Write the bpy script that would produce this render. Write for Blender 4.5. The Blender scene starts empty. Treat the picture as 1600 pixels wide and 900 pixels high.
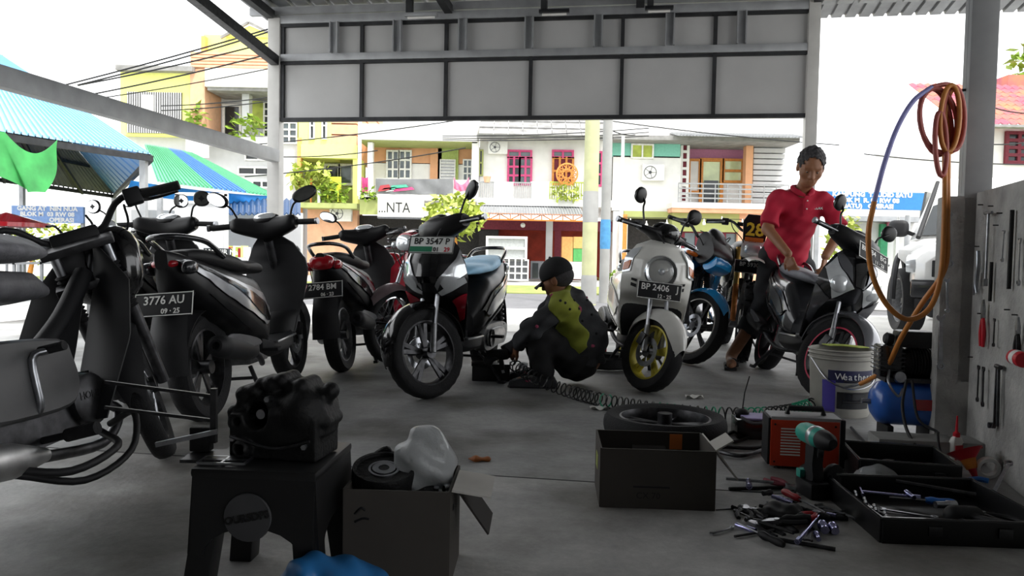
import bpy, bmesh, math, random
import numpy as np
from mathutils import Vector, Matrix, Euler
random.seed(7)
SC = bpy.context.scene
COL = SC.collection
V = Vector
# ------------------------------------------------------------------ camera
F_PX, CAM_Z = 1200.0, 0.83
PITCH, ROLL = math.radians(2.39), math.radians(1.1)
cam_d = bpy.data.cameras.new('camera'); cam = bpy.data.objects.new('camera', cam_d); COL.objects.link(cam)
cam_d.sensor_width = 36.0; cam_d.lens = F_PX / 1600 * 36.0; cam_d.clip_start = 0.05; cam_d.clip_end = 500
FW = V((0, math.cos(PITCH), -math.sin(PITCH)))
_r0, _u0 = V((1, 0, 0)), V((0, math.sin(PITCH), math.cos(PITCH)))
RT = _r0 * math.cos(ROLL) + _u0 * math.sin(ROLL)
UP = _u0 * math.cos(ROLL) - _r0 * math.sin(ROLL)
CAM = V((0, 0, CAM_Z))
cam.matrix_world = Matrix((RT, UP, -FW)).transposed().to_4x4(); cam.location = CAM
SC.camera = cam
# ------------------------------------------------------------------ sky, sun, exposure
world = bpy.data.worlds.new('world'); SC.world = world; world.use_nodes = True
_bg = world.node_tree.nodes['Background']; _bg.inputs[0].default_value = (0.97, 0.985, 1.0, 1); _bg.inputs[1].default_value = 1.0
sun_d = bpy.data.lights.new('sun', 'SUN'); sun_d.energy = 1.6; sun_d.angle = math.radians(8); sun_d.color = (1, .97, .92)
sun = bpy.data.objects.new('sun', sun_d); COL.objects.link(sun); sun.rotation_euler = (math.radians(28), 0, math.radians(35)); sun.location = (0, 0, 20)
SC.view_settings.view_transform = 'Standard'; SC.view_settings.look = 'None'; SC.view_settings.gamma = 1
SC.view_settings.use_curve_mapping = False; SC.view_settings.exposure = 1.45

# ------------------------------------------------------------------ helpers
def ray(px, py): return FW + RT * ((px - 800) / F_PX) - UP * ((py - 450) / F_PX)
def gp(px, py, z=0.0):                      # where the sight line through a pixel meets height z
    d = ray(px, py); return CAM + d * ((z - CAM_Z) / d.z)
def pd(px, py, Y):                          # ... or depth Y
    d = ray(px, py); return CAM + d * (Y / d.y)
def lin(c):
    if isinstance(c, str): c = tuple(int(c[i:i + 2], 16) / 255 for i in (0, 2, 4))
    return tuple(x / 12.92 if x <= .04045 else ((x + .055) / 1.055) ** 2.4 for x in c)
MATS = {}
def mat(key, col=None, rough=.5, metal=0, var=.12, scale=14, bump=0, bscale=None, emit=0, trans=0, alpha=1, coat=0, ior=1.45, col2=None, mix=.5):
    if key in MATS: return MATS[key]
    m = bpy.data.materials.new(key); m.use_nodes = True; nt = m.node_tree; N = nt.nodes; L = nt.links
    b = N['Principled BSDF']; c = lin(col)
    tc = N.new('ShaderNodeTexCoord'); nz = N.new('ShaderNodeTexNoise'); nz.inputs['Scale'].default_value = scale; nz.inputs['Detail'].default_value = 5
    L.new(tc.outputs['Object'], nz.inputs['Vector'])
    rp = N.new('ShaderNodeValToRGB'); L.new(nz.outputs['Fac'], rp.inputs['Fac'])
    lo = tuple(x * (1 - var) for x in c); hi = tuple(min(1, x * (1 + var)) for x in c)
    if col2: lo, hi = c, lin(col2)
    rp.color_ramp.elements[0].position = max(0, mix - .2); rp.color_ramp.elements[1].position = min(1, mix + .2)
    rp.color_ramp.elements[0].color = (*lo, 1); rp.color_ramp.elements[1].color = (*hi, 1)
    L.new(rp.outputs['Color'], b.inputs['Base Color'])
    b.inputs['Roughness'].default_value = rough; b.inputs['Metallic'].default_value = metal; b.inputs['IOR'].default_value = ior
    b.inputs['Transmission Weight'].default_value = trans; b.inputs['Alpha'].default_value = alpha; b.inputs['Coat Weight'].default_value = coat
    b.inputs['Coat Roughness'].default_value = .08
    if emit: L.new(rp.outputs['Color'], b.inputs['Emission Color']); b.inputs['Emission Strength'].default_value = emit
    if bump:
        n2 = N.new('ShaderNodeTexNoise'); n2.inputs['Scale'].default_value = bscale or scale * 3; n2.inputs['Detail'].default_value = 6
        L.new(tc.outputs['Object'], n2.inputs['Vector']); bp = N.new('ShaderNodeBump'); bp.inputs['Strength'].default_value = bump; bp.inputs['Distance'].default_value = .01
        L.new(n2.outputs['Fac'], bp.inputs['Height']); L.new(bp.outputs['Normal'], b.inputs['Normal'])
    MATS[key] = m; return m

def catmull(pts, n=6, closed=False):
    P = [V(p) for p in pts]; k = len(P); out = []
    rng = range(k if closed else k - 1)
    for i in rng:
        p1, p2 = P[i], P[(i + 1) % k]
        p0 = P[i - 1] if (closed or i > 0) else p1 * 2 - p2
        p3 = P[(i + 2) % k] if (closed or i < k - 2) else p2 * 2 - p1
        for j in range(n):
            t = j / n; t2, t3 = t * t, t * t * t
            out.append(.5 * ((2 * p1) + (p2 - p0) * t + (2 * p0 - 5 * p1 + 4 * p2 - p3) * t2 + (3 * p1 - p0 - 3 * p2 + p3) * t3))
    if not closed: out.append(P[-1].copy())
    return out
def interp(keys, t):                         # keys: rows (t, a, b, ...), smooth in between
    if t <= keys[0][0]: return list(keys[0][1:])
    for a, b in zip(keys, keys[1:]):
        if t <= b[0]:
            s = (t - a[0]) / (b[0] - a[0]); s = s * s * (3 - 2 * s) * .5 + s * .5
            return [x + (y - x) * s for x, y in zip(a[1:], b[1:])]
    return list(keys[-1][1:])
def frame(d):
    d = d.normalized(); a = V((0, 0, 1)) if abs(d.z) < .9 else V((1, 0, 0))
    x = a.cross(d).normalized(); return x, d.cross(x), d

class MB:
    def __init__(s, M=None): s.v = []; s.f = []; s.M = M
    def add(s, vs, fs):
        o = len(s.v); s.v += [V(p) for p in vs]; s.f += [tuple(i + o for i in f) for f in fs]; return s
    def box(s, c, d, r=None):
        c = V(c); h = V(d) / 2
        R = r if isinstance(r, Matrix) else (Euler(r).to_matrix() if r else Matrix.Identity(3))
        vs = [c + R @ V((x * h.x, y * h.y, z * h.z)) for x in (-1, 1) for y in (-1, 1) for z in (-1, 1)]
        return s.add(vs, [(0, 1, 3, 2), (4, 6, 7, 5), (0, 4, 5, 1), (2, 3, 7, 6), (0, 2, 6, 4), (1, 5, 7, 3)])
    def bar(s, a, b, w, h=None, up=(0, 0, 1)):
        a, b = V(a), V(b); d = b - a; u = V(up)
        if abs(d.normalized().dot(u)) > .98: u = V((0, 1, 0))
        y = u.cross(d).normalized(); z = d.normalized().cross(y)
        R = Matrix((d.normalized(), y, z)).transposed()
        return s.box((a + b) / 2, (d.length, w, h or w), R)
    def rings(s, rings, caps=True, closed=True, loop=False):
        n = len(rings[0]); vs = [p for r in rings for p in r]; fs = []
        K = len(rings)
        for i in range(K if loop else K - 1):
            for j in range(n if closed else n - 1):
                k = (j + 1) % n; i2 = (i + 1) % K
                fs.append((i * n + j, i * n + k, i2 * n + k, i2 * n + j))
        if caps and not loop: fs += [tuple(range(n - 1, -1, -1)), tuple((K - 1) * n + j for j in range(n))]
        return s.add(vs, fs)
    def cyl(s, a, b, r0, r1=None, n=12):
        a, b = V(a), V(b); r1 = r0 if r1 is None else r1; x, y, _ = frame(b - a)
        return s.rings([[p + (x * math.cos(t) + y * math.sin(t)) * r for t in [2 * math.pi * j / n for j in range(n)]] for p, r in ((a, r0), (b, r1))])
    def tube(s, pts, r, n=8, sm=0, closed=False):
        P = catmull(pts, sm, closed) if sm else [V(p) for p in pts]; K = len(P); out = []; x = None
        for i, p in enumerate(P):
            q0 = P[i - 1] if (i or closed) else p; q1 = P[(i + 1) % K] if (i < K - 1 or closed) else p
            d = (q1 - q0).normalized()
            if x is None: x = frame(d)[0]
            x = (x - d * x.dot(d)).normalized(); y = d.cross(x)
            rr = r if not isinstance(r, (list, tuple)) else interp([(k / (len(r) - 1), v) for k, v in enumerate(r)], i / (K - 1))[0]
            out.append([p + (x * math.cos(t) + y * math.sin(t)) * rr for t in [2 * math.pi * j / n for j in range(n)]])
        return s.rings(out, loop=closed)
    def lathe(s, prof, c=(0, 0, 0), ax=(0, 0, 1), n=24, closed=False):
        c = V(c); x, y, z = frame(V(ax)); rg = []
        for j in range(n):
            t = 2 * math.pi * j / n; e = x * math.cos(t) + y * math.sin(t)
            rg.append([c + e * r + z * h for r, h in prof])
        return s.rings(rg, loop=True, closed=closed)
    def ell(s, c, r, n=16, m=10, R=None, p=1.0):
        c = V(c); r = V(r) if not isinstance(r, (int, float)) else V((r, r, r)); rg = []
        sg = lambda q: math.copysign(abs(q) ** p, q)
        for i in range(m + 1):
            a = -math.pi / 2 + math.pi * i / m
            ring = []
            for j in range(n):
                t = 2 * math.pi * j / n
                w = V((sg(math.cos(a)) * sg(math.cos(t)) * r.x, sg(math.cos(a)) * sg(math.sin(t)) * r.y, sg(math.sin(a)) * r.z))
                ring.append(c + (R @ w if R else w))
            rg.append(ring)
        return s.rings(rg)
    def grid(s, fn, nu, nv, u0=0, u1=1, v0=0, v1=1):
        vs = [fn(u0 + (u1 - u0) * i / nu, v0 + (v1 - v0) * j / nv) for j in range(nv + 1) for i in range(nu + 1)]
        fs = [(j * (nu + 1) + i, j * (nu + 1) + i + 1, (j + 1) * (nu + 1) + i + 1, (j + 1) * (nu + 1) + i) for j in range(nv) for i in range(nu)]
        return s.add(vs, fs)
    def patch(s, fn, q, off=.004, nu=8, nv=6, c=(0, 0, .55)):      # a quad of (u,v) corners laid on the surface fn, lifted by off
        q = [V((*c, 0)) for c in q]; e = 1e-3
        def g(a, b):
            p = (q[0] * (1 - a) + q[1] * a) * (1 - b) + (q[3] * (1 - a) + q[2] * a) * b
            P = V(fn(p.x, p.y)); n = (V(fn(p.x + e, p.y)) - P).cross(V(fn(p.x, p.y + e)) - P)
            if n.dot(P - V(c)) < 0: n = -n
            return P + n.normalized() * off if n.length else P
        return s.grid(g, nu, nv)
    def slab(s, outline, y0, y1, n=0, axis='y', inset=0, ins_d=None):   # outline in (x,z), extruded along y, soft edges by inset
        P = [V((p[0], p[1], 0)) for p in outline]
        if n: P = catmull(P, n, True)
        c = sum(P, V((0, 0, 0))) / len(P)
        def ringat(y, k): return [((p - c) * k + c) for p in P], y
        d = ins_d if ins_d is not None else abs(y1 - y0) * .25; sg = 1 if y1 > y0 else -1
        lv = [(y0, 1 - inset), (y0 + sg * d, 1), (y1 - sg * d, 1), (y1, 1 - inset)] if inset else [(y0, 1), (y1, 1)]
        rg = []
        for y, k in lv:
            r, _ = ringat(y, k)
            rg.append([V((p.x, y, p.y)) if axis == 'y' else (V((y, p.x, p.y)) if axis == 'x' else V((p.x, p.y, y))) for p in r])
        return s.rings(rg)
    def mesh(s, name, m, smooth=40, bevel=0, seg=2, solid=0):
        me = bpy.data.meshes.new(name)
        vs = [s.M @ p for p in s.v] if s.M else s.v
        me.from_pydata([tuple(p) for p in vs], [], s.f); bm = bmesh.new(); bm.from_mesh(me)
        bmesh.ops.remove_doubles(bm, verts=bm.verts, dist=1e-5)
        if solid: bmesh.ops.solidify(bm, geom=bm.faces[:], thickness=solid)
        bmesh.ops.recalc_face_normals(bm, faces=bm.faces)
        if bevel:
            es = [e for e in bm.edges if len(e.link_faces) == 2 and e.calc_face_angle(0) > .5]
            bmesh.ops.bevel(bm, geom=es, offset=bevel, segments=seg, affect='EDGES', profile=.6)
        bm.to_mesh(me); bm.free()
        if smooth:
            me.polygons.foreach_set('use_smooth', [True] * len(me.polygons)); me.set_sharp_from_angle(angle=math.radians(smooth))
        if m: me.materials.append(m)
        return me
    def build(s, name, m, parent=None, **k):
        o = bpy.data.objects.new(name, s.mesh(name, m, **k)); COL.objects.link(o)
        if parent: adopt(o, parent)
        return o
def tag(o, label=None, cat=None, group=None, kind=None):
    if label: o['label'] = label
    if cat: o['category'] = cat
    if group: o['group'] = group
    if kind: o['kind'] = kind
    return o
WC = set()                                   # roots whose children are modelled in world coordinates
def adopt(o, p):
    o.parent = p
    if p.name in WC: o.matrix_parent_inverse = Matrix.Translation(-p.location)
    return o
def empty(name, loc=(0, 0, 0), rz=0, label=None, cat=None, group=None, rx=0, ry=0, wc=0):
    o = bpy.data.objects.new(name, None); COL.objects.link(o); o.location = loc; o.rotation_euler = (rx, ry, rz); o.empty_display_size = .1
    if wc: WC.add(o.name)
    return tag(o, label, cat, group)
def copy_tree(o, parent=None):
    c = o.copy(); COL.objects.link(c); c.parent = parent
    for ch in list(o.children): copy_tree(ch, c)
    return c
def box(name, m, c, d, parent=None, r=None, **k): return MB().box(c, d, r).build(name, m, parent, **k)
def struct(name, mb, m, **k): return tag(mb.build(name, m, **k), kind='structure')
def text(name, s, size, m, parent, M, ext=.0008, align='CENTER', sx=1, bold=0.0):
    c = bpy.data.curves.new(name, 'FONT'); c.body = s; c.size = size; c.extrude = ext; c.align_x = align; c.align_y = 'CENTER'; c.resolution_u = 2; c.offset = bold
    t = bpy.data.objects.new(name, c); COL.objects.link(t); bpy.context.view_layer.update()
    me = bpy.data.meshes.new_from_object(t.evaluated_get(bpy.context.evaluated_depsgraph_get())); bpy.data.objects.remove(t)
    me.transform(M @ Matrix.Diagonal((sx, 1, 1, 1))); me.materials.clear(); me.materials.append(m)
    o = bpy.data.objects.new(name, me); COL.objects.link(o)
    if parent: adopt(o, parent)
    return o
def basis(o, x, y): # matrix whose local x,y axes lie along x,y (text plane)
    x = V(x).normalized(); z = x.cross(V(y)).normalized(); y = z.cross(x)
    M = Matrix((x, y, z)).transposed().to_4x4(); M.translation = V(o); return M

# ------------------------------------------------------------------ implicit surfaces for bodies, cloth and cast metal
def s_caps(P, a, b, ra, rb):
    a = np.array(a, float); b = np.array(b, float); ba = b - a; L2 = max(ba @ ba, 1e-9)
    t = np.clip(((P - a) @ ba) / L2, 0, 1); return np.linalg.norm(P - a - t[:, None] * ba, axis=1) - (ra + (rb - ra) * t)
def s_ell(P, c, r, R=None):
    q = P - np.array(c, float)
    if R is not None: q = q @ np.array(R)
    r = np.array(r, float); k0 = np.linalg.norm(q / r, axis=1); k1 = np.linalg.norm(q / r ** 2, axis=1) + 1e-9
    return k0 * (k0 - 1) / k1
def smin(a, b, k):
    h = np.maximum(k - np.abs(a - b), 0) / k; return np.minimum(a, b) - h * h * k * .25
def smax(a, b, k): return -smin(-a, -b, k)
def nets(fn, lo, hi, h):
    lo = np.array(lo, float); n = np.ceil((np.array(hi) - lo) / h).astype(int) + 1
    ax = [lo[i] + h * np.arange(n[i]) for i in range(3)]; K = 4      # coarse pass first, then only near the surface
    ca = [lo[i] + h * K * np.arange((n[i] + K - 1) // K + 1) for i in range(3)]
    Gc = fn(np.stack(np.meshgrid(*ca, indexing='ij'), -1).reshape(-1, 3)).reshape([len(a) for a in ca])
    ix = [np.rint(np.arange(n[i]) / K).astype(int) for i in range(3)]
    G = Gc[np.ix_(*ix)].copy(); w = np.argwhere(np.abs(G) < 5.5 * h)
    for k in range(0, len(w), 300000):
        q = w[k:k + 300000]; G[q[:, 0], q[:, 1], q[:, 2]] = fn(np.stack([ax[i][q[:, i]] for i in range(3)], 1))
    c = n - 1; acc = np.zeros((*c, 3)); cnt = np.zeros(c)
    sl = lambda d: tuple(slice(d[i], d[i] + c[i]) for i in range(3))
    for a in range(3):
        o = [i for i in range(3) if i != a]
        for p in (0, 1):
            for q in (0, 1):
                d0 = [0, 0, 0]; d0[o[0]] = p; d0[o[1]] = q; d1 = list(d0); d1[a] = 1
                A, B = G[sl(d0)], G[sl(d1)]; m = (A < 0) != (B < 0)
                t = np.where(m, A / np.where(A == B, 1, A - B), 0)
                for k in range(3): acc[..., k] += np.where(m, d0[k] + (t if k == a else 0), 0)
                cnt += m
    act = cnt > 0; idx = -np.ones(c, int); idx[act] = np.arange(act.sum())
    cell = np.argwhere(act); vs = lo + h * (cell + acc[act] / cnt[act][:, None]); fs = []
    for a in range(3):
        b, d = (a + 1) % 3, (a + 2) % 3
        s0 = [slice(1, c[0]), slice(1, c[1]), slice(1, c[2])]; s0[a] = slice(0, c[a]); s1 = list(s0); s1[a] = slice(1, c[a] + 1)
        A, B = G[tuple(s0)] < 0, G[tuple(s1)] < 0
        for sgn in (0, 1):
            w = np.argwhere((A & ~B) if sgn else (~A & B))
            if not len(w): continue
            off = np.array([1, 1, 1]); off[a] = 0; p = w + off
            eb = np.zeros(3, int); eb[b] = 1; ed = np.zeros(3, int); ed[d] = 1
            g = lambda x: idx[x[:, 0], x[:, 1], x[:, 2]]
            qd = [g(p - eb - ed), g(p - ed), g(p), g(p - eb)]
            if not sgn: qd = qd[::-1]
            fs.append(np.stack(qd, 1))
    return vs, np.concatenate(fs)
def sdf_obj(name, fn, lo, hi, h, m, parent=None, relax=1):
    vs, fs = nets(fn, lo, hi, h)
    me = bpy.data.meshes.new(name); me.from_pydata(vs.tolist(), [], fs.tolist())
    bm = bmesh.new(); bm.from_mesh(me)
    for _ in range(relax): bmesh.ops.smooth_vert(bm, verts=bm.verts, factor=.5, use_axis_x=True, use_axis_y=True, use_axis_z=True)
    bmesh.ops.recalc_face_normals(bm, faces=bm.faces); bm.to_mesh(me); bm.free()
    me.polygons.foreach_set('use_smooth', [True] * len(me.polygons)); me.materials.append(m)
    o = bpy.data.objects.new(name, me); COL.objects.link(o)
    if parent: adopt(o, parent)
    return o

# ------------------------------------------------------------------ shared materials (colour, grain and gloss only)
M_blk = mat('black_plastic', '141416', .38, var=.2); M_blkm = mat('matte_black_plastic', '17171a', .6, var=.2)
M_rub = mat('tyre_rubber', '18181a', .8, var=.25, bump=.3, scale=40); M_seat = mat('seat_vinyl', '19191b', .55, bump=.15, scale=60)
M_steel = mat('bare_steel', 'a9abb0', .32, 1, .25, 30); M_chrome = mat('chrome', 'd5d7da', .12, 1, .05)
M_dsteel = mat('oily_steel', '4a4a4c', .42, .9, .4, 25); M_alu = mat('cast_aluminium', '8b8c8e', .45, .9, .25, 30, .2)
M_iron = mat('dark_cast_iron', '0e0e0f', .6, .3, .3, 30, .3); M_grey = mat('grey_plastic', '55565a', .5, var=.15)
M_silver = mat('silver_paint', 'a3a5a8', .28, .55, .06, coat=.5); M_dgrey = mat('graphite_paint', '2a2b2e', .25, .3, .1, coat=.6)
M_bpaint = mat('gloss_black_paint', '0b0b0d', .16, 0, .1, coat=.7); M_wht = mat('white_paint', 'e2e1dc', .35, var=.05)
M_red = mat('red_paint', 'a8122a', .25, var=.1, coat=.6); M_lens = mat('clear_lens', 'd9dde0', .08, .35, .1, coat=1)
M_redlens = mat('red_lens', 'a01420', .15, 0, .1, coat=.8); M_amber = mat('amber_lens', 'c8641c', .15, coat=.6)
M_mirror = mat('mirror_glass', 'e8ecef', .04, 1, .02); M_txtw = mat('white_lettering', 'e6e6e2', .5, var=.03); M_txtk = mat('black_lettering', '151515', .5, var=.1)
M_txtr = mat('red_lettering', 'b02030', .5, var=.1)
M_grip = mat('grip_rubber', '121213', .7, var=.2, bump=.4, scale=90)
M_concrete = mat('grey_concrete', '8d8d8b', .85, var=.22, scale=5, bump=.4, bscale=40)
M_galv = mat('galvanised_steel', '9fa1a3', .5, .35, .15, 6); M_dframe = mat('dark_steel_frame', '333436', .55, .4, .3, 10)
# ------------------------------------------------------------------ ground
def ground_mat(key, c, c2, sc, rough, stain=None):
    m = mat(key, c, rough, var=.2, scale=sc, bump=.35, bscale=sc * 9, col2=c2); nt = m.node_tree; N = nt.nodes; L = nt.links
    b = N['Principled BSDF']; src = b.inputs['Base Color'].links[0].from_socket
    tc = N.new('ShaderNodeTexCoord'); n2 = N.new('ShaderNodeTexNoise'); n2.inputs['Scale'].default_value = 26; n2.inputs['Detail'].default_value = 8; n2.inputs['Roughness'].default_value = .7
    L.new(tc.outputs['Object'], n2.inputs['Vector'])
    mx = N.new('ShaderNodeMixRGB'); mx.blend_type = 'MULTIPLY'; mx.inputs[0].default_value = .55; L.new(src, mx.inputs[1]); L.new(n2.outputs['Color'], mx.inputs[2])
    hs = N.new('ShaderNodeHueSaturation'); hs.inputs['Saturation'].default_value = 0; hs.inputs['Value'].default_value = 1.5; L.new(n2.outputs['Color'], hs.inputs['Color']); L.new(hs.outputs['Color'], mx.inputs[2])
    out = mx.outputs[0]
    if stain:
        n3 = N.new('ShaderNodeTexNoise'); n3.inputs['Scale'].default_value = 1.1; n3.inputs['Detail'].default_value = 4; L.new(tc.outputs['Object'], n3.inputs['Vector'])
        r3 = N.new('ShaderNodeValToRGB'); r3.color_ramp.elements[0].position = .47; r3.color_ramp.elements[1].position = .6; L.new(n3.outputs['Fac'], r3.inputs['Fac'])
        m3 = N.new('ShaderNodeMixRGB'); L.new(r3.outputs['Color'], m3.inputs[0]); L.new(out, m3.inputs[1]); m4 = N.new('ShaderNodeMixRGB'); m4.blend_type = 'MULTIPLY'; m4.inputs[0].default_value = 1
        L.new(out, m4.inputs[1]); m4.inputs[2].default_value = (*lin(stain), 1); L.new(m4.outputs[0], m3.inputs[2]); out = m3.outputs[0]
    L.new(out, b.inputs['Base Color']); return m
G_floor = ground_mat('oil_stained_concrete', 'a6a6a4', '8a8a8a', 3, .6, 'b0ada9'); G_apron = ground_mat('pale_concrete', 'c9c8c4', 'b3b2ae', 2, .9)
G_road = ground_mat('asphalt', '6b6b6d', '77777a', 4, .9); G_verge = ground_mat('dry_grass_verge', '9aa05a', '7d8a4a', 3, .95)
def ground(name, x0, x1, y0, y1, z, m, th=.12): return struct(name, MB().box(((x0 + x1) / 2, (y0 + y1) / 2, z - th / 2), (x1 - x0, y1 - y0, th)), m)
TH = math.radians(8.7); SV = V((math.cos(TH), -math.sin(TH), 0)); SU = V((math.sin(TH), math.cos(TH), 0))
P_L = pd(431, 300, 8.36); P_L.z = 0
def S(a, b, z=0.0): return P_L + SV * a + SU * b + V((0, 0, z))      # shelter grid: a along its front, b away, z up
def pa(px, py, b=0):                         # sight line met by the shelter's front plane -> (a, z)
    d = ray(px, py); t = (P_L + SU * b - CAM).dot(SU) / d.dot(SU); p = CAM + d * t; return (p - P_L).dot(SV), p.z
RS = Matrix((SV, SU, V((0, 0, 1)))).transposed()
def sbox(name, m, a0, a1, b0, b1, z0, z1, parent=None, **k): return MB().box(S((a0 + a1) / 2, (b0 + b1) / 2, (z0 + z1) / 2), (abs(a1 - a0), abs(b1 - b0), abs(z1 - z0)), RS).build(name, m, parent, **k)
fl = MB(); q = [S(-3, .45), S(9.5, .45), S(9.5, -14), S(-3, -14)]
fl.add([p + V((0, 0, z)) for z in (0, -.14) for p in q], [(3, 2, 1, 0), (4, 5, 6, 7), (0, 1, 5, 4), (1, 2, 6, 5), (2, 3, 7, 6), (3, 0, 4, 7)])
struct('floor', fl, G_floor, smooth=0)
G_near = ground_mat('worn_dry_concrete', 'c2c1be', '9d9c9a', 3, .62, 'b8b5b2')
q = [S(-3, -5.06, .002), S(9.5, -5.06, .002), S(9.5, -13, .002), S(-3, -13, .002)]
struct('floor', MB().add(q + [p - V((0, 0, .05)) for p in q], [(3, 2, 1, 0), (4, 5, 6, 7), (0, 1, 5, 4), (1, 2, 6, 5), (2, 3, 7, 6), (3, 0, 4, 7)]), G_near, smooth=0)
ground('ground_forecourt', -30, 30, -8, 12.4, -.02, G_apron); ground('ground_road', -60, 60, 12.4, 19, -.1, G_road); ground('ground_verge', -60, 60, 19, 24, -.08, G_verge)
ground('ground_shop_front', -60, 60, 24, 60, -.09, G_apron)
ss = MB()                                                    # saw-cut joint in the slab
struct('trim_floor_joint', MB().bar(S(-2.9, -5.055, .001), S(9, -5.055, .001), .008, .004), mat('joint_filler', '3c3c3d', .9))
# ------------------------------------------------------------------ shelter
ZT = pa(440, 33)[1]; ZM = pa(440, 92)[1]; ZB = pa(440, 188)[1]; AR = pa(1268, 100)[0]
M_cpost = mat('painted_steel_post', 'c9c8c4', .5, var=.08, scale=6); M_sheetin = mat('zinc_sheet', '8f9092', .45, .5, .2, 5)
def rib_sheet(c00, c10, c01, c11, n, amp, dn, seg=4):       # corrugated sheet; u across the ribs, v along them
    P = [V(c) for c in (c00, c10, c01, c11)]; m = MB()
    prof = [(0, 0), (.3, 0), (.36, 1), (.54, 1), (.6, 0)]
    us = [((i + t) / n, h) for i in range(n) for t, h in prof] + [(1, 0)]
    for k in range(seg + 1):
        v = k / seg
        for u, h in us: m.v.append((P[0] * (1 - u) + P[1] * u) * (1 - v) + (P[2] * (1 - u) + P[3] * u) * v + V(dn) * (amp * h))
    w = len(us)
    m.f = [(k * w + i, k * w + i + 1, (k + 1) * w + i + 1, (k + 1) * w + i) for k in range(seg) for i in range(w - 1)]
    return m
RISE = .05
for i in range(7):
    a0, a1 = -.32 + 1.45 * i, -.32 + 1.45 * (i + 1) + .02
    z = lambda b: ZT + .16 + i * .001 - b * RISE
    struct('ceiling' , rib_sheet(S(a0, .42, z(.42)), S(a1, .42, z(.42)), S(a0, -14, z(-14)), S(a1, -14, z(-14)), 7, .03, (0, 0, 1), 1), M_sheetin, smooth=0, solid=.002)
for i, b in enumerate([0, -1.6, -3.2, -4.8, -6.4, -8, -9.6, -11.2, -12.8]): tag(sbox('trim_purlin', M_galv, -.3, 9.8, b - .03, b + .03, ZT + .06 - b * RISE, ZT + .14 - b * RISE), kind='structure')
for a in (-.05, 1.9, 3.85, AR + .03, 8.2):
    tag(MB().bar(S(a, .3, ZT + .04), S(a, -13.9, ZT + .04 + 14 * RISE), .08, .09).build('trim_rafter', M_dframe), kind='structure')
_ze = pa(1400, 23, .7)[1]
struct('trim_eave', rib_sheet(S(AR + .12, .3, ZT + .19), S(9.8, .3, ZT + .19), S(AR + .12, .75, _ze + .0), S(9.8, .75, _ze + .02), 30, .03, (0, 0, 1), 2), M_sheetin, smooth=0, solid=.002)
# front billboard frame with its panels
fr = empty('hoarding_frame', S(0, 0), 0, 'grey steel frame of blank panels hanging across the workshop front', 'hoarding', wc=1)
sbox('post', M_cpost, -.075, .06, -.06, .06, 0, ZT + .02, fr, bevel=.006)
sbox('post', M_cpost, AR - .05, AR + .06, -.06, .06, 0, ZT + .04, fr, bevel=.006)
for zc, h, mm in ((ZT, .085, M_galv), (ZM, .075, M_galv)): sbox('rail', mm, .06, AR - .05, -.05, .02, zc - h / 2, zc + h / 2, fr, bevel=.004)
sbox('rail', M_dframe, .06, AR - .05, -.04, .02, ZT - .075, ZT - .045, fr); sbox('rail', M_dframe, .06, AR - .05, -.04, .02, ZM - .07, ZM - .042, fr)
sbox('rail', M_dframe, .06, AR - .05, -.04, .02, ZB - .02, ZB + .02, fr)
M_panel = mat('white_composite_panel', 'b9b9b8', .45, var=.05, scale=3)
_ps = [443, 566, 697, 829, 971, 1115, 1262]; _as = [pa(x, 140)[0] for x in _ps]
for x in _as: sbox('upright', M_dframe, x - .018, x + .018, -.035, .02, ZB, ZT - .04, fr)
for a0, a1 in zip(_as, _as[1:]):
    sbox('panel', M_panel, a0 + .018, a1 - .018, .0, .012, ZB + .02, ZM - .05, fr); sbox('panel', M_panel, a0 + .018, a1 - .018, .0, .012, ZM + .03, ZT - .06, fr)
for x in (526, 624, 725, 828, 935, 1046, 1157):
    a = pa(x, 60)[0]; o = sbox('bracket', M_galv, a - .045, a + .045, -.055, -.035, ZM + .035, ZT - .045, fr)
    sbox('bracket_flange', M_galv, a - .045, a - .033, -.1, -.055, ZM + .035, ZT - .045, o); sbox('bracket_flange', M_galv, a + .033, a + .045, -.1, -.055, ZM + .035, ZT - .045, o)
# left side beam and sloping brace
lb = MB(); lb.bar(S(.02, -.06, pa(440, 245)[1]), S(.02, -6.6, pa(440, 245)[1]), .1, .13); tag(lb.build('side_beam', M_galv, bevel=.006), 'long horizontal grey steel beam running back from the white post', 'beam')
p0 = pd(430, 95, 8.3); p1 = p0 - SU * 4.5 + V((0, 0, .47)); tag(MB().bar(p0, p1, .09, .1).build('brace_beam', M_dsteel, bevel=.006), 'dark sloping steel rafter meeting the white post at mid rail height', 'beam')
for px, py, w in ((658, 24, .34), (866, 19, .3), (1030, 14, .27)):
    a, z = pa(px, py, -.25); o = empty('batten_light', S(a, -.25, z), 0, None, 'light', wc=1)
    o['label'] = {658: 'unlit batten lamp under the roof nearest the white post', 866: 'unlit batten lamp under the roof above the fourth hoarding panel', 1030: 'unlit batten lamp under the roof nearest the hoarding frame right end'}[px]
    sbox('lamp_body', M_dgrey if px != 658 else M_galv, a - w / 2, a + w / 2, -.28, -.22, z - .01, z + .025, o, bevel=.005); sbox('lamp_bracket', M_dframe, a - w / 2 + .02, a - w / 2 + .08, -.29, -.21, z + .025, ZT + .2, o)
    MB().cyl(S(a - w / 2 + .03, -.25, z - .022), S(a + w / 2 - .03, -.25, z - .022), .012).build('tube', M_wht, o)
# unseen rear wall; left wall added to keep side light off near things
M_wallin = mat('bounce_cut_plaster', '4a4947', .9, var=.2, scale=3)  # plaster kept dark to cut bounce light behind the camera
tag(sbox('wall_back', M_wallin, -.3, 9.8, -13.4, -13.2, 0, 4.4), kind='structure'); tag(sbox('wall_light_block', M_wallin, -.35, -.2, -13.4, -6.2, 0, 4.2), kind='structure')
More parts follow.
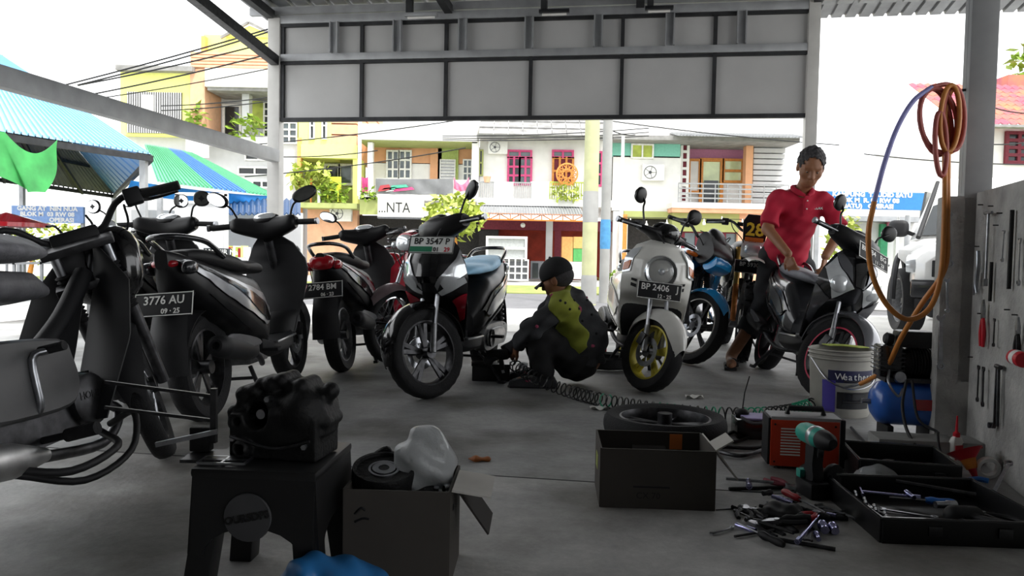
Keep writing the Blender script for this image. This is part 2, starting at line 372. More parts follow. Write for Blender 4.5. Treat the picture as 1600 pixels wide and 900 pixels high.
# concrete half wall with its pillar on the right
WA = gp(1510, 704); WB = gp(1604, 782); wd = (WB - WA).normalized(); wn = V((wd.y, -wd.x, 0))
if wn.x < 0: wn = -wn
WE = WA + wd * 2.4; WH = pd(1512, 300, WA.y).z; RW = Matrix((-wd, wn, V((0, 0, 1)))).transposed()
def WP(s, d, z): return WA + wd * s - wn * d + V((0, 0, z))      # s along the wall towards the viewer, d out from its face
def wbox(name, m, s0, s1, d0, d1, z0, z1, parent=None, **k): return MB().box(WP((s0 + s1) / 2, (d0 + d1) / 2, (z0 + z1) / 2), (abs(s1 - s0), abs(d1 - d0), abs(z1 - z0)), RW).build(name, m, parent, **k)
M_half = mat('rough_grey_render', 'a09f9c', .9, var=.3, scale=7, bump=.5, bscale=60)
tag(wbox('wall_right', M_half, -.02, 2.4, 0, -.12, 0, WH, bevel=.008), kind='structure')
tag(wbox('wall_pillar', M_half, -.13, -.015, .13, -.1, 0, WH - .015, bevel=.008), kind='structure')
pp = empty('roof_post', WP(-.03, .0, 0), 0, 'square grey steel post rising from the end of the concrete half wall', 'post', wc=1)
wbox('shaft', mat('dull_steel_post', '9a9b9c', .55, .2, .12, 6), -.125, -.015, .05, -.06, .3, ZT + .4, pp, bevel=.006)
wbox('weld_seam', M_galv, -.07, -.06, .051, .045, WH, ZT + .3, pp)
# ------------------------------------------------------------------ street: facades across the road, all in world coordinates
def rc(x0, y0, x1, y1, Y):
    a = pd(x0, (y0 + y1) / 2, Y); b = pd(x1, (y0 + y1) / 2, Y); c = pd((x0 + x1) / 2, y0, Y); d = pd((x0 + x1) / 2, y1, Y)
    return a.x, b.x, d.z, c.z
def fb(name, m, x0, y0, x1, y1, Y, dep, par, zb=None, **k):          # box whose front face covers a facade rectangle at depth Y
    X0, X1, Z0, Z1 = rc(x0, y0, x1, y1, Y)
    if zb is not None: Z0 = zb
    return MB().box(((X0 + X1) / 2, Y + dep / 2, (Z0 + Z1) / 2), (X1 - X0, abs(dep), Z1 - Z0)).build(name, m, par, **k)
M_glass = mat('window_glass', '5b6468', .08, .1, .2, 2); M_dkglass = mat('dark_window_glass', '2b2f31', .1, .1, .2, 2); M_wframe = mat('white_window_frame', 'e6e6e2', .5)
def window(par, x0, y0, x1, y1, Y, fm, gm, nx=2, ny=2, name='window', t=.06):
    X0, X1, Z0, Z1 = rc(x0, y0, x1, y1, Y); m = MB(); xs = [X0 + (X1 - X0) * i / nx for i in range(nx + 1)]; zs = [Z0 + (Z1 - Z0) * i / ny for i in range(ny + 1)]
    for x in xs: m.box((x, Y - .02, (Z0 + Z1) / 2), (t, .1, Z1 - Z0 + t))
    for z in zs: m.box(((X0 + X1) / 2, Y - .02, z), (X1 - X0, .098, t))
    w = m.build(name, fm, par)
    for i in range(nx):
        for j in range(ny): MB().box(((xs[i] + xs[i + 1]) / 2, Y + .01, (zs[j] + zs[j + 1]) / 2), (xs[1] - xs[0] - t, .02, zs[1] - zs[0] - t)).build('pane', gm, w)
    return w
def railing(par, x0, y0, x1, y1, Y, m, n, hor=0):
    X0, X1, Z0, Z1 = rc(x0, y0, x1, y1, Y); r = MB()
    for z in ((Z0, Z1) if not hor else [Z0 + (Z1 - Z0) * i / hor for i in range(hor + 1)]): r.box(((X0 + X1) / 2, Y, z), (X1 - X0, .05, .05))
    for i in range(n + 1): r.box((X0 + (X1 - X0) * i / n, Y, (Z0 + Z1) / 2), (.035, .035, Z1 - Z0))
    return r.build('railing', m, par)
def leaf_ball(name, c, r, n, lm, par=None, L=.16, seed=0, flat=1.0, **k):
    rd = random.Random(seed); m = MB()
    for _ in range(n):
        d = V((rd.gauss(0, 1), rd.gauss(0, 1), rd.gauss(0, 1))).normalized() * rd.uniform(.45, 1) ** .6
        p = V(c) + V((d.x * r[0], d.y * r[1], d.z * r[2])); a = V((rd.uniform(-1, 1), rd.uniform(-1, 1), rd.uniform(-.9, .5))).normalized() * L * rd.uniform(.6, 1.3)
        b = a.cross(V((rd.uniform(-1, 1), rd.uniform(-1, 1), 1))).normalized() * L * .28
        m.add([p, p + a * .5 + b, p + a, p + a * .5 - b], [(0, 1, 2, 3)])
    return m.build(name, lm, par, smooth=0)
M_leaf = mat('green_leaves', '7f9a34', .6, var=.4, scale=3); M_leafy = mat('yellow_green_leaves', 'a8b552', .6, var=.35, scale=3)
M_yel = mat('yellow_render', 'eef08e', .8, var=.05); M_ora = mat('orange_render', 'e6a664', .8, var=.06); M_brk = mat('orange_cladding', 'e0ae8c', .8, var=.1, scale=4)
M_cream = mat('off_white_render', 'e4e3df', .85, var=.06, scale=3); M_peach = mat('peach_render', 'dba47c', .85, var=.06, scale=3); M_lgrey = mat('light_grey_render', 'c4c5c6', .85, var=.06, scale=3)
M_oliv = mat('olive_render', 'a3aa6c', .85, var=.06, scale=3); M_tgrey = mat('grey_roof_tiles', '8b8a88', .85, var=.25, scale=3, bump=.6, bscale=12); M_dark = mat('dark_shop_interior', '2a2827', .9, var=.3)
M_maroon = mat('maroon_paint', '6a2230', .7, var=.2); M_pink = mat('pink_paint', 'c9497a', .6, var=.1); M_mauve = mat('mauve_render', 'b87a98', .8, var=.06); M_teal = mat('teal_render', '7fc0ae', .8, var=.06)
M_rust = mat('rusty_red_wall', '8a3020', .85, var=.25, scale=3); M_oranget = mat('orange_steel', 'c8752c', .6); M_wood = mat('orange_wood', 'c8823c', .6, var=.15); M_rail = mat('grey_railing', '9a9b9c', .5, .3)
GZ = -.09; Y0 = 30.0
# -- yellow and orange corner block
b1 = empty('corner_building', (pd(300, 440, 31).x, 31, GZ), 0, 'yellow and orange corner block with a louvred window behind the blue market roof', 'building', wc=1)
fb('lower_wall', M_lgrey, 188, 212, 438, 440, 31, 6, b1, GZ)
fb('wall', M_yel, 188, 108, 300, 212, 30.6, 5, b1); fb('roof_slab', M_tgrey, 180, 102, 300, 110, 30.2, 5.5, b1, )
fb('gable_wall', M_yel, 318, 55, 440, 90, 31.2, 4, b1); fb('chimney_fin', M_ora, 314, 56, 320, 86, 30.9, .5, b1)
X0, X1, Z0, Z1 = rc(352, 40, 434, 58, 31.1); xm = pd(390, 50, 31.1).x
MB().add([(X0, 31.1, Z0), (X1, 31.1, Z0), (xm, 31.1, Z1), (X0, 35, Z0), (X1, 35, Z0), (xm, 35, Z1)], [(0, 1, 2), (5, 4, 3), (0, 2, 5, 3), (1, 4, 5, 2), (0, 3, 4, 1)]).build('gable', M_yel, b1)
rg = MB()
for sx in (X0, X1): rg.bar((sx + (sx - xm) * .15, 31, Z0 - .08), (xm, 31, Z1 + .1), .1, .1, up=(0, 1, 0))
rg.build('gable_trim', M_tgrey, b1)
fb('cladding_band', M_brk, 298, 82, 440, 107, 30.5, 5, b1)
_X0, _X1, _Z0, _Z1 = rc(298, 82, 440, 107, 30.5)
for i in range(5): MB().box(((_X0 + _X1) / 2, 30.47, _Z0 + (_Z1 - _Z0) * (i + .5) / 5), (_X1 - _X0, .06, (_Z1 - _Z0) / 5 - .04)).build('cladding_board', M_brk, b1)
fb('fascia', M_cream, 320, 107, 440, 136, 30.3, .6, b1); fb('side_frame', M_brk, 297, 107, 320, 204, 30.5, 5, b1); fb('porch_wall', M_lgrey, 324, 136, 440, 226, 32.2, 2, b1)
fb('porch_column', M_lgrey, 378, 140, 389, 226, 31, .4, b1); fb('porch_soffit', M_tgrey, 324, 134, 440, 142, 30.4, 2.4, b1); fb('porch_floor', M_cream, 300, 214, 440, 226, 30.3, 2.4, b1)
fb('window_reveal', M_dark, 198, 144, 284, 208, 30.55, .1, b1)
_lou = MB(); X0, X1, Z0, Z1 = rc(198, 144, 284, 208, 30.5)
for i in range(24): _lou.box((X0 + (X1 - X0) * (i + .5) / 24, 30.5, (Z0 + Z1) / 2), (.035, .06, Z1 - Z0))
_lou.build('louvres', M_lgrey, b1); fb('curtain', M_cream, 222, 148, 240, 178, 30.48, .04, b1)
window(b1, 350, 165, 376, 214, 32.15, M_wframe, M_dkglass, 1, 1, 'door', .1); window(b1, 413, 160, 422, 214, 32.15, M_wframe, M_dkglass, 1, 5)
fb('porch_panel', M_leafy, 394, 158, 412, 200, 32.1, .06, b1); fb('parapet', M_cream, 290, 210, 325, 246, 30.2, .12, b1)
for y0, y1, x0 in ((239, 250, 384), (262, 273, 373), (283, 293, 395)): window(b1, x0, y0, 424, y1, 30.98, M_wframe, M_dkglass, 2, 1)
for c, n, sd in (((307, 188), 60, 3), ((372, 208), 50, 4), ((395, 205), 40, 5)):
    p = pd(*c, 30.3); t = leaf_ball('potted_plant', (0, 0, .5), (.35, .35, .6), n, M_leaf, L=.35, seed=sd); t.location = (p.x, p.y, p.z - .35)
    tag(t, {3: 'leafy plant against the orange wall of the corner block', 4: 'leafy plant before the dark door of the corner porch', 5: 'leafy plant beside the grey column of the corner porch'}[sd], 'plant')
# -- yellow narrow house with orange siding
b2 = empty('yellow_house', (pd(512, 440, Y0).x, Y0, GZ), 0, 'narrow yellow house with orange siding and a plant filled balcony', 'building', wc=1)
fb('wall', M_yel, 467, 20, 518, 246, Y0, 6, b2); fb('orange_edge', M_ora, 464, 215, 470, 340, Y0 - .05, .3, b2); fb('band', M_yel, 470, 226, 558, 247, Y0 - .1, .5, b2)
X0, X1, Z0, Z1 = rc(518, 20, 558, 228, Y0)
for i in range(12): MB().box(((X0 + X1) / 2, Y0 + 3, Z0 + (Z1 - Z0) * (i + .5) / 12), (X1 - X0, 6, (Z1 - Z0) / 12 - .05)).build('siding_board', M_brk, b2)
window(b2, 485, 176, 491, 217, Y0 - .02, M_wframe, M_dkglass, 1, 2, 'slit_window', .05); window(b2, 504, 176, 510, 217, Y0 - .02, M_wframe, M_dkglass, 1, 2, 'slit_window', .05)
fb('balcony_wall', M_oliv, 470, 246, 553, 318, Y0 + 1.6, 1, b2); fb('corner_post', M_yel, 551, 246, 559, 322, Y0, 1.6, b2); fb('balcony_slab', M_oliv, 468, 317, 558, 325, Y0 - .6, 2.6, b2)
window(b2, 508, 258, 530, 288, Y0 + 1.55, M_wframe, M_dkglass, 1, 1, 'door', .1); window(b2, 531, 258, 551, 288, Y0 + 1.55, M_wframe, M_glass, 1, 1, t=.1); fb('balcony_panel', M_cream, 496, 296, 500, 318, Y0 - .5, .3, b2)
fb('shop_wall', M_brk, 480, 325, 558, 438, Y0 + .6, 1, b2, GZ); fb('side_wall', M_lgrey, 440, 190, 464, 440, Y0 + .4, 4, b2, GZ); window(b2, 441, 192, 464, 224, Y0 + .38, M_wframe, M_glass, 2, 3)
p = pd(486, 300, Y0 - .3); t = empty('balcony_shrub', p, 0, 'drooping green shrub on the yellow house balcony', 'shrub'); leaf_ball('foliage', (0, 0, .55), (.85, .5, .6), 260, M_leafy, t, .34, 11); MB().cyl((0, 0, -.5), (0, 0, .5), .04).build('stem', M_wood, t)
p = pd(520, 312, Y0 - .4); t = leaf_ball('balcony_fern', (0, 0, .3), (.7, .2, .4), 120, M_leaf, L=.3, seed=12); t.location = p; tag(t, 'low green ferns along the yellow house balcony edge', 'plant')
p = pd(522, 316, Y0 - .2); t = empty('balcony_chair', p, 0, 'small yellow plastic chair on the balcony among ferns', 'chair'); M_ychair = mat('yellow_chair', 'dfe64a', .5)
MB().box((0, 0, .45), (.45, .42, .05)).build('seat', M_ychair, t); MB().box((0, .2, .75), (.45, .04, .5)).build('backrest', M_ychair, t)
for x in (-.2, .2):
    for y in (-.18, .18): MB().box((x, y, .22), (.05, .05, .45)).build('leg', M_ychair, t)
def aircon(px, py, Y, w, h, lab):
    p = pd(px, py, Y); t = empty('air_conditioner', p, 0, lab, 'air conditioner'); MB().box((0, 0, 0), (w, .3, h)).build('casing', M_wht, t, bevel=.02)
    MB().lathe([(h * .36, -.16), (h * .4, -.17), (h * .4, -.14)], (-w * .15, 0, 0), (0, 1, 0), 16, True).build('fan_ring', M_grey, t); f = MB()
    for k in range(5):
        a = k * 1.257; f.bar((-w * .15, -.155, 0), (-w * .15 + math.cos(a) * h * .36, -.155, math.sin(a) * h * .36), .05, .01)
    f.cyl((-w * .15, -.16, 0), (-w * .15, -.15, 0), h * .1); f.build('fan', M_grey, t)
aircon(533, 334, Y0 + .2, .85, .6, 'white air conditioner under the yellow house balcony'); aircon(778, 231, Y0 - .1, .75, .5, 'white air conditioner high beside the pink double door'); aircon(1020, 270, Y0 - .15, .85, .62, 'white air conditioner on the teal topped wall')
# -- white and peach house
b3 = empty('peach_house', (pd(650, 440, Y0).x, Y0, GZ), 0, 'white and peach house with a curved parapet and covered balcony', 'building', wc=1)
fb('parapet', M_cream, 560, 195, 746, 219, Y0 - .7, .5, b3); fb('roof_slab', M_oliv, 560, 217, 746, 222, Y0 - .5, 2.5, b3); fb('upper_wall', M_peach, 560, 220, 746, 256, Y0 + 1.2, 2, b3); fb('wall', M_cream, 575, 255, 746, 318, Y0 + 1.2, 2, b3)
fb('column', M_cream, 574, 222, 582, 306, Y0 - .4, .3, b3); fb('column', M_cream, 737, 195, 748, 312, Y0 - .5, .4, b3); fb('downpipe', M_wframe, 559, 190, 564, 306, Y0 - .7, .12, b3); fb('pilaster', M_peach, 672, 220, 690, 290, Y0 + 1.1, .3, b3)
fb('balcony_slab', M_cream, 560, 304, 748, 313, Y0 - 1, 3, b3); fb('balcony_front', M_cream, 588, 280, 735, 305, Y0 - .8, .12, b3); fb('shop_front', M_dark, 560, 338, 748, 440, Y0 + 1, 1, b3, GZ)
window(b3, 605, 236, 623, 279, Y0 + 1.15, M_wframe, M_glass, 2, 3, t=.07); window(b3, 624, 236, 642, 279, Y0 + 1.15, M_wframe, M_glass, 2, 3, t=.07)
fb('door_surround', mat('green_trim', 'a9b96a', .7), 684, 232, 716, 282, Y0 + 1.1, .2, b3); window(b3, 688, 250, 711, 279, Y0 + 1.08, M_wframe, M_lgrey, 1, 6, 'door', .04); window(b3, 724, 250, 737, 282, Y0 + 1.1, M_wframe, M_glass, 2, 3, t=.05)
def cloth(name, m, x0, y0, x1, y1, Y, lab, cat, amp=.06, n=12, sag=.1, seed=0, hang=None):
    P = [pd(x0, y0, Y), pd(x1, y0, Y), pd(x1, y1, Y), pd(x0, y1, Y)] if hang is None else hang
    def f(u, v): q = (P[0] * (1 - u) + P[1] * u) * v + (P[3] * (1 - u) + P[2] * u) * (1 - v); return q + V((0, amp * math.sin(u * 19 + seed + v * 3) * (1.2 - v), -sag * 4 * u * (1 - u) * (.4 + .6 * v)))
    return tag(MB().grid(f, n * 2, n).build(name, m, solid=.006), lab, cat)
M_bann = mat('grey_banner', '77787a', .5, var=.25, scale=2)
bn = cloth('banner', M_bann, 587, 279, 708, 303, Y0 - 1, 'grey printed banner tied along the peach house balcony', 'banner', .03, 10, .02)
for i in range(5):
    rd = random.Random(i + 3); X0, X1, Z0, Z1 = rc(590 + i * 6, 288 + (i % 3) * 4, 612 + i * 9, 300 - i % 2 * 3, Y0 - 1.06)
    MB().add([(X0, Y0 - 1.07, Z0), (X1, Y0 - 1.07, Z0 + .1), (X1 - .1, Y0 - 1.07, Z1), (X0 + .1, Y0 - 1.07, Z1 - .05)], [(0, 1, 2, 3)]).build('print_patch', [M_redlens, M_ora, M_cream, mat('green_print', '4fa68c', .6), M_pink][i], bn, smooth=0)
cloth('laundry', mat('pink_cloth', 'd07a98', .8, var=.15), 709, 276, 733, 294, Y0 - 1, 'pink cloth drying over the balcony rail beside the grey banner', 'cloth', .05, 6, .3)
cloth('laundry', mat('magenta_cloth', 'c04a80', .8, var=.15), 565, 276, 575, 303, Y0 - .6, 'narrow magenta cloth hanging near the white downpipe', 'cloth', .05, 6, .05)
sg = empty('shop_sign', pd(625, 325, Y0 - 1.3), 0, 'white shop sign board with black capital letters', 'sign', wc=1); fb('board', M_wht, 590, 309, 662, 341, Y0 - 1.3, .12, sg); fb('lower_edge', M_grey, 590, 339, 662, 342, Y0 - 1.32, .12, sg)
p = pd(616, 325, Y0 - 1.31); adopt(text('lettering', '...NTA', .55, M_txtk, None, basis(p, (1, 0, 0), (0, 0, 1)), sx=.8), sg)
fb('planter_wall', M_oliv, 562, 308, 590, 335, Y0 - 1, .2, b3); p = pd(576, 306, Y0 - 1); t = leaf_ball('planter_greenery', (0, 0, .05), (.35, .2, .2), 60, M_leaf, L=.25, seed=15); t.location = p; tag(t, 'green plants in the trough left of the white sign', 'plant')
def bush(px, py, Y, r, n, lab, lm, seed, L=.3, trunk=1.0):
    p = pd(px, py, Y); t = empty('street_tree', (p.x, p.y, GZ), 0, lab, 'tree'); leaf_ball('foliage', (0, 0, p.z - GZ), r, n, lm, t, L, seed); MB().tube([(0, 0, 0), (.1, 0, (p.z - GZ) * .5), (0, 0, p.z - GZ)], [.08, .04], 8, 3).build('trunk', M_wood, t)
bush(708, 338, 24, (1.0, .7, .75), 420, 'small yellow green street tree before the white shop sign', M_leafy, 21, .32)
# -- white house with grey tiled roof and pink doors
b4 = empty('tiled_house', (pd(850, 440, Y0).x, Y0, GZ), 0, 'white house with grey tiled roof, pink doors and railed balcony', 'building', wc=1)
X0, X1, Z0, Z1 = rc(748, 170, 955, 213, Y0 - 1.1); rz1 = Z0 + 2.4
def roofp(u, v): return V((X0 + (X1 - X0) * u, Y0 - 1.2 + 4 * v, Z0 + 2.4 * v))
for i in range(9):
    for j in range(7):
        u0, u1, v0, v1 = i / 9, (i + 1) / 9, j / 7, (j + 1) / 7; o = V((0, -.02, .05)); MB().add([roofp(u0 + .003, v0) + o, roofp(u1, v0) + o, roofp(u1, v1 + .01), roofp(u0 + .003, v1 + .01), roofp(u0 + .003, v0), roofp(u1, v0), roofp(u1, v1) - o, roofp(u0, v1) - o], [(0, 1, 2, 3), (4, 7, 6, 5), (0, 4, 5, 1), (0, 3, 7, 4), (1, 5, 6, 2)]).build('roof_tile', M_tgrey, b4, smooth=0)
fb('eave', M_tgrey, 745, 211, 956, 217, Y0 - 1.1, .2, b4); fb('wall', M_cream, 749, 215, 956, 320, Y0, 5, b4); fb('balcony_slab', M_cream, 745, 311, 957, 322, Y0 - 1.1, 1.2, b4)
for nm, x0, x1, y0, y1, fm, gm, nx, ny in (('door', 794, 812, 247, 288, M_pink, M_dkglass, 2, 3), ('door', 812, 830, 247, 288, M_pink, M_glass, 2, 3), ('transom', 794, 830, 236, 246, M_pink, M_glass, 2, 1), ('door', 864, 895, 247, 288, M_wood, M_maroon, 3, 2), ('transom', 864, 895, 236, 246, M_pink, M_glass, 2, 1), ('window', 929, 940, 238, 290, M_pink, M_dkglass, 1, 3)): window(b4, x0, y0, x1, y1, Y0 - .03, fm, gm, nx, ny, nm, .08)
window(b4, 749, 235, 754, 274, Y0 - .03, M_oliv, M_dkglass, 1, 2)
railing(b4, 748, 285, 830, 312, Y0 - 1, M_rail, 26); railing(b4, 859, 285, 912, 312, Y0 - 1, M_leafy, 14); fb('balcony_screen', M_cream, 772, 284, 802, 312, Y0 - 1.05, .05, b4); fb('balcony_pier', M_cream, 829, 284, 860, 312, Y0 - 1, .2, b4)
X0, X1, Z0, Z1 = rc(738, 322, 912, 336, Y0 - 2.4); rib_sheet((X0, Y0 - 2.6, Z0), (X1, Y0 - 2.6, Z0), (X0, Y0 - .9, Z1 + .1), (X1, Y0 - .9, Z1 + .1), 40, .04, (0, 0, 1), 1).build('awning_sheet', M_galv, b4, smooth=0, solid=.005)
X0, X1, Z0, Z1 = rc(748, 335, 912, 344, Y0 - 2.5); tr = MB()
for z in (Z0, Z1): tr.box(((X0 + X1) / 2, Y0 - 2.5, z), (X1 - X0, .06, .05))
for i in range(10):
    x = X0 + (X1 - X0) * i / 10; d = (X1 - X0) / 10; tr.bar((x, Y0 - 2.5, Z0), (x, Y0 - 2.5, Z1), .04); tr.bar((x, Y0 - 2.5, Z0 if i % 2 else Z1), (x + d, Y0 - 2.5, Z1 if i % 2 else Z0), .04)
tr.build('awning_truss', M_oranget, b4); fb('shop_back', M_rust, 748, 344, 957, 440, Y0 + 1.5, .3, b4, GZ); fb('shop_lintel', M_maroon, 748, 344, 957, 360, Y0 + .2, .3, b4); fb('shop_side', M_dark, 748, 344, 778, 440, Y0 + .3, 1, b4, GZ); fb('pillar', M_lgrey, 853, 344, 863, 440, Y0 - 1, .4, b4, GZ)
fb('shop_door', M_maroon, 866, 360, 876, 436, Y0 + .2, .1, b4, GZ); MB().ell(pd(817, 352, Y0 - 1.5), .09, 10, 8).build('bulb', M_wht, b4)
t = empty('display_cabinet', pd(792, 438, Y0 - 3), 0, 'white framed glass display cabinet in front of the shop', 'cabinet', wc=1); window(t, 761, 371, 822, 405, Y0 - 3, M_wframe, mat('cabinet_glass', 'a9acad', .15, var=.1), 1, 2, 'glass_front', .08); fb('carcass', M_lgrey, 761, 370, 822, 405, Y0 - 2.9, .6, t); window(t, 765, 406, 825, 437, Y0 - 3, M_wframe, M_grey, 6, 3, 'base_grid', .05)
t = empty('speaker_crate', pd(840, 438, Y0 - 2), 0, 'grey upright case beside the shop pillar', 'case', wc=1); fb('case_body', M_grey, 829, 408, 851, 436, Y0 - 2, .5, t); fb('case_door', M_dkglass, 832, 411, 841, 434, Y0 - 2.03, .03, t)
t = empty('fridge', pd(895, 438, Y0 - 2), 0, 'white chest freezer with orange and green cartons stacked on top', 'freezer', wc=1); fb('body', M_wht, 877, 411, 914, 436, Y0 - 2, .7, t, bevel=.03); fb('lid', M_wht, 876, 409, 915, 413, Y0 - 2.03, .76, t)
for x0, x1, m, l in ((878, 895, mat('orange_carton', 'd9a060', .8), 'orange carton standing on the white freezer'), (896, 914, mat('green_carton', '4f9a55', .8), 'green and orange carton standing on the white freezer')):
    t = empty('carton', pd((x0 + x1) / 2, 408, Y0 - 1.9), 0, l, 'carton', wc=1); fb('box_body', m, x0, 370, x1, 408.6, Y0 - 1.9, .4, t)
    if x0 > 890: fb('carton_top', MATS['orange_carton'], x0, 370, x1, 388, Y0 - 1.92, .02, t)
t = empty('rattan_dish', pd(886, 272, Y0 - 1.15), 0, 'round brown woven dish hanging on the green balcony rail', 'dish'); MB().lathe([(.38, -.02), (.42, 0), (.42, .03), (.36, .04)], ax=(0, -1, 0), n=24, closed=True).build('rim', M_wood, t)
w_ = MB()
for i in range(12):
    a = i * math.pi / 6; w_.tube([(.37 * math.cos(a), 0, .37 * math.sin(a)), (.15 * math.cos(a + .9), -.02, .15 * math.sin(a + .9)), (.37 * math.cos(a + 2), 0, .37 * math.sin(a + 2))], .02, 5, 3)
w_.build('weave', M_wood, t)
p = pd(885, 306, Y0 - 1.2); t = leaf_ball('rail_plants', (0, 0, .1), (.6, .15, .3), 110, M_leafy, L=.22, seed=31); t.location = p; tag(t, 'yellow green potted plants behind the green balcony rail', 'plant')
for px, lab in ((761, 'small terracotta pot on the balcony wall by the grey roofed house'),): p = pd(px, 281, Y0 - 1); t = MB().lathe([(.001, 0), (.1, 0), (.15, .22), (.12, .22), (.1, .05), (.001, .05)], n=14).build('flower_pot', M_brk); t.location = (p.x, p.y, p.z - .1); tag(t, lab, 'pot')
# -- white, teal and mauve house
b5 = empty('mauve_house', (pd(1090, 440, Y0).x, Y0, GZ), 0, 'white house with a teal strip, mauve balcony and olive shop front', 'building', wc=1)
fb('wall', M_cream, 957, 244, 1063, 330, Y0, 6, b5); fb('teal_strip', M_teal, 957, 221, 1063, 246, Y0, 6, b5); fb('roof_edge', M_tgrey, 958, 213, 1250, 220, Y0 - 1, 4, b5); fb('parapet', M_cream, 957, 168, 1240, 214, Y0 - .2, 5, b5)
X0, X1, Z0, Z1 = rc(1058, 207, 1262, 218, Y0 - 1.6); rib_sheet((X0, Y0 - 1.9, Z0 + .05), (X1, Y0 - 1.9, Z0 + .05), (X0, Y0, Z1 + .2), (X1, Y0, Z1 + .2), 40, .05, (0, 0, 1), 1).build('eave_sheet', M_galv, b5, smooth=0, solid=.006)
window(b5, 987, 226, 1020, 247, Y0 - .03, M_wframe, M_leafy, 2, 1); fb('balcony_wall', M_mauve, 1063, 222, 1168, 252, Y0 + 1.2, .4, b5); fb('balcony_back', M_cream, 1063, 250, 1168, 330, Y0 + 1.25, .4, b5); window(b5, 1064, 224, 1074, 316, Y0 + .3, M_cream, M_maroon, 1, 7, 'screen_block', .1)
window(b5, 1095, 250, 1127, 318, Y0 + 1.1, M_wood, mat('bright_glass', 'c9d6a8', .08, var=.2, scale=2), 1, 1, 'door', .14); window(b5, 1130, 250, 1160, 284, Y0 + 1.1, M_wood, MATS['bright_glass'], 1, 2, t=.1); window(b5, 1076, 250, 1093, 300, Y0 + 1.1, M_wood, M_cream, 1, 1, t=.1)
fb('orange_column', M_peach, 1165, 222, 1176, 318, Y0, .4, b5); fb('fly_screen', M_dkglass, 1100, 282, 1122, 318, Y0 + 1, .05, b5)
X0, X1, Z0, Z1 = rc(1177, 222, 1226, 318, Y0 + .3)
for i in range(11): MB().box(((X0 + X1) / 2, Y0 + .6, Z0 + (Z1 - Z0) * (i + .5) / 11), (X1 - X0, .6, (Z1 - Z0) / 11 - .04)).build('grey_siding', M_lgrey, b5)
railing(b5, 1060, 288, 1232, 318, Y0 - .9, M_rail, 9, 4); fb('balcony_slab', M_cream, 1050, 318, 1240, 326, Y0 - 1, 2.4, b5); fb('balcony_trim', M_brk, 1050, 326, 1240, 333, Y0 - .9, 2.2, b5); fb('shop_wall', M_oliv, 1050, 333, 1155, 362, Y0 - .5, 1, b5); fb('shop_wall_low', M_cream, 957, 330, 980, 440, Y0, 1, b5, GZ); fb('shop_lintel', M_oliv, 975, 330, 1052, 341, Y0 - .1, 1, b5)
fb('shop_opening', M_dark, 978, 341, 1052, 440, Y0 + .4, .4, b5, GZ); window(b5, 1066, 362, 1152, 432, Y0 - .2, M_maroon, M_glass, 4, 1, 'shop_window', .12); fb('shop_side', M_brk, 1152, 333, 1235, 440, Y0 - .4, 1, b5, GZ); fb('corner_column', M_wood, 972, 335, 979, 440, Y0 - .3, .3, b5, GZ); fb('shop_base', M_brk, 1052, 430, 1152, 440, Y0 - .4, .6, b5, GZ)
for i, (x, y) in enumerate(((985, 346), (1010, 350), (1042, 348), (1075, 345), (1100, 347), (1128, 343), (1160, 347), (1180, 346))):
    t = MB().lathe([(.001, -.12), (.06, -.1), (.06, -.02), (.025, .04), (.02, .12), (.001, .12)], n=10).build('shop_bulb', M_wht); t.location = pd(x, y, Y0 - 1.0); tag(t, 'small white bulb strung along the olive shop front', 'bulb', 'bulbs along the olive shop front')
fb('bulb_cable', M_dark, 975, 341, 1190, 342, Y0 - 1.0, .03, b5)
# -- house on the far right
b6 = empty('red_roof_house', (pd(1580, 440, 24).x, 24, GZ), 0, 'white house with red tiled roof behind the square post', 'building', wc=1)
M_rtile = mat('red_roof_tiles', 'a85868', .8, var=.3, scale=1.2, col2='c98a4a', mix=.62)
fb('wall', M_cream, 1505, 196, 1720, 440, 24, 6, b6, GZ); window(b6, 1572, 208, 1610, 254, 23.95, M_maroon, M_dkglass, 2, 4, t=.1)
X0, X1, Z0, Z1 = rc(1500, 130, 1720, 197, 23.3)
for i in range(16):
    for j in range(9):
        f = lambda u, v: V((X0 + (X1 - X0) * u, 23.2 + 3.2 * v, Z0 + 1.9 * v)); u0, u1, v0, v1 = i / 16, (i + .97) / 16, j / 9, (j + 1) / 9; um = (u0 + u1) / 2
        MB().add([f(u0, v0), f(um, v0) + V((0, 0, .07)), f(u1, v0), f(u1, v1), f(um, v1) + V((0, 0, .05)), f(u0, v1)], [(0, 1, 4, 5), (1, 2, 3, 4)]).build('roof_tile', M_rtile, b6, smooth=0, solid=.03)
fb('gable_roof', M_rtile, 1575, 118, 1720, 150, 26.4, 2, b6); fb('fascia', M_tgrey, 1500, 195, 1720, 199, 23.1, .3, b6)
bush(1612, 95, 28, (.6, .6, .8), 90, 'few dark leaves of a tree above the red tiled roof', M_leaf, 41, .5)
# -- street furniture
def pole(name, x, y1, Y, r, m, lab, cat, top=9.0, bands=()):
    p = pd(x, y1, Y); t = empty(name, (p.x, Y, GZ), 0, lab, cat); MB().lathe([(r * 1.15, -.02), (r, top), (.001, top)], n=14).build('shaft', m, t)
    for i, (z, bm) in enumerate(bands): MB().lathe([(r * 1.14, z), (r * 1.2, z + .1), (r * 1.2, z + .5), (r * 1.12, z + .6)], n=14).build('band', bm, t)
    return t
M_cpole = mat('mossy_concrete_pole', 'b3b48c', .9, var=.15, scale=3); M_cp2 = mat('grey_concrete_pole', '9b9b98', .9, var=.12, scale=3)
pole('utility_pole', 921, 400, 15, .13, M_cpole, 'thick mossy concrete utility pole standing by the road', 'pole', 9, ((1.6, M_cp2), (.0, M_cp2)))
pole('utility_pole', 945, 400, 15.8, .09, M_cp2, 'slimmer grey concrete pole just behind the mossy utility pole', 'pole', 8.5, ((1.1, mat('blue_band', '4f8fc0', .7)),))
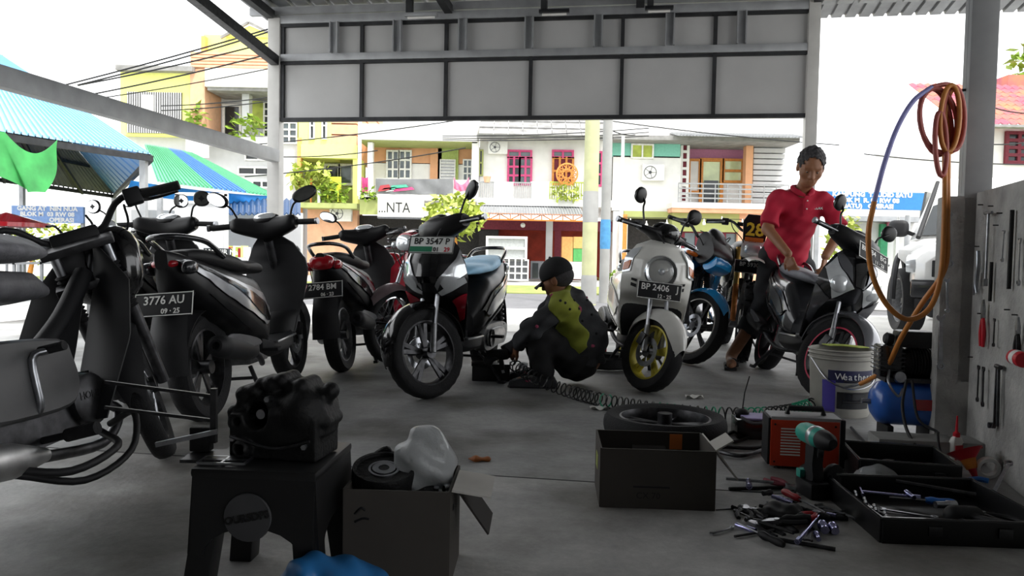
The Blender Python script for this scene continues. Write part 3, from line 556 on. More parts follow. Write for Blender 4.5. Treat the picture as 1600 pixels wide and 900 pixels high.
pole('signal_pole', 969, 400, 17, .035, M_wframe, 'thin white pole in front of the teal topped house', 'pole', 3.6)
t = empty('kerb_planter', gp(953, 455), 0, 'low concrete planter with weeds at the pole foot', 'planter'); MB().box((0, 0, .12), (.5, .4, .24)).build('trough', M_cp2, t); leaf_ball('weeds', (0, 0, .35), (.3, .2, .18), 80, M_leaf, t, .14, 51)
wr = [((100, 134), (440, 40), 20), ((185, 118), (440, 44), 20), ((185, 122), (440, 62), 20.5), ((185, 140), (440, 80), 21), ((185, 150), (440, 104), 21.5), ((290, 165), (440, 150), 22), ((290, 172), (440, 156), 22), ((440, 223), (700, 191), 21), ((440, 272), (670, 242), 21), ((440, 246), (560, 240), 22), ((1400, 247), (1600, 258), 20), ((1540, 165), (1600, 178), 19), ((1530, 225), (1600, 224), 19), ((745, 213), (960, 205), 26), ((745, 217), (960, 211), 26), ((745, 220), (960, 216), 26), ((955, 190), (1240, 222), 22), ((955, 204), (985, 212), 22)]
for i, (a, b, Y) in enumerate(wr):
    A, B = pd(*a, Y), pd(*b, Y); A2 = A + (A - B) * .25; B2 = B + (B - A) * .25; pts = [A2 + (B2 - A2) * k / 10 + V((0, 0, -.08 * 4 * k / 10 * (1 - k / 10) + .06)) for k in range(11)]
    t = MB().tube(pts, .022 if i < 4 else .016, 5).build('overhead_wire', M_blkm); tag(t, 'thin dark overhead wire strung along the street', 'wire', 'overhead wires')
# blue street name boards
M_sblue = mat('blue_sign_board', '2f78b8', .5, var=.08)
def street_sign(x0, x1, y0, y1, Y, rows, lab, m=M_sblue):
    t = empty('name_board', pd((x0 + x1) / 2, y1, Y), 0, lab, 'sign', wc=1); X0, X1, Z0, Z1 = rc(x0, y0, x1, y1, Y); fb('board', m, x0, y0, x1, y1, Y, .06, t)
    for i in range(2): MB().box((X0 + (X1 - X0) * (.06 + .9 * i), Y + .1, (Z1 + GZ) / 2), (.07, .07, Z1 - GZ)).build('post', M_galv, t)
    for k, (s, fx) in enumerate(rows):
        h = (Z1 - Z0) / len(rows); adopt(text('lettering', s, h * 1.05, M_txtw, None, basis((X0 + (X1 - X0) * fx, Y - .005, Z1 - h * (k + .5)), (1, 0, 0), (0, 0, 1)), sx=1.12, bold=.006), t)
street_sign(1270, 1455, 300, 327, 13.5, (('KAMPUNG  TAUDID SATU', .5), ('BLOK M  R. 03 RW 08', .46), ('(BATU)   OPERASI', .46)), 'blue street board with white capitals seen between the red shirt and the hose')
street_sign(18, 130, 322, 348, 17, (('GANG AT  NIN NUA', .5), ('BLOK M  03 RW 08', .5), ('OPERASI', .7)), 'pale blue street board with white capitals under the market roof', mat('faded_blue_board', '7f9fd0', .6, var=.1))
# ------------------------------------------------------------------ market stalls on the left
M_bsheet = mat('light_blue_roof_sheet', '86b8dc', .5, var=.06, scale=4); M_gsheet = mat('mint_roof_sheet', '62ae86', .5, var=.06, scale=4); M_dblue = mat('deep_blue_sheet', '4f80b8', .5, var=.08, scale=4); M_under = mat('roof_underside', '6b6c6e', .7, var=.15, scale=3)
E0, E1, R0, R1 = pd(-70, 194, 9.7), pd(236, 241, 12.6), pd(-70, 48, 13.3), pd(2, 88, 14.6); B0, B1 = pd(-70, 266, 16), pd(178, 303, 21.6)
mk = empty('market_stall', (pd(100, 400, 13).x, 13, GZ), 0, 'open market stall under a blue corrugated hipped roof', 'stall', wc=1)
for i in range(6):
    u0, u1 = i / 6, (i + 1) / 6; L = lambda a, b, t: a + (b - a) * t
    o = rib_sheet(L(E0, E1, u0), L(E0, E1, u1), L(R0, R1, u0), L(R0, R1, u1), 5, .035, (0, 0, 1), 10); o.build('roof_sheet', M_bsheet, mk, smooth=0, solid=.004)
    rib_sheet(L(B0, B1, u0), L(B0, B1, u1), L(R0, R1, u0), L(R0, R1, u1), 5, .035, (0, 0, -1), 1).build('rear_roof_sheet', M_under, mk, smooth=0, solid=.004)
for u in range(4):
    rib_sheet(E1 + (B1 - E1) * (u / 4), E1 + (B1 - E1) * ((u + 1) / 4), R1, R1 + V((.02, 0, 0)), 3, .03, (0, 0, 1), 1).build('hip_sheet', M_dblue, mk, smooth=0, solid=.004)
for a, b in ((E0, E1), (B0, B1), (R0, R1), (E1, R1), (E1, B1)): MB().bar(a - V((0, 0, .07)), b - V((0, 0, .07)), .07, .09).build('roof_beam', M_dframe, mk)
for t in (.3, .6): MB().bar(R0 * t + B0 * (1 - t) - V((0, 0, .08)), R1 * t + B1 * (1 - t) - V((0, 0, .08)), .06, .07).build('purlin', M_dframe, mk)
for t in (.25, .5, .75): MB().bar(B0 + (B1 - B0) * t - V((0, 0, .1)), R0 + (R1 - R0) * t - V((0, 0, .1)), .06, .08).build('rafter', M_dframe, mk)
for a in (E1 - V((.12, 0, 0)), B0 + (B1 - B0) * .35, B1): MB().box((a.x, a.y, (a.z + GZ) / 2), (.1, .1, a.z - GZ - .05)).build('post', M_galv, mk)
tg = mat('green_tarpaulin', '3a9a4e', .6, var=.3, scale=3, bump=.3, bscale=8)
e = lambda x, y, D: pd(x, y, D)
Q = [e(-30, 202, 9.6), e(98, 221, 10.8), e(84, 306, 10.6), e(-30, 268, 9.5)]
def tf(u, v):
    q = (Q[0] * (1 - u) + Q[1] * u) * v + (Q[3] * (1 - u) + Q[2] * u) * (1 - v); s = math.sin(math.pi * min(1, max(0, (u - .35) / .65)))
    return q + V((0, -.15 * math.sin(u * 9 + v * 4) * (1.1 - v) - .12, -.22 * s * v + .05 * math.sin(u * 7) * (1 - v)))
tag(MB().grid(tf, 40, 24).build('tarpaulin', tg, solid=.008), 'crumpled green tarpaulin hanging from the blue market roof eave', 'tarpaulin')
# second roof, mint and blue
s2 = empty('food_stall', (pd(330, 400, 17).x, 17, GZ), 0, 'stall with mint green and blue striped sloping roof', 'stall', wc=1)
a0, a1, c0, c1 = pd(246, 284, 15.8), pd(427, 307, 18.8), pd(226, 226, 18.5), pd(300, 240, 21.5)
for i, (u0, u1, m) in enumerate(((0, .2, M_gsheet), (.2, .45, M_gsheet), (.45, .75, M_dblue), (.75, 1, M_gsheet))):
    L = lambda a, b, t: a + (b - a) * t; rib_sheet(L(a0, a1, u0), L(a0, a1, u1), L(c0, c1, u0), L(c0, c1, u1), 7, .045, (0, 0, 1), 2).build('roof_sheet', m, s2, smooth=0, solid=.004)
a1b, c1b = pd(430, 306, 19), pd(422, 303, 21.4); rib_sheet(a1, a1b, c1, c1b, 8, .045, (0, 0, 1), 2).build('roof_sheet', M_gsheet, s2, smooth=0, solid=.004)
M_btarp = mat('bright_blue_tarp', '2f8ede', .6, var=.12, scale=3)
cloth('blue_tarp', M_btarp, 0, 0, 0, 0, 0, 'bright blue tarpaulin strip under the mint green stall roof', 'tarpaulin', .1, 14, .05, 0, [pd(205, 282, 15.9), pd(420, 306, 18.7), pd(420, 322, 18.7), pd(190, 304, 15.9)])
for a in (pd(250, 290, 16), pd(418, 310, 18.7)): MB().box((a.x, a.y, (a.z + GZ) / 2), (.09, .09, a.z - GZ)).build('post', M_galv, s2)
fb('back_wall', M_lgrey, 205, 330, 470, 440, 19.5, .2, s2, GZ); fb('counter', M_maroon, 390, 395, 440, 440, 18.2, .6, s2, GZ)
t = empty('awning', pd(390, 330, 17.5), 0, 'dark blue tiled awning beside the white post', 'awning', wc=1)
A, B, Cc, D = pd(352, 336, 17), pd(470, 336, 17.6), pd(352, 313, 18.2), pd(470, 313, 18.8)
for i in range(13):
    for j in range(2):
        f = lambda u, v: (A * (1 - u) + B * u) * (1 - v) + (Cc * (1 - u) + D * u) * v; u0, u1 = i / 13, (i + .96) / 13; um = (u0 + u1) / 2; v0, v1 = j / 2, (j + 1) / 2
        MB().add([f(u0, v0), f(um, v0) + V((0, 0, .06)), f(u1, v0), f(u1, v1), f(um, v1) + V((0, 0, .06)), f(u0, v1)], [(0, 1, 4, 5), (1, 2, 3, 4)]).build('awning_tile', mat('dark_blue_tiles', '2c4a70', .5, var=.15), t, smooth=0, solid=.02)
t = empty('menu_board', pd(310, 400, 14), 0, 'tall white framed grey notice panel under the mint green roof', 'board', wc=1); fb('panel', M_lgrey, 278, 318, 350, 402, 14, .03, t)
for x0, y0, x1, y1 in ((273, 303, 279, 404), (350, 303, 355, 404), (273, 301, 355, 306), (273, 314, 355, 318)): fb('frame_bar', M_wframe, x0, y0, x1, y1, 13.97, .07, t)
p = pd(338, 394, 13.9); adopt(text('lettering', 'AYAM PIJR Ma', .13, M_txtw, None, basis(p, (1, 0, 0), (0, 0, 1))), t); fb('sign_strip', M_dkglass, 318, 388, 362, 399, 13.93, .02, t)
t = empty('goods_crate', pd(368, 400, 15), 0, 'colourful snack packets on a stall shelf behind the scooters', 'crate', wc=1); fb('shelf', M_lgrey, 352, 402, 384, 440, 15, .5, t, GZ)
for i in range(8): fb('packet', [M_leafy, M_redlens, M_yel, M_cream][i % 4], 352 + i * 4, 384 + i % 3 * 2, 355.6 + i * 4, 402, 15, .3, t)
bush(45, 372, 23, (1.9, .6, .7), 800, 'low yellow green hedge under the market roof', M_leafy, 61, .2)
t = empty('roadside_fence', pd(60, 430, 16), 0, 'thin metal fence rail before the yellow green hedge', 'fence', wc=1)
for y in (395, 412): MB().bar(pd(-40, y, 16), pd(160, y - 2, 16), .05).build('rail', M_galv, t)
for x in (-20, 22, 65, 110): q = pd(x, 392, 16); MB().box((q.x, 16, (q.z + GZ) / 2), (.05, .05, q.z - GZ)).build('post', M_galv, t)
t = empty('red_parasol', pd(10, 352, 15), 0, 'red fabric edge of a parasol at the far left stall', 'parasol'); MB().lathe([(.02, .25), (.75, .05), (.75, -.03), (.02, .2)], n=16).build('canopy', M_redlens, t); MB().cyl((0, 0, .2), (0, 0, -1.5), .025).build('pole', M_galv, t)
t = MB().lathe([(.001, 0), (.2, 0), (.24, .3), (.18, .34), (.001, .34)], n=14).build('green_bin', mat('green_plastic', '2f9a44', .5)); t.location = pd(65, 397, 15.6); tag(t, 'round green plastic tub on the fence', 'tub')
# stalls and wall under the right hand street board
t = empty('side_stall', pd(1375, 440, 14.5), 0, 'white shack with green door under the blue street board', 'shack', wc=1); fb('wall', M_cream, 1330, 345, 1440, 440, 15, .2, t, GZ); fb('door', mat('green_door', '3f9a6a', .6), 1376, 350, 1387, 408, 14.9, .1, t); fb('cloth_panel', mat('pink_panel', 'c06a80', .7), 1387, 346, 1398, 360, 14.85, .1, t); fb('roof', M_galv, 1322, 338, 1446, 346, 14.6, .8, t); fb('side_post', M_wframe, 1400, 330, 1404, 440, 14.6, .1, t, GZ)
bush(1318, 380, 14.5, (.35, .4, .6), 260, 'bushy green plant behind the man in red', M_leafy, 71, .16)
pole('fence_post', 1419, 330, 12.5, .04, M_galv, 'leaning thin grey post beside the white truck', 'pole', 1.7)
# ------------------------------------------------------------------ two-wheelers: x forward, y left, z up, contact points on z = 0
def make_wheel(par, name, c, R, w, M=None, h=.075, rim=None, spokes=5, wire=False, disc=1, accent=None, twin=True):
    rim = rim or M_alu; c = V(c); mk = lambda: MB(M)
    t = mk(); n = 56; rg = []
    for j in range(n):
        a = 2 * math.pi * j / n; e = V((math.cos(a), 0, math.sin(a))); k = .0035 if j % 2 else 0
        prof = [(R - h, .36), (R - h * .6, .5), (R - h * .25, .5), (R - h * .06 - k, .34), (R - k * .3, .12), (R - k * .3, -.12), (R - h * .06 - k, -.34), (R - h * .25, -.5), (R - h * .6, -.5), (R - h, -.36)]
        rg.append([c + e * r + V((0, w * y, 0)) for r, y in prof])
    t.rings(rg, loop=True); T = t.build(name, M_rub, par, smooth=50)
    ri = R - h + .004; wr = w * .36
    mk().lathe([(ri, wr), (ri - .012, wr + .003), (ri - .016, wr - .01), (ri - .02, 0), (ri - .016, -wr + .01), (ri - .012, -wr - .003), (ri, -wr)], c, (0, 1, 0), 40, True).build('rim', rim, T)
    if accent:
        for s in (-1, 1): mk().lathe([(ri - .001, s * (wr + .004)), (ri - .011, s * (wr + .006)), (ri - .011, s * wr)], c, (0, 1, 0), 40, True).build('rim_stripe', accent, T)
    mk().cyl(c + V((0, .055, 0)), c - V((0, .055, 0)), .034, n=16).build('hub', M_dsteel, T)
    if wire:
        s = mk()
        for k in range(36):
            a = 2 * math.pi * k / 36; b = a + (.35 if k % 4 < 2 else -.35); y = .035 if k % 2 else -.035
            s.tube([c + V((.033 * math.cos(b), y, .033 * math.sin(b))), c + V(((ri - .015) * math.cos(a), y * .15, (ri - .015) * math.sin(a)))], .0022, 4)
        tag(s.build('spokes', M_steel, T), kind='stuff')
        mk().lathe([(.001, .03), (.07, .03), (.075, .02), (.075, -.02), (.07, -.03), (.001, -.03)], c, (0, 1, 0), 24).build('drum_brake', M_alu, T)
    else:
        for k in range(spokes):
            a = 2 * math.pi * k / spokes + .3
            for d in ((-.13, .13) if twin else (0,)):
                s = mk(); p0 = c + V((.03 * math.cos(a), 0, .03 * math.sin(a))); p1 = c + V(((ri - .014) * math.cos(a + d), 0, (ri - .014) * math.sin(a + d)))
                s.bar(p0, p1, .03, .014 if twin else .024, up=(0, 1, 0)); s.build('spoke', rim, T, bevel=.003, seg=1)
    if disc:
        d = mk(); y = -.048 * disc
        d.lathe([(.062, y), (.095, y), (.095, y - .004), (.062, y - .004)], c, (0, 1, 0), 32, True)
        for k in range(5): a = k * 1.2566; d.bar(c + V((.03 * math.cos(a), y - .002, .03 * math.sin(a))), c + V((.068 * math.cos(a), y - .002, .068 * math.sin(a))), .012, .004, up=(0, 1, 0))
        d.build('brake_disc', M_steel, T)
    return T
def steer_m(deg, H=(.42, 0, .80), W=(.60, 0, .26)):
    H = V(H); ax = (H - V(W)).normalized(); return Matrix.Translation(H) @ Matrix.Rotation(math.radians(deg), 4, ax) @ Matrix.Translation(-H)
def make_plate(par, o, x, y, rows, M=None, style='dark', w=.27, h=.11, mat_=None):
    Mt = basis(o, x, y); Mt = M @ Mt if M else Mt
    m = MB(Mt); m.box((0, 0, 0), (w, h, .004)); pm = M_blkm if style == 'dark' else M_lpl if style == 'light' else M_gpl
    T = M_txtw if style == 'dark' else M_txtk
    p = m.build('licence_plate', pm, par, bevel=.0015)
    r = MB(Mt)
    for c, d in (((0, h / 2 - .004, .003), (w, .004, .002)), ((0, -h / 2 + .004, .003), (w, .004, .002)), ((w / 2 - .002, 0, .003), (.004, h, .002)), ((-w / 2 + .002, 0, .003), (.004, h, .002))): r.box(c, d)
    r.build('plate_border', T if style != 'green' else M_txtk, p)
    if style == 'green': MB(Mt).box((-w * .22, -h * .26, .003), (w * .5, h * .3, .002)).build('green_strip', mat('plate_green', '0f6a4a', .5), p)
    for s, px, py, sz, c in rows: text('plate_lettering', s, sz * h, c or T, p, Mt @ Matrix.Translation((px * w, py * h, .0035)), sx=.95, bold=.0008)
    return p
M_lpl = mat('pale_plate', 'c9cacb', .5, var=.05); M_gpl = mat('white_plate', 'd0d2cf', .5, var=.05)
def make_mirror(par, base, head, M, shape='blade', side=1):
    b, h = V(base), V(head); st = MB(M).tube([b, b + V((-.02, .3 * (h.y - b.y), (h.z - b.z) * .55)), h + V((.012, -side * .035, -.03)), h + V((.012, 0, 0))], .0065, 8, 4).build('mirror_stem', M_blk, par)
    r = (.018, .078, .042) if shape == 'blade' else (.02, .052, .052)
    R = Euler((side * (.42 if shape == 'blade' else 0), 0, -side * .25)).to_matrix()
    MB(M).ell(h, r, 20, 10, R, .85).build('mirror_housing', M_blk, st)
    g = MB(M); n = 20; ctr = h + R @ V((-.0175, 0, 0)); ring = [h + R @ V((-.0165, r[1] * .86 * math.cos(2 * math.pi * k / n), r[2] * .84 * math.sin(2 * math.pi * k / n))) for k in range(n)]
    g.add([ctr] + ring, [(0, k + 1, (k + 1) % n + 1) for k in range(n)]); g.build('mirror_face', M_mirror, st, solid=.002)
AP = {  # apron: v, x, z, half width, recede of its edges
 'edgy': [(0, .47, .93, .07, .03), (.12, .57, .88, .13, .08), (.3, .655, .78, .185, .13), (.45, .69, .70, .2, .17), (.6, .60, .61, .19, .10), (.75, .44, .53, .18, -.02), (.88, .35, .44, .16, -.06), (1, .31, .33, .14, -.06)],
 'round': [(0, .46, .95, .06, .03), (.12, .55, .91, .15, .09), (.3, .62, .82, .215, .14), (.48, .635, .70, .225, .15), (.62, .585, .61, .22, .10), (.75, .43, .54, .215, -.05), (.88, .36, .42, .2, -.09), (1, .32, .32, .17, -.08)]}
BD = {  # body: x, z low, z high, half width
 'edgy': [(.04, .29, .46, .10), (-.06, .29, .60, .145), (-.2, .34, .70, .165), (-.4, .40, .725, .175), (-.58, .47, .755, .16), (-.74, .57, .79, .12), (-.86, .68, .82, .07), (-.92, .74, .83, .03)],
 'round': [(.04, .29, .46, .12), (-.06, .28, .62, .165), (-.2, .30, .70, .185), (-.4, .34, .725, .2), (-.58, .42, .735, .19), (-.72, .50, .73, .15), (-.82, .58, .72, .1), (-.87, .62, .70, .05)]}
def scooter(name, label, loc, rz, p):
    R = empty(name, loc, rz, label, 'scooter', 'scooters and motorcycles in the workshop', rx=math.radians(p.get('lean', 0)))
    kind = p.get('shape', 'edgy'); ak, bk = AP[kind], BD[kind]; Rw = p.get('R', .262); tw = p.get('tw', .088)
    main, acc, lowm = p.get('main', M_blk), p.get('acc', M_dgrey), p.get('low', M_blkm)
    MS = steer_m(p.get('steer', 0)); FW_ = V((.63, 0, Rw)); RW_ = V((-.62, 0, Rw - .005))
    W = make_wheel(R, 'front_wheel', FW_, Rw, tw, MS, rim=p.get('rim'), spokes=p.get('spokes', 5), accent=p.get('stripe'))
    make_wheel(R, 'rear_wheel', RW_, Rw, tw * 1.1, rim=p.get('rim'), spokes=p.get('spokes', 5), disc=0, accent=p.get('stripe'))
    # fork, fender
    for s in (-1, 1): MB(MS).tube([(.635, s * .075, Rw), (.60, s * .075, Rw + .16)], [.02, .019], 10).build('fork_leg', M_dsteel if p.get('forkdark') else M_alu, R).data; MB(MS).tube([(.60, s * .075, Rw + .15), (.53, s * .07, Rw + .36)], .014, 8).build('fork_tube', M_steel, R)
    MB(MS).cyl((.54, 0, .6), (.41, 0, .9), .028).build('steering_column', M_dsteel, R)
    def fend(u, v):
        a = math.radians(-22 + 186 * v) if kind == 'edgy' else math.radians(2 + 150 * v); r = Rw + .028 - .02 * abs(u) ** 2.5 * (1.6 if kind == 'round' else 1); tap = min(1, .35 + 3.0 * min(v + .02, 1.05 - v)); y = u * .078 * tap
        return V((FW_.x + r * math.cos(a + .2), y, FW_.z + .012 + r * math.sin(a + .2) - (.05 if kind == 'round' else .02) * abs(u) ** 3))
    MB(MS).grid(fend, 12, 28, -1, 1, 0, 1).build('front_fender', p.get('fend', acc), R, solid=.006)
    MB(MS).box((.60, -.085, Rw + .07), (.05, .035, .08), (0, .3, 0)).build('brake_caliper', M_dsteel, R, bevel=.008)
    # apron with its lamps, inner shield
    def A(u, v): x, z, w, d = interp(ak, v); return V((x - d * abs(u) ** 2.2, u * w, z))
    def Ain(u, v): x, z, w, d = interp(ak, v); return V((x - d - .012 - .05 * (1 - u * u) * min(1, 4 * v), u * w * .985, z - .004))
    ap = MB().grid(A, 26, 34, -1, 1).build('front_apron', p.get('apron', main), R, solid=-.006)
    MB().grid(Ain, 14, 20, -1, 1).build('inner_leg_shield', lowm, R, solid=.006)
    lo, q = .007, MB
    hl = p.get('lamp', 'wing')
    if hl == 'wing':
        for s in (-1, 1):
            q().patch(A, [(s * .3, .47), (s * .93, .20), (s * .97, .40), (s * .45, .57)], lo, 10, 8).build('headlight_lens', M_lens, R, solid=.004)
            q().patch(A, [(s * .25, .58), (s * .9, .44), (s * .96, .50), (s * .3, .63)], lo, 8, 4).build('turn_signal', M_lens, R, solid=.004)
            q().patch(A, [(s * .2, .52), (s * .95, .17), (s * .97, .2), (s * .24, .56)], lo + .003, 12, 2).build('trim_stripe', M_silver, R, solid=.004)
            q().patch(A, [(s * .55, .68), (s * .98, .6), (s * .95, .86), (s * .75, .9)], lo, 8, 8).build('lower_cowl', p.get('cowl', M_red), R, solid=.004)
        q().patch(A, [(-.32, .06), (.32, .06), (.28, .50), (-.28, .50)], lo, 8, 8).build('nose_panel', M_bpaint, R, solid=.004)
    elif hl == 'round':
        c = A(0, .40) + V((-.012, 0, 0)); ax = V((1, 0, .12)); ln = MB().lathe([(.001, .062), (.04, .058), (.068, .046), (.08, .02)], c, ax, 32); ln.build('headlight_lens', mat('clear_glass_lens', 'eef0f0', .03, 0, .02, trans=.85, coat=.6), R)
        MB().lathe([(.078, -.03), (.102, -.03), (.104, .012), (.096, .028), (.08, .026), (.078, .01)], c, ax, 36, True).build('headlight_rim', M_chrome, R)
        MB().lathe([(.076, .022), (.06, .0), (.03, -.02), (.001, -.024)], c, ax, 28).build('reflector', M_chrome, R); MB().ell(c + V((.03, 0, .002)), (.018, .02, .02)).build('bulb', M_lens, R)
        for s in (-1, 1):
            q().patch(A, [(s * .74, .16), (s * .98, .2), (s * .99, .44), (s * .8, .42)], lo, 8, 8).build('turn_signal', M_lens, R, solid=.006)
            q().patch(A, [(s * .80, .33), (s * .96, .36), (s * .97, .42), (s * .83, .40)], lo + .006, 4, 4).build('amber_bulb', M_amber, R, solid=.004)
            for k in (0, 1): q().patch(A, [(s * .60, .50 + .045 * k), (s * .74, .49 + .045 * k), (s * .74, .515 + .045 * k), (s * .60, .525 + .045 * k)], .004, 4, 2).build('vent_slot', M_blkm, R, solid=.003)
    else:
        for s in (-1, 1):
            q().patch(A, [(s * .12, .46), (s * .86, .16), (s * .95, .30), (s * .5, .60)], lo, 10, 8).build('headlight_lens', M_lens, R, solid=.004)
            q().patch(A, [(s * .3, .22), (s * .9, .05), (s * .9, .14), (s * .2, .4)], lo, 8, 4).build('apron_trim', acc, R, solid=.004)
            MB().lathe([(.001, .03), (.03, .028), (.05, .01), (.055, -.02), (.001, -.02)], A(s * .5, .44) - V((.01, 0, 0)), (1, s * .35, .1), 24).build('headlight_bowl', M_lens, R)
            q().patch(A, [(s * .55, .62), (s * .98, .5), (s * .97, .86), (s * .7, .92)], lo, 8, 8).build('lower_cowl', acc, R, solid=.004)
        q().patch(A, [(-.25, .06), (.25, .06), (.12, .44), (-.12, .44)], lo, 8, 8).build('nose_panel', M_bpaint, R, solid=.004)
    # body
    def Bd(u, v):
        x = bk[0][0] + (bk[-1][0] - bk[0][0]) * v; zl, zh, w = interp([(-k[0], *k[1:]) for k in bk], -x); a = 2 * math.pi * u; c, s = math.cos(a), math.sin(a); e = .62
        return V((x, w * math.copysign(abs(c) ** e, c), (zl + zh) / 2 + (zh - zl) / 2 * math.copysign(abs(s) ** e, s)))
    m = MB(); m.rings([[Bd(j / 28, i / 26) for j in range(28)] for i in range(27)]); m.build('body_cowl', main, R)
    for s, uc in ((1, 0), (-1, .5)):
        f = lambda u, v, s=s, uc=uc: Bd(uc + s * u, v)
        MB().patch(f, [(.03, .06), (.07, .9), (.015, .97), (-.045, .2)], .009, 18, 8, (-.4, 0, .55)).build('side_panel', p.get('side', acc), R, solid=.003)
        MB().patch(f, [(-.09, .12), (-.03, .75), (-.055, .8), (-.14, .3)], .008, 12, 5, (-.4, 0, .55)).build('lower_panel', p.get('side2', M_blk), R, solid=.003)
        if p.get('swoosh'): MB().patch(f, [(.0, .12), (.055, .86), (.045, .9), (-.025, .2)], .014, 18, 3, (-.4, 0, .55)).build('side_stripe', p['swoosh'], R, solid=.003)
    # floorboard and underside
    m = MB(); rg = []
    for x, zl, zh, w in ((.40, .27, .36, .10), (.30, .23, .325, .145), (.15, .22, .305, .155), (.02, .22, .30, .15), (-.12, .25, .34, .12)):
        rg.append([V((x, y, z)) for y, z in ((-w * .7, zl), (-w, zl + .03), (-w, zh), (w, zh), (w, zl + .03), (w * .7, zl))])
    m.rings(rg); m.build('floorboard', lowm, R, bevel=.008)
    for s in (-1, 1): MB().bar((.34, s * .15, .318), (.0, s * .158, .305), .012, .012).build('floor_edge_trim', p.get('edge', M_silver), R, bevel=.003)
    # seat
    sk = [(.08, .70, .715, .06), (.02, .70, .755, .10), (-.12, .70, .775, .125), (-.28, .71, .775, .135), (-.38, .715, .80, .14), (-.55, .735, .825, .13), (-.70, .76, .835, .10), (-.76, .78, .825, .05)]
    m = MB(); rg = []
    for x, zl, zh, w in sk: rg.append([V((x, w * math.copysign(abs(math.cos(a)) ** .6, math.cos(a)), (zl + zh) / 2 + (zh - zl) / 2 * math.copysign(abs(math.sin(a)) ** .7, math.sin(a)))) for a in [2 * math.pi * j / 20 for j in range(20)]])
    m.rings([catmull([r[j] for r in rg], 3) for j in range(20)] and [[catmull([r[j] for r in rg], 3)[i] for j in range(20)] for i in range(3 * (len(sk) - 1) + 1)]); m.build('seat', p.get('seat', M_seat), R)
    MB().tube([(-.56, .13, .79), (-.72, .125, .86), (-.86, .08, .885), (-.9, 0, .89), (-.86, -.08, .885), (-.72, -.125, .86), (-.56, -.13, .79)], .013, 10, 4).build('grab_rail', p.get('rail', M_dgrey), R)
    # tail
    MB().ell((-.885, 0, .765), p.get('tl', (.045, .085, .05)), p=.7).build('tail_light', p.get('tlm', M_redlens), R)
    for s in (-1, 1): MB().ell((-.85, s * .095, .745), (.055, .03, .032), p=.8).build('rear_turn_signal', p.get('rsig', M_lens), R)
    def rf(u, v): P = interp([(0, -.78, .66, .085), (.4, -.90, .56, .08), (.7, -.95, .42, .09), (1, -.97, .26, .095)], v); return V((P[0] + .03 * u * u, u * P[2], P[1]))
    MB().grid(rf, 8, 14, -1, 1).build('rear_fender', M_blkm, R, solid=.006)
    def rh(u, v): a = math.radians(10 + 120 * v); r = Rw + .03; return V((RW_.x - r * math.cos(a) * 1, u * .07, RW_.z + r * math.sin(a) - .012 * u * u))
    MB().grid(rh, 6, 14, -1, 1).build('hugger', M_blkm, R, solid=.005)
    # engine, transmission case, exhaust
    ol = [(-.72, .27), (-.70, .33), (-.58, .36), (-.30, .37), (-.10, .36), (-.03, .29), (-.06, .21), (-.2, .185), (-.45, .2), (-.64, .2)]
    MB().slab(ol, .065, .15, 3, inset=.06).build('transmission_case', p.get('case', M_alu), R); MB().slab([(-.6, .28), (-.5, .325), (-.25, .335), (-.1, .3), (-.12, .23), (-.3, .215), (-.52, .23)], .145, .165, 3, inset=.05).build('case_cover', p.get('case', M_dsteel), R)
    MB().lathe([(.001, .16), (.05, .17), (.06, .175), (.06, .16)], (-.18, 0, .275), (0, 1, 0), 20).build('fan_cover', M_blkm, R)
    MB().box((-.12, -.02, .29), (.26, .16, .16)).build('crankcase', M_alu, R, bevel=.02); e_ = MB()
    for k in range(7): e_.box((.02 + .016 * k, 0, .28), (.006, .13, .12))
    e_.build('cylinder_fins', M_alu, R)
    mf = MB().lathe([(.001, 0), (.035, 0), (.05, .03), (.055, .12), (.056, .40), (.05, .47), (.03, .49), (.018, .49), (.018, .46), (.001, .46)], (-.36, -.155, .30), (-1, -.06, .16), 20); X = mf.build('muffler', p.get('muf', M_blkm), R)
    MB().slab([(-.38, .33), (-.42, .37), (-.72, .42), (-.78, .38), (-.7, .34)], -.2, -.215, 3, inset=.05).build('heat_shield', p.get('shield', M_grey), X); MB().tube([(.05, -.03, .22), (-.1, -.1, .2), (-.25, -.15, .25), (-.36, -.155, .30)], .016, 10, 4).build('exhaust_pipe', M_dsteel, X)
    MB().cyl((-.60, .12, .30), (-.52, .12, .60), .018).build('shock_absorber', M_dsteel, R); sp = MB()
    sp.tube([V((-.60 + .08 * t, .12, .33 + .24 * t)) + V((.03 * math.cos(t * 44), .03 * math.sin(t * 44), 0)) for t in [k / 70 for k in range(71)]], .006, 6); sp.build('shock_spring', p.get('spring', M_dsteel), R)
    st = MB()
    for s in (-1, 1):
        st.tube([(-.22, s * .08, .2), (-.26, s * .13, .1), (-.30, s * .16, .012)], .012, 8, 3); st.box((-.32, s * .165, .012), (.05, .03, .02))
    st.bar((-.24, -.1, .14), (-.24, .1, .14), .016); st.build('centre_stand', M_blkm, R)
    if p.get('sidestand', 1): k = MB(); k.tube([(.0, .12, .2), (-.05, .2, .1), (-.02, .27, .012)], .009, 8, 3); k.box((-.01, .285, .01), (.04, .05, .012)); k.build('side_stand', M_dsteel, R)
    for s in (-1, 1): MB().box((-.2, s * .2, .285), (.06, .09, .018)).build('pillion_peg', M_rub, R, bevel=.004)
    # handlebar group
    hb = []
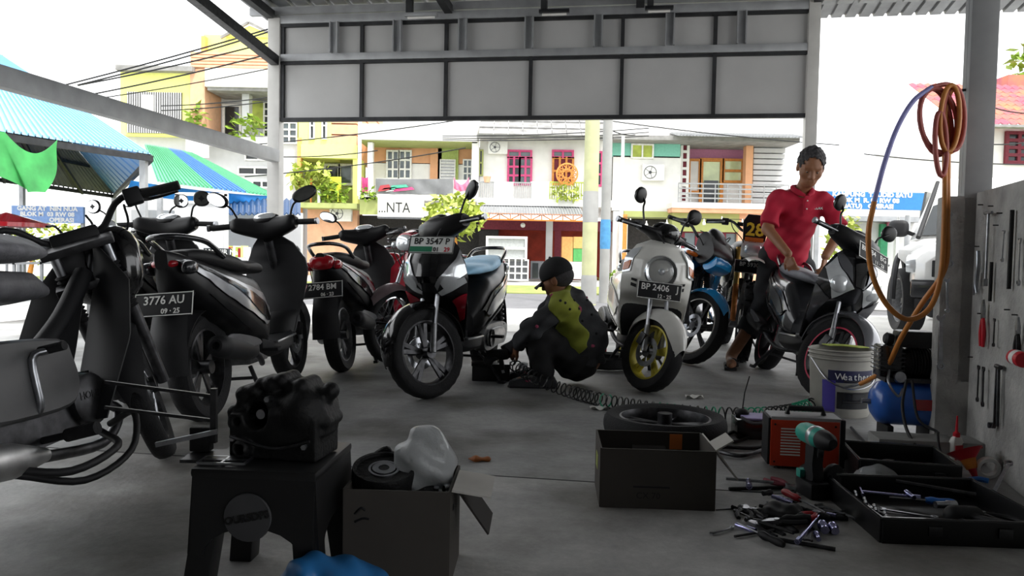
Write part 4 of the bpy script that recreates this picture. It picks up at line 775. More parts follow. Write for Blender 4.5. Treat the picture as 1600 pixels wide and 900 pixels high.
    for y, x, zc, rx, rz_ in ((-.20, .36, 1.0, .035, .035), (-.17, .37, 1.0, .055, .05), (-.10, .40, .985, .075, .06), (0, .42, .975, .085, .075), (.10, .40, .985, .075, .06), (.17, .37, 1.0, .055, .05), (.20, .36, 1.0, .035, .035)):
        hb.append([V((x + rx * math.copysign(abs(math.cos(a)) ** .7, math.cos(a)), y, zc + rz_ * math.copysign(abs(math.sin(a)) ** .8, math.sin(a)))) for a in [2 * math.pi * j / 20 for j in range(20)]])
    if kind == 'round': hb = [[V((.41 + (q.x - .41) * .8, q.y, .985 + (q.z - .985) * (.42 if abs(q.y) > .12 else .85 - abs(q.y) * 3))) for q in r] for r in hb]
    rr = [[catmull([r[j] for r in hb], 3)[i] for j in range(20)] for i in range(19)]
    MB(MS).rings(rr).build('handlebar_cover', p.get('hcover', M_blk), R)
    if kind == 'round': MB(MS).ell((.435, 0, 1.0), (.075, .09, .07), R=Euler((0, -.3, 0)).to_matrix()).build('dash_dome', M_bpaint, R)
    MB(MS).ell((.385, 0, 1.035), (.055, .085, .022), p=.8, R=Euler((0, -.45, 0)).to_matrix()).build('speedometer', M_blk, R); MB(MS).ell((.38, 0, 1.046), (.042, .068, .018), p=.8, R=Euler((0, -.45, 0)).to_matrix()).build('speedometer_glass', M_lens, R)
    for s in (-1, 1):
        g = MB(MS).tube([(.355, s * .2, 1.0), (.335, s * .33, .995)], .0165, 12).build('grip', M_grip, R); MB(MS).cyl((.335, s * .33, .995), (.332, s * .345, .995), .02).build('bar_end', M_steel, g)
        MB(MS).tube([(.385, s * .185, .995), (.41, s * .22, .99), (.385, s * .32, .985), (.383, s * .335, .985)], [.008, .006, .006, .007], 8, 3).build('brake_lever', M_alu, R); MB(MS).box((.36, s * .185, 1.005), (.06, .045, .05)).build('switch_box', M_blkm, R, bevel=.008)
        if p.get('mirror', 'blade') and s in p.get('msides', (-1, 1)):
            hs = p.get('mh', 0); make_mirror(R, (.37, s * .16, 1.03), (.345 if p.get('mirror', 'blade') == 'blade' else .36, s * (.27 if p.get('mirror', 'blade') == 'blade' else .24), 1.165 + hs), MS, p.get('mirror', 'blade'), s)
    for k in range(3): MB(MS).tube([(.40, .15 - .12 * k, 1.0), (.47, .1 - .1 * k, .97), (.5, .04, .86), (.52, .03, .72)], .004, 6, 4).build('cable', M_blkm, R)
    if p.get('pf'):
        o, x, y = p.get('pfo', ((.545, 0, .95), (0, 1, 0), (-.35, 0, 1))); make_plate(R, o, x, y, p['pf'], MS if p.get('pfsteer', 1) else None, p.get('pfs', 'dark'), p.get('pfw', .27), p.get('pfh', .11))
    if p.get('pr'): make_plate(R, (-.925, 0, .585), (0, -1, 0), (.3, 0, 1), p['pr'], None, p.get('prs', 'dark'))
    return R
def place(fx, fy, rx=None, ry=None, heading=None, wb=1.25):
    """front contact pixel, and rear contact pixel or heading (degrees, 0 = +X): base point between the wheels and its heading"""
    f = gp(fx, fy)
    h = math.atan2(*(f - gp(rx, ry)).yx) if heading is None else math.radians(heading)
    return V((f.x - .63 * math.cos(h), f.y - .63 * math.sin(h), 0)), h
T3 = lambda a, b: [(a, 0, .16, .5, None), (b, .12, -.3, .3, None)]
o, h = place(668, 622, heading=-103)
scooter('black_scooter', 'black scooter facing forward with a pale green striped plate and blue covered seat', o, h, dict(steer=-34, msides=(1,), pf=[('BP 3547 P', 0, .18, .5, None), ('01', .12, -.28, .34, None), ('29', .36, -.28, .34, M_txtr)], pfs='green', seat=mat('light_blue_seat', '9fd0f0', .5, var=.08), mirror='blade', acc=M_bpaint, side=M_bpaint, pfo=((.60, 0, .885), (0, 1, 0), (-.45, 0, 1)), pfsteer=0, rim=M_dsteel, case=M_alu, edge=M_silver, swoosh=M_silver))
o, h = place(1008, 612, heading=-92)
M_ivory = mat('ivory_paint', 'd6d5cf', .25, var=.04, coat=.6)
scooter('white_scooter', 'ivory retro scooter with round headlight and yellow wheels', o, h, dict(shape='round', lean=-6, steer=33, R=.245, tw=.1, main=M_ivory, acc=M_ivory, side=M_ivory, side2=M_ivory, fend=M_ivory, lamp='round', mirror='round', mh=.02, pf=T3('BP 2406   J', '12 · 25'), pfo=((.665, 0, .635), (0, 1, 0), (-.1, 0, 1)), pfsteer=0, rim=mat('yellow_wheel', 'b5a83a', .4, .2), hcover=M_blk, case=M_alu))
o, h = place(1279, 622, heading=-93)
scooter('graphite_scooter', 'graphite scooter with pink rimmed wheels beside the man in red', o, h, dict(lean=-16, steer=27, main=M_dgrey, acc=mat('bright_graphite', '6d6e73', .2, .5, .1, coat=.7), side=M_dgrey, side2=MATS['bright_graphite'], swoosh=M_blk, lamp='wedge', mirror='round', pf=[('BP 384   BG', 0, .16, .45, None), ('11 · 23', .2, -.28, .3, None)], pfo=((.56, 0, .93), (0, 1, 0), (-.5, 0, 1)), stripe=mat('pink_rim_tape', 'd0405f', .5), rim=M_blkm, seat=mat('grey_seat_cover', '77777e', .6, var=.15)))
o, h = place(456, 592, heading=87)
scooter('silver_black_scooter', 'black and silver scooter seen from behind with a dark plate ending AU', o, h, dict(lean=-5, steer=0, acc=M_silver, side=M_silver, pr=T3('3776 AU', '09 · 25'), mirror='blade', rim=M_dsteel, swoosh=M_bpaint, tl=(.035, .06, .02), tlm=M_redlens, rsig=M_dgrey))
o, h = place(598, 546, heading=87)
scooter('black_red_scooter', 'black scooter with a red tail light and grey plate ending BM', o, h, dict(lean=-6, steer=8, msides=(1,), acc=M_bpaint, pr=T3('2784 BM', '06 · 23'), mirror='blade', swoosh=M_silver, rsig=M_redlens))
o, h = place(296, 575, heading=100)
scooter('far_black_scooter', 'black scooter with a small round mirror parked behind the silver and black one', o, h, dict(lean=-5, steer=-10, acc=M_bpaint, mirror='round', rsig=M_redlens))
p_ = pd(605, 420, 6.9); scooter('red_tailed_scooter', 'red scooter seen from behind beyond the red spoked moped', V((p_.x + .2, 7.6, 0)), math.radians(84), dict(lean=-4, shape='round', tl=(.05, .1, .075), main=M_red, acc=M_red, side=M_red, rail=M_chrome, mirror='', prs='dark', pr=T3('5192 RA', '04 · 24')))
# ------------------------------------------------------------------ geared motorcycles and mopeds
def motorcycle(name, label, loc, rz, p):
    kind = p['kind']; R = empty(name, loc, rz, label, 'motorcycle', 'scooters and motorcycles in the workshop', rx=math.radians(p.get('lean', -8)))
    dirt, naked, moped = kind == 'dirt', kind == 'naked', kind == 'moped'
    Rw = p.get('R', .29 if moped else .30 if naked else .33); up = .07 if dirt else 0; ex = p.get('ex', 0); main = p.get('main', M_bpaint); fx = .62 if moped else .66 if naked else .72
    H = (.40 if moped else .42, 0, .80 + up); MS = steer_m(p.get('steer', 0), H, (fx - .03, 0, Rw)); F, B = V((fx, 0, Rw)), V((-.62 if not naked else -.66, 0, Rw))
    wire = p.get('wire', not naked)
    make_wheel(R, 'front_wheel', F, Rw, p.get('tw', .075 if moped else .1), MS, rim=p.get('rim', M_chrome), wire=wire, spokes=6, twin=False, disc=1 if naked or dirt else 0, accent=p.get('stripe'))
    make_wheel(R, 'rear_wheel', B, Rw, .085 if moped else .12, rim=p.get('rim', M_chrome), wire=wire, spokes=6, twin=False, disc=0, accent=p.get('stripe'))
    if dirt:
        for M_, c in ((MS, F), (None, B)):
            k = MB(M_)
            for j in range(30):
                a = 2 * math.pi * j / 30
                for y in ((-.03, .03) if j % 2 else (0,)): k.box(c + V(((Rw + .004) * math.cos(a), y, (Rw + .004) * math.sin(a))), (.02, .028, .03), (0, -a, 0))
            tag(k.build('tread_blocks', M_rub, [c_ for c_ in R.children if c_.name.startswith('front_wheel' if M_ else 'rear_wheel')][0]), kind='stuff')
    d = V(H) - F; d.normalize()
    for s in (-1, 1):
        y = s * (.085 if moped else .1); f = F + V((-.02, y, 0)); t = f + d * (.62 + up)
        lg = MB(MS); lg.tube([f, f + d * .34], [.022, .024], 12).build('fork_leg', p.get('fork', M_dsteel), R); MB(MS).tube([f + d * .33, t], .017 if not dirt else .025, 12).build('fork_tube', p.get('ftube', M_steel), R)
        if p.get('boots'):
            b = MB(MS)
            for k in range(12): b.lathe([(.018, 0), (.027, .008), (.018, .016)], f + d * (.33 + .016 * k), d, 12)
            b.build('fork_boot', M_rub, R)
    for q in (.46 + up, .60 + up): MB(MS).box(F + V((-.05, 0, 0)) + d * q, (.06, .24, .03), (0, -.45, 0)).build('fork_clamp', M_dsteel, R, bevel=.006)
    def fend(u, v):
        if dirt: x = F.x - .42 + .75 * v; return V((x, u * (.075 - .03 * abs(v - .45)), F.z + Rw + .15 + .05 * math.sin(v * 2.6) - .02 * u * u))
        a = math.radians((p.get('fa', -14) if moped else 22) + (p.get('fs', 180) if moped else 120) * v); r = Rw + .03; tp = min(1, .4 + 3 * min(v, 1 - v)); return V((F.x + r * math.cos(a + .25), u * .075 * tp, F.z + r * math.sin(a + .25) - .05 * u * u))
    MB(MS).grid(fend, 10, 24, -1, 1).build('front_fender', p.get('fend', main), R, solid=.005)
    # frame, engine
    hb = V(H) + V((-.06, 0, .05)); fr = MB()
    if moped: fr.tube([V(H) - V((.02, 0, .05)), (.2, 0, .58), (-.02, 0, .47), (-.3, 0, .52), (-.62, 0, .66)], .034, 10, 5)
    else:
        fr.tube([V(H) - V((.03, 0, .05)), (.1, 0, .72 + up), (-.3, 0, .68 + up), (-.75, 0, .78 + up)], .028, 10, 5); fr.tube([V(H) - V((.03, 0, .1)), (.28, 0, .4 + up), (.12, 0, .26 + up), (-.25, 0, .3 + up), (-.3, 0, .68 + up)], .02, 10, 5)
    fr.build('frame', p.get('frame', M_blkm), R)
    for s in (-1, 1): MB().bar((-.24, s * .09, .34), B + V((0, s * .09, 0)), .03, .05).build('swingarm', M_blkm, R, bevel=.006)
    eng = p.get('eng', M_dsteel); e = MB().slab([(-.28, .26), (-.3, .36), (-.18, .44), (.0, .43), (.12, .36), (.10, .25), (-.1, .21)], -.11, .11, 3, inset=.04); E = e.build('crankcase', eng, R)
    fin = MB()
    if moped:
        for k in range(7): fin.box((.12 + .018 * k, 0, .335), (.008, .14, .15))
        MB().box((.28, 0, .335), (.07, .12, .13)).build('cylinder_head', eng, R, bevel=.015)
    else:
        for k in range(8): fin.box((.06 + .004 * k, 0, .45 + .018 * k), (.17, .17, .008), (0, -.2, 0))
        MB().box((.10, 0, .62), (.15, .14, .09), (0, -.2, 0)).build('cylinder_head', eng, R, bevel=.015)
    fin.build('cylinder_fins', eng, R)
    MB().lathe([(.001, .03), (.075, .03), (.085, .022), (.088, 0), (.088, -.02)], (-.01 + ex, -.11, .32), (0, -1, 0), 28).build('clutch_cover', p.get('cover', M_alu), R)
    if p.get('crank_text'): text('cover_lettering', p['crank_text'], .036, M_dsteel, E, basis((-.01 + ex, -.1415, .335), (1, 0, 0), (0, 0, 1)))
    MB().lathe([(.001, .03), (.08, .03), (.09, .02), (.09, -.02)], (-.03, .11, .32), (0, 1, 0), 28).build('flywheel_cover', p.get('cover', M_alu), R)
    ks = MB().tube([(-.14, -.12, .33), (-.145, -.16, .34), (-.15, -.165, .48), (-.12, -.2, .5)], .011, 10, 4); ks.build('kick_starter', M_steel, R); MB().cyl((-.12, -.17, .5), (-.12, -.25, .505), .014).build('kick_pedal', M_rub, R)
    ex = MB().tube([(.30, -.03, .29) if moped else (.16, -.03, .58), (.36, -.05, .24) if moped else (.33, -.05, .45), (.2, -.08, .16) if moped else (.22, -.09, .24), (-.2, -.13, .2)], .018, 12, 5); X = ex.build('exhaust_pipe', M_dsteel, R)
    MB().lathe([(.001, 0), (.02, 0), (.034, .06), (.05, .14), (.052, .5), (.045, .56), (.02, .57), (.02, .54), (.001, .54)], (-.15, -.15, .2), (-1, -.03, .12 if not dirt else .5), 24).build('muffler', p.get('muf', M_chrome), X)
    for s in (-1, 1):
        MB().cyl((-.1, s * .1, .235), (-.1, s * .27, .245), .011).build('peg_bar', M_blkm, R); MB().tube([(-.1, s * .19, .24), (-.1, s * .29, .248)], .02, 12).build('foot_peg', M_rub, R)
        a, b = V((-.56, s * .11, .34 if not dirt else .4)), V((-.48, s * .11, .68 + up)); MB().cyl(a, b, .02).build('shock_absorber', M_dsteel, R)
        MB().tube([a + (b - a) * (.1 + .7 * t) + V((.03 * math.cos(t * 50), .03 * math.sin(t * 50), 0)) for t in [k / 70 for k in range(71)]], .006, 6).build('shock_spring', M_chrome, R)
    if moped:
        MB().tube([(.12, -.14, .21), (.02, -.26, .17), (-.2, -.26, .15), (-.3, -.14, .2)], .012, 10, 5).build('guard_tube', M_blkm, R); MB().tube([(.2, -.12, .22), (.16, -.24, .25), (.08, -.26, .14), (-.1, -.22, .1), (-.24, -.12, .17)], .011, 10, 5).build('brake_pedal', M_blkm, R)
    # bodywork
    if moped:
        for s in (-1, 1):
            def ls(u, v): P = interp([(0, .44, .84, .05), (.3, .40, .70, .17), (.65, .30, .50, .2), (1, .16, .25, .16)], v); return V((P[0] - .10 * u + .05 * u * u, s * (.02 + u * P[2]), P[1]))
            MB().grid(ls, 10, 16).build('leg_shield', p.get('shield', main), R, solid=.006)
            MB().slab(p['sc'] if p.get('sc') else [(-.42, .42), (-.46, .60), (-.30, .69), (-.02, .66), (.02, .58), (-.06, .44), (-.25, .38)], s * .085, s * .155, 4, inset=.09).build('side_cover', p.get('side', main), R)
            MB().slab([(-.82, .70), (-.85, .76), (-.60, .75), (-.38, .68), (-.40, .60), (-.62, .62)], s * .06, s * .125, 4, inset=.08).build('tail_cover', p.get('side', main), R)
        if p.get('nocowl'): MB().ell((.50, 0, .78), (.07, .15, .15), p=.75).build('front_cowl', main, R); MB(MS).box((.38, 0, p.get('hz', 1) - .06), (.05, .16, .05)).build('bar_clamp', M_blkm, R, bevel=.012)
        hc = MB(MS); hk = [(.52, .92, .03, .03), (.50, .925, .09, .075), (.42, .935, .11, .09), (.33, .95, .08, .06), (.29, .96, .03, .03)]
        hc.rings([[V((x, w * math.cos(a), z + hh * math.sin(a))) for a in [2 * math.pi * j / 20 for j in range(20)]] for x, z, w, hh in hk]); (hc.build('headlight_cowl', p.get('hcover', main), R) if not p.get('nocowl') else 0)
        (MB if not p.get('nocowl') else lambda m: MB(MS @ Matrix.Translation((.04, 0, -.13))))(MS).ell((.505, 0, .92), (.035, .085, .065), p=.85).build('headlight_lens', M_lens, R)
        if not p.get('nocowl'): MB(MS).ell((.36, 0, 1.015), (.05, .07, .02), p=.8).build('speedometer', M_blk, R)
        for s in (-1, 1): MB(MS).ell((.47, s * .11, .90), (.05, .03, .03), p=.8).build('turn_signal', M_lens, R)
    else:
        tk = [(.34, .70, .80, .05), (.26, .70, .90, .12), (.12, .70, .94, .15), (-.02, .70, .92, .14), (-.14, .70, .84, .10), (-.2, .70, .78, .06)]
        m = MB(); m.rings([[V((x, w * math.copysign(abs(math.cos(a)) ** .7, math.cos(a)), (zl + zh) / 2 + up + (zh - zl) / 2 * math.copysign(abs(math.sin(a)) ** .8, math.sin(a)))) for a in [2 * math.pi * j / 22 for j in range(22)]] for x, zl, zh, w in tk]); m.build('fuel_tank', p.get('tank', main), R)
        for s in (-1, 1):
            sh = [(.1, .66), (.30, .90), (.52, .86), (.50, .76), (.34, .60), (.2, .52)] if naked else [(.02, .74), (.24, .88), (.46, .80), (.38, .60), (.2, .56)]
            MB().slab([(x, z + up) for x, z in sh], s * .13, s * .175, 4, inset=.1).build('tank_shroud', p.get('shroud', main), R); MB().slab([(x * .8 + .05, z * .8 + .15 + up) for x, z in sh], s * .176, s * .18, 4, inset=.1).build('shroud_decal', p.get('decal', M_wht), R)
            MB().slab([(-.75, .74 + up), (-.78, .82 + up), (-.3, .78 + up), (-.12, .62 + up), (-.3, .5 + up), (-.5, .6 + up)], s * .08, s * .13, 4, inset=.08).build('side_cover', p.get('side', main), R)
        if naked:
            MB(MS).slab([(.60, .80), (.66, .90), (.50, 1.06), (.40, 1.02), (.42, .86), (.50, .78)], -.11, .11, 4, inset=.1).build('headlight_cowl', p.get('hcover', M_blk), R); MB(MS).ell((.60, 0, .86), (.06, .085, .075), p=.8, R=Euler((0, -.5, 0)).to_matrix()).build('headlight_lens', M_lens, R); MB(MS).ell((.50, 0, 1.03), (.1, .08, .05), p=.8, R=Euler((0, .7, 0)).to_matrix()).build('fly_screen', M_blk, R)
            MB(MS).slab([(.58, .74), (.70, .80), (.66, .88), (.52, .84)], -.085, .085, 3, inset=.14).build('cowl_lower', p.get('shroud', main), R)
            for s in (-1, 1): MB(MS).ell((.48, s * .17, .84), (.03, .06, .02), p=.8).build('turn_signal', M_amber, R)
        else:
            pl = MB(MS).slab([(-.09, 1.0), (.09, 1.0), (.105, 1.16), (.07, 1.22), (-.07, 1.22), (-.105, 1.16)], .535, .555, 0, axis='x'); PL = pl.build('number_plate', M_blk, R, bevel=.006)
            text('plate_number', '28', .15, mat('yellow_lettering', 'd8c23a', .5), PL, MS @ basis((.557, 0, 1.09), (0, 1, 0), (0, 0, 1)), bold=.004); MB(MS).box((.556, 0, 1.01), (.004, .15, .035)).build('number_stripe', M_oranget, PL); MB(MS).ell((.555, 0, .93), (.04, .07, .05), p=.7).build('headlight_lens', M_lens, R); MB(MS).box((.53, 0, .93), (.03, .19, .15)).build('headlight_mask', M_wht, R, bevel=.02)
    zs = p.get('zs', .74 if moped else .80 + up)
    sk = [(.10, zs - .04, zs + .0, .07), (.0, zs - .05, zs + .045, .115), (-.2, zs - .05, zs + .055, .13), (-.42, zs - .04, zs + .07, .13), (-.62, zs - .02, zs + .085, .11), (-.7, zs, zs + .07, .07)]
    m = MB(); m.rings([[V((x, w * math.copysign(abs(math.cos(a)) ** .6, math.cos(a)), (zl + zh) / 2 + (zh - zl) / 2 * math.copysign(abs(math.sin(a)) ** .7, math.sin(a)))) for a in [2 * math.pi * j / 20 for j in range(20)]] for x, zl, zh, w in sk]); m.build('seat', p.get('seat', M_seat), R)
    def rf(u, v): P = interp([(0, -.5, zs - .04, .08), (.4, -.80, zs - .04, .085), (.7, -.92, zs - .16, .085), (1, -1.0, zs - .36, .09)], v); return V((P[0] + .02 * u * u, u * P[2], P[1] - .03 * u * u))
    MB().grid(rf, 8, 14, -1, 1).build('rear_fender', p.get('rfend', main), R, solid=.005)
    MB().ell((-.86, 0, zs - .03), (.05, .075, .05), p=.7).build('tail_light', M_redlens, R)
    for s in (-1, 1): MB().ell((-.82, s * .13, zs - .05), (.035, .045, .028), p=.8).build('rear_turn_signal', M_amber, R)
    if moped or naked: MB().tube([(-.5, .13, zs), (-.7, .13, zs + .07), (-.88, .08, zs + .09), (-.9, 0, zs + .09), (-.88, -.08, zs + .09), (-.7, -.13, zs + .07), (-.5, -.13, zs)], .01, 10, 4).build('grab_rail', M_chrome, R)
    st = MB()
    st.tube([(-.05, .1, .25), (-.1, .22, .1), (-.08, .28, .012)], .011, 8, 3); st.box((-.07, .295, .01), (.05, .05, .012)); st.build('side_stand', M_dsteel, R)
    # handlebar
    hz, hx = (p.get('hz', 1.0), .36) if moped else (1.06, .34) if naked else (1.14, .38)
    w = p.get('hw', .33) if moped else .35 if naked else .39
    MB(MS).tube([(hx - .07, -w, hz), (hx - .03, -w * .5, hz + .02), (hx + .03, -.08, hz - .06), (hx + .03, .08, hz - .06), (hx - .03, w * .5, hz + .02), (hx - .07, w, hz)], .012, 10, 5).build('handlebar', p.get('bar', M_dsteel), R)
    if dirt: MB(MS).tube([(hx - .01, -.14, hz), (hx, 0, hz), (hx - .01, .14, hz)], .018, 10).build('crossbar_pad', M_blk, R)
    for s in (-1, 1):
        MB(MS).tube([(hx - .052, s * (w - .12), hz + .01), (hx - .075, s * (w + .01), hz)], .0175, 12).build('grip', M_grip, R); MB(MS).tube([(hx + .0, s * (w - .14), hz + .01), (hx + .02, s * (w - .1), hz), (hx - .025, s * w, hz - .01)], [.009, .007, .006], 8, 3).build('brake_lever', M_alu if not p.get('black') else M_blk, R)
        MB(MS).box((hx - .04, s * (w - .15), hz + .012), (.06, .06, .06)).build('switch_box', M_blkm, R, bevel=.01)
        if p.get('mirror') and s in p.get('msides', (-1, 1)): make_mirror(R, (hx - .03, s * (w - .14), hz + .03), (hx - .04, s * (w - .03), hz + .17), MS, p['mirror'], s)
    for k in range(4): MB(MS).tube([(hx, (.2 - .13 * k), hz), (hx + .12, (.16 - .11 * k), hz + .03 - .03 * k), (hx + .16, .05 - .04 * k, hz - .18), (hx + .1, .03, .62)], .0045, 6, 5).build('cable', M_blkm, R)
    if p.get('pr'): make_plate(R, (-.965, 0, zs - .17), (0, -1, 0), (.35, 0, 1), p['pr'], None, p.get('prs', 'dark'))
    if p.get('pf'): make_plate(R, p.get('pfo', (.60, 0, .74)), (0, 1, 0), (-.15, 0, 1), p['pf'], MS, 'dark')
    return R
o, h = place(250, 718, heading=84)
fm = motorcycle('moped', 'dirty black moped in the near corner with sacks on its seat', o, h, dict(kind='moped', lean=-11, nocowl=1, steer=30, zs=.71, hz=.945, hw=.38, ex=.13, sc=[(-.45, .34), (-.46, .50), (-.3, .545), (-.0, .53), (.05, .48), (.06, .36), (-.05, .31)], black=1, boots=1, side=mat('dusty_grey_cover', '4f4f50', .5, var=.25, scale=6), crank_text='HONDA', muf=mat('worn_chrome', 'c4c4c4', .42, 1, .25, 12), seat=mat('grey_worn_vinyl', '5c5c60', .5, var=.2, bump=.2, scale=20), rim=M_dsteel, cover=M_dsteel, bar=M_blkm, hcover=M_blkm, shield=M_blkm, fend=M_blkm))
def pillow(name, c, r, m, label, cat, rz=0, seed=0, h=.012, amp=.008, grp=None):
    c = np.array(c); rr = np.array(r); rd = np.random.RandomState(seed); D = rd.normal(size=(6, 3)); ph = rd.uniform(0, 6, 6)
    def f(P):
        q = P; d = np.linalg.norm(np.abs(q / rr) ** 2.6, axis=1, ord=1) ** (1 / 2.6) - 1; w = sum(np.sin((q / rr) @ D[i] * 1.6 + ph[i]) for i in range(6))
        return (d * rr.min() + amp * w * .35) * .8
    o = sdf_obj(name, f, -rr * 1.35, rr * 1.35, h, m, relax=2); o.location = V(c); o.rotation_euler = (0, 0, rz); return tag(o, label, cat, grp)
M_sack = mat('grey_sack_cloth', '77777c', .7, var=.2, bump=.3, scale=30)
s1 = pd(5, 412, 2.42); pillow('rolled_sack', (s1.x - .03, 2.42, .822), (.12, .2, .05), M_sack, 'rolled grey sack resting on the near moped seat', 'sack', .1, 2)
p_ = pd(95, 466, 4.5); motorcycle('plated_moped', 'dark moped with pale plate standing behind the near moped', V((p_.x + .05, p_.y + .95, 0)), math.radians(104), dict(kind='moped', lean=-6, pr=[('2297 T', .0, .16, .5, None), ('02 · 27', .1, -.3, .32, None)], prs='light', mirror='round', main=M_bpaint))
o, h = place(603, 566, heading=-105)
motorcycle('red_moped', 'red moped with wire spoked wheel and long red fender', o, h, dict(kind='moped', lean=-8, steer=-17, main=M_red, shield=M_red, side=M_red, hcover=M_red, fend=mat('silver_red_fender', '8d7a7d', .3, .3, coat=.5), fa=25, fs=125))
o, h = place(1076, 568, heading=-96)
M_bluep = mat('bright_blue_paint', '1f8fd0', .2, var=.1, coat=.7)
motorcycle('blue_motorcycle', 'bright blue street motorcycle close behind the ivory scooter', o, h, dict(kind='naked', lean=-7, steer=36, main=M_bluep, shroud=M_bluep, rim=M_blkm, stripe=M_wht, fork=M_dsteel, boots=1, side=M_blk, decal=M_blk))
o, h = place(1153, 562, heading=-99)
motorcycle('trail_bike', 'black trail bike with yellow number 28 and orange fork', o, h, dict(kind='dirt', lean=-7, steer=-4, main=M_blk, fend=M_wht, side=M_wht, shroud=M_blk, tank=M_blk, fork=M_oranget, ftube=mat('gold_fork', 'b08a4a', .3, .8), rim=M_dsteel, decal=M_leafy, pf=[('BP 5930 F', 0, .16, .45, None)], pfo=(.60, 0, .78)))
# ------------------------------------------------------------------ people: one continuous skin surface each, clothes as children
M_skin = mat('tan_skin', '8d6044', .55, var=.08, scale=20); M_hair = mat('dark_hair', '3a383a', .7, var=.3, scale=60, bump=.5); M_eye = mat('eye_white', 'a89e94', .3, var=.03); M_iris = mat('dark_iris', '1c120c', .2)
def n_(v): v = np.array(v, float); return v / np.linalg.norm(v)
def chain(P, pts, rad, k=.02, d=None):
    for (a, b), (ra, rb) in zip(zip(pts, pts[1:]), zip(rad, rad[1:])):
        e = s_caps(P, a, b, ra, rb); d = e if d is None else smin(d, e, k)
    return d
def hand_bones(w, f, up, side, curl=.5, size=1.0):
    """wrist, direction of fingers, back-of-hand normal, thumb side (+1/-1): palm box points and five finger chains"""
    f = n_(f); up = n_(np.array(up) - f * np.dot(up, f)); s = np.cross(up, f) * side; w = np.array(w, float); S_ = size; out = []
    for i, (o, L, b) in enumerate(((.030, .072, .082), (.010, .080, .088), (-.010, .074, .084), (-.029, .058, .076))):
        p = w + f * b * S_ + s * o * S_; pts = [w + f * .03 * S_ + s * o * .7 * S_, p]; a = curl * .6
        for L_ in (L * .45, L * .32, L * .26):
            dr = f * math.cos(a) - up * math.sin(a); p = p + dr * L_ * S_; pts.append(p); a += curl * .8
        out.append((pts, [.0125 * S_, .0105 * S_, .0098 * S_, .009 * S_, .0078 * S_]))
    p = w + f * .03 * S_ + s * .03 * S_; pts = [w + f * .018 * S_ + s * .014 * S_, p]
    for L_, ang in ((.036, .75), (.03, .45)):
        dr = n_(f * math.cos(ang) + s * math.sin(ang) - up * curl * .5); p = p + dr * L_ * S_; pts.append(p)
    out.append((pts, [.016 * S_, .0145 * S_, .012 * S_, .0095 * S_])); return out
def head_sdf(P, c, f, u, k=1.0):
    if k != 1:
        d, g, R = head_sdf((P - np.array(c)) / k + np.array(c), c, f, u); c = np.array(c); return d * k, (lambda a, b, e: c + (np.array(g(a, b, e)) - c) * k), R
    f = n_(f); u = n_(np.array(u) - f * np.dot(u, f)); l = np.cross(u, f); R = np.stack([f, l, u], 1); c = np.array(c)
    g = lambda a, b, d: c + f * a + l * b + u * d
    d = s_ell(P, g(-.012, 0, .03), (.098, .077, .092), R); d = smin(d, s_ell(P, g(.03, 0, -.035), (.066, .062, .085), R), .04)
    d = smin(d, s_ell(P, g(.06, 0, -.085), (.034, .036, .028), R), .03)                       # chin
    for s in (-1, 1):
        d = smin(d, s_ell(P, g(.045, s * .045, -.025), (.035, .025, .03), R), .02)              # cheek
        d = smax(d, -s_ell(P, g(.098, s * .032, .008), (.02, .02, .013), R), .012)              # eye socket
        d = smin(d, s_caps(P, g(.085, s * .015, .028), g(.078, s * .05, .026), .01, .008), .012) # brow
        d = smin(d, s_ell(P, g(-.008, s * .08, -.01), (.02, .011, .034), R), .008)              # ear
    for s in (-1, 1): d = smin(d, s_ell(P, g(.0765, s * .032, .0085), (.0142, .0155, .0105), R), .003)
    d = smin(d, chain(P, [g(.088, 0, .012), g(.110, 0, -.028)], [.009, .014]), .012)
    for s in (-1, 1): d = smin(d, s_ell(P, g(.098, s * .013, -.034), (.011, .009, .008), R), .006)
    d = smin(d, s_caps(P, g(.094, -.018, -.058), g(.094, .018, -.058), .006, .006), .006); d = smin(d, s_caps(P, g(.091, -.016, -.069), g(.091, .016, -.069), .007, .007), .006)
    return smax(d, -s_caps(P, g(.104, -.022, -.0635), g(.104, .022, -.0635), .0025, .0025), .003), g, R
def eyes(g, par, k=1.0):
    for s in (-1, 1):
        MB().ell(g(.0765, s * .032, .003), .0118 * k, 12, 8).build('eye', M_eye, par); MB().ell(g(.0865, s * .032, -.003), .0048 * k, 10, 6).build('iris', M_iris, par)
# -- the man in the red shirt
man = empty('person', (2.15, 6.1, 0), 0, 'standing man in red polo shirt bending over the graphite scooter seat', 'person', wc=1)
pel, che, nck, hc = np.array((2.20, 6.24, .90)), np.array((2.20, 6.0, 1.22)), np.array((2.20, 5.90, 1.375)), np.array((2.225, 5.80, 1.54))
hf, hu = (-.18, -.82, -.5), (.02, -.35, .85)
ar = [np.array(p) for p in ((2.01, 5.92, 1.305), (1.93, 5.84, 1.07), (2.005, 5.60, .885))]; al = [np.array(p) for p in ((2.39, 5.92, 1.30), (2.47, 5.82, 1.06), (2.285, 5.62, .87))]
lr = [np.array(p) for p in ((2.11, 6.24, .88), (1.97, 6.0, .48), (1.735, 6.0, .09))]; ll = [np.array(p) for p in ((2.30, 6.24, .88), (2.43, 6.05, .48), (2.46, 6.2, .09))]
def torso(P, o=0.0):
    d = s_ell(P, (pel + (0, 0, -.02)), (.165 + o, .12 + o, .12 + o)); d = smin(d, s_caps(P, pel + (0, -.03, .08), che, .13 + o, .145 + o), .06)
    R_ = np.stack([(1, 0, 0), n_((0, .9, .4)), n_((0, -.4, .9))], 1); d = smin(d, s_ell(P, che, (.18 + o, .115 + o, .165 + o), R_), .05)
    d = smin(d, s_caps(P, ar[0] + (.04, 0, -.01), al[0] + (-.04, 0, -.01), .068 + o, .068 + o), .05); return d
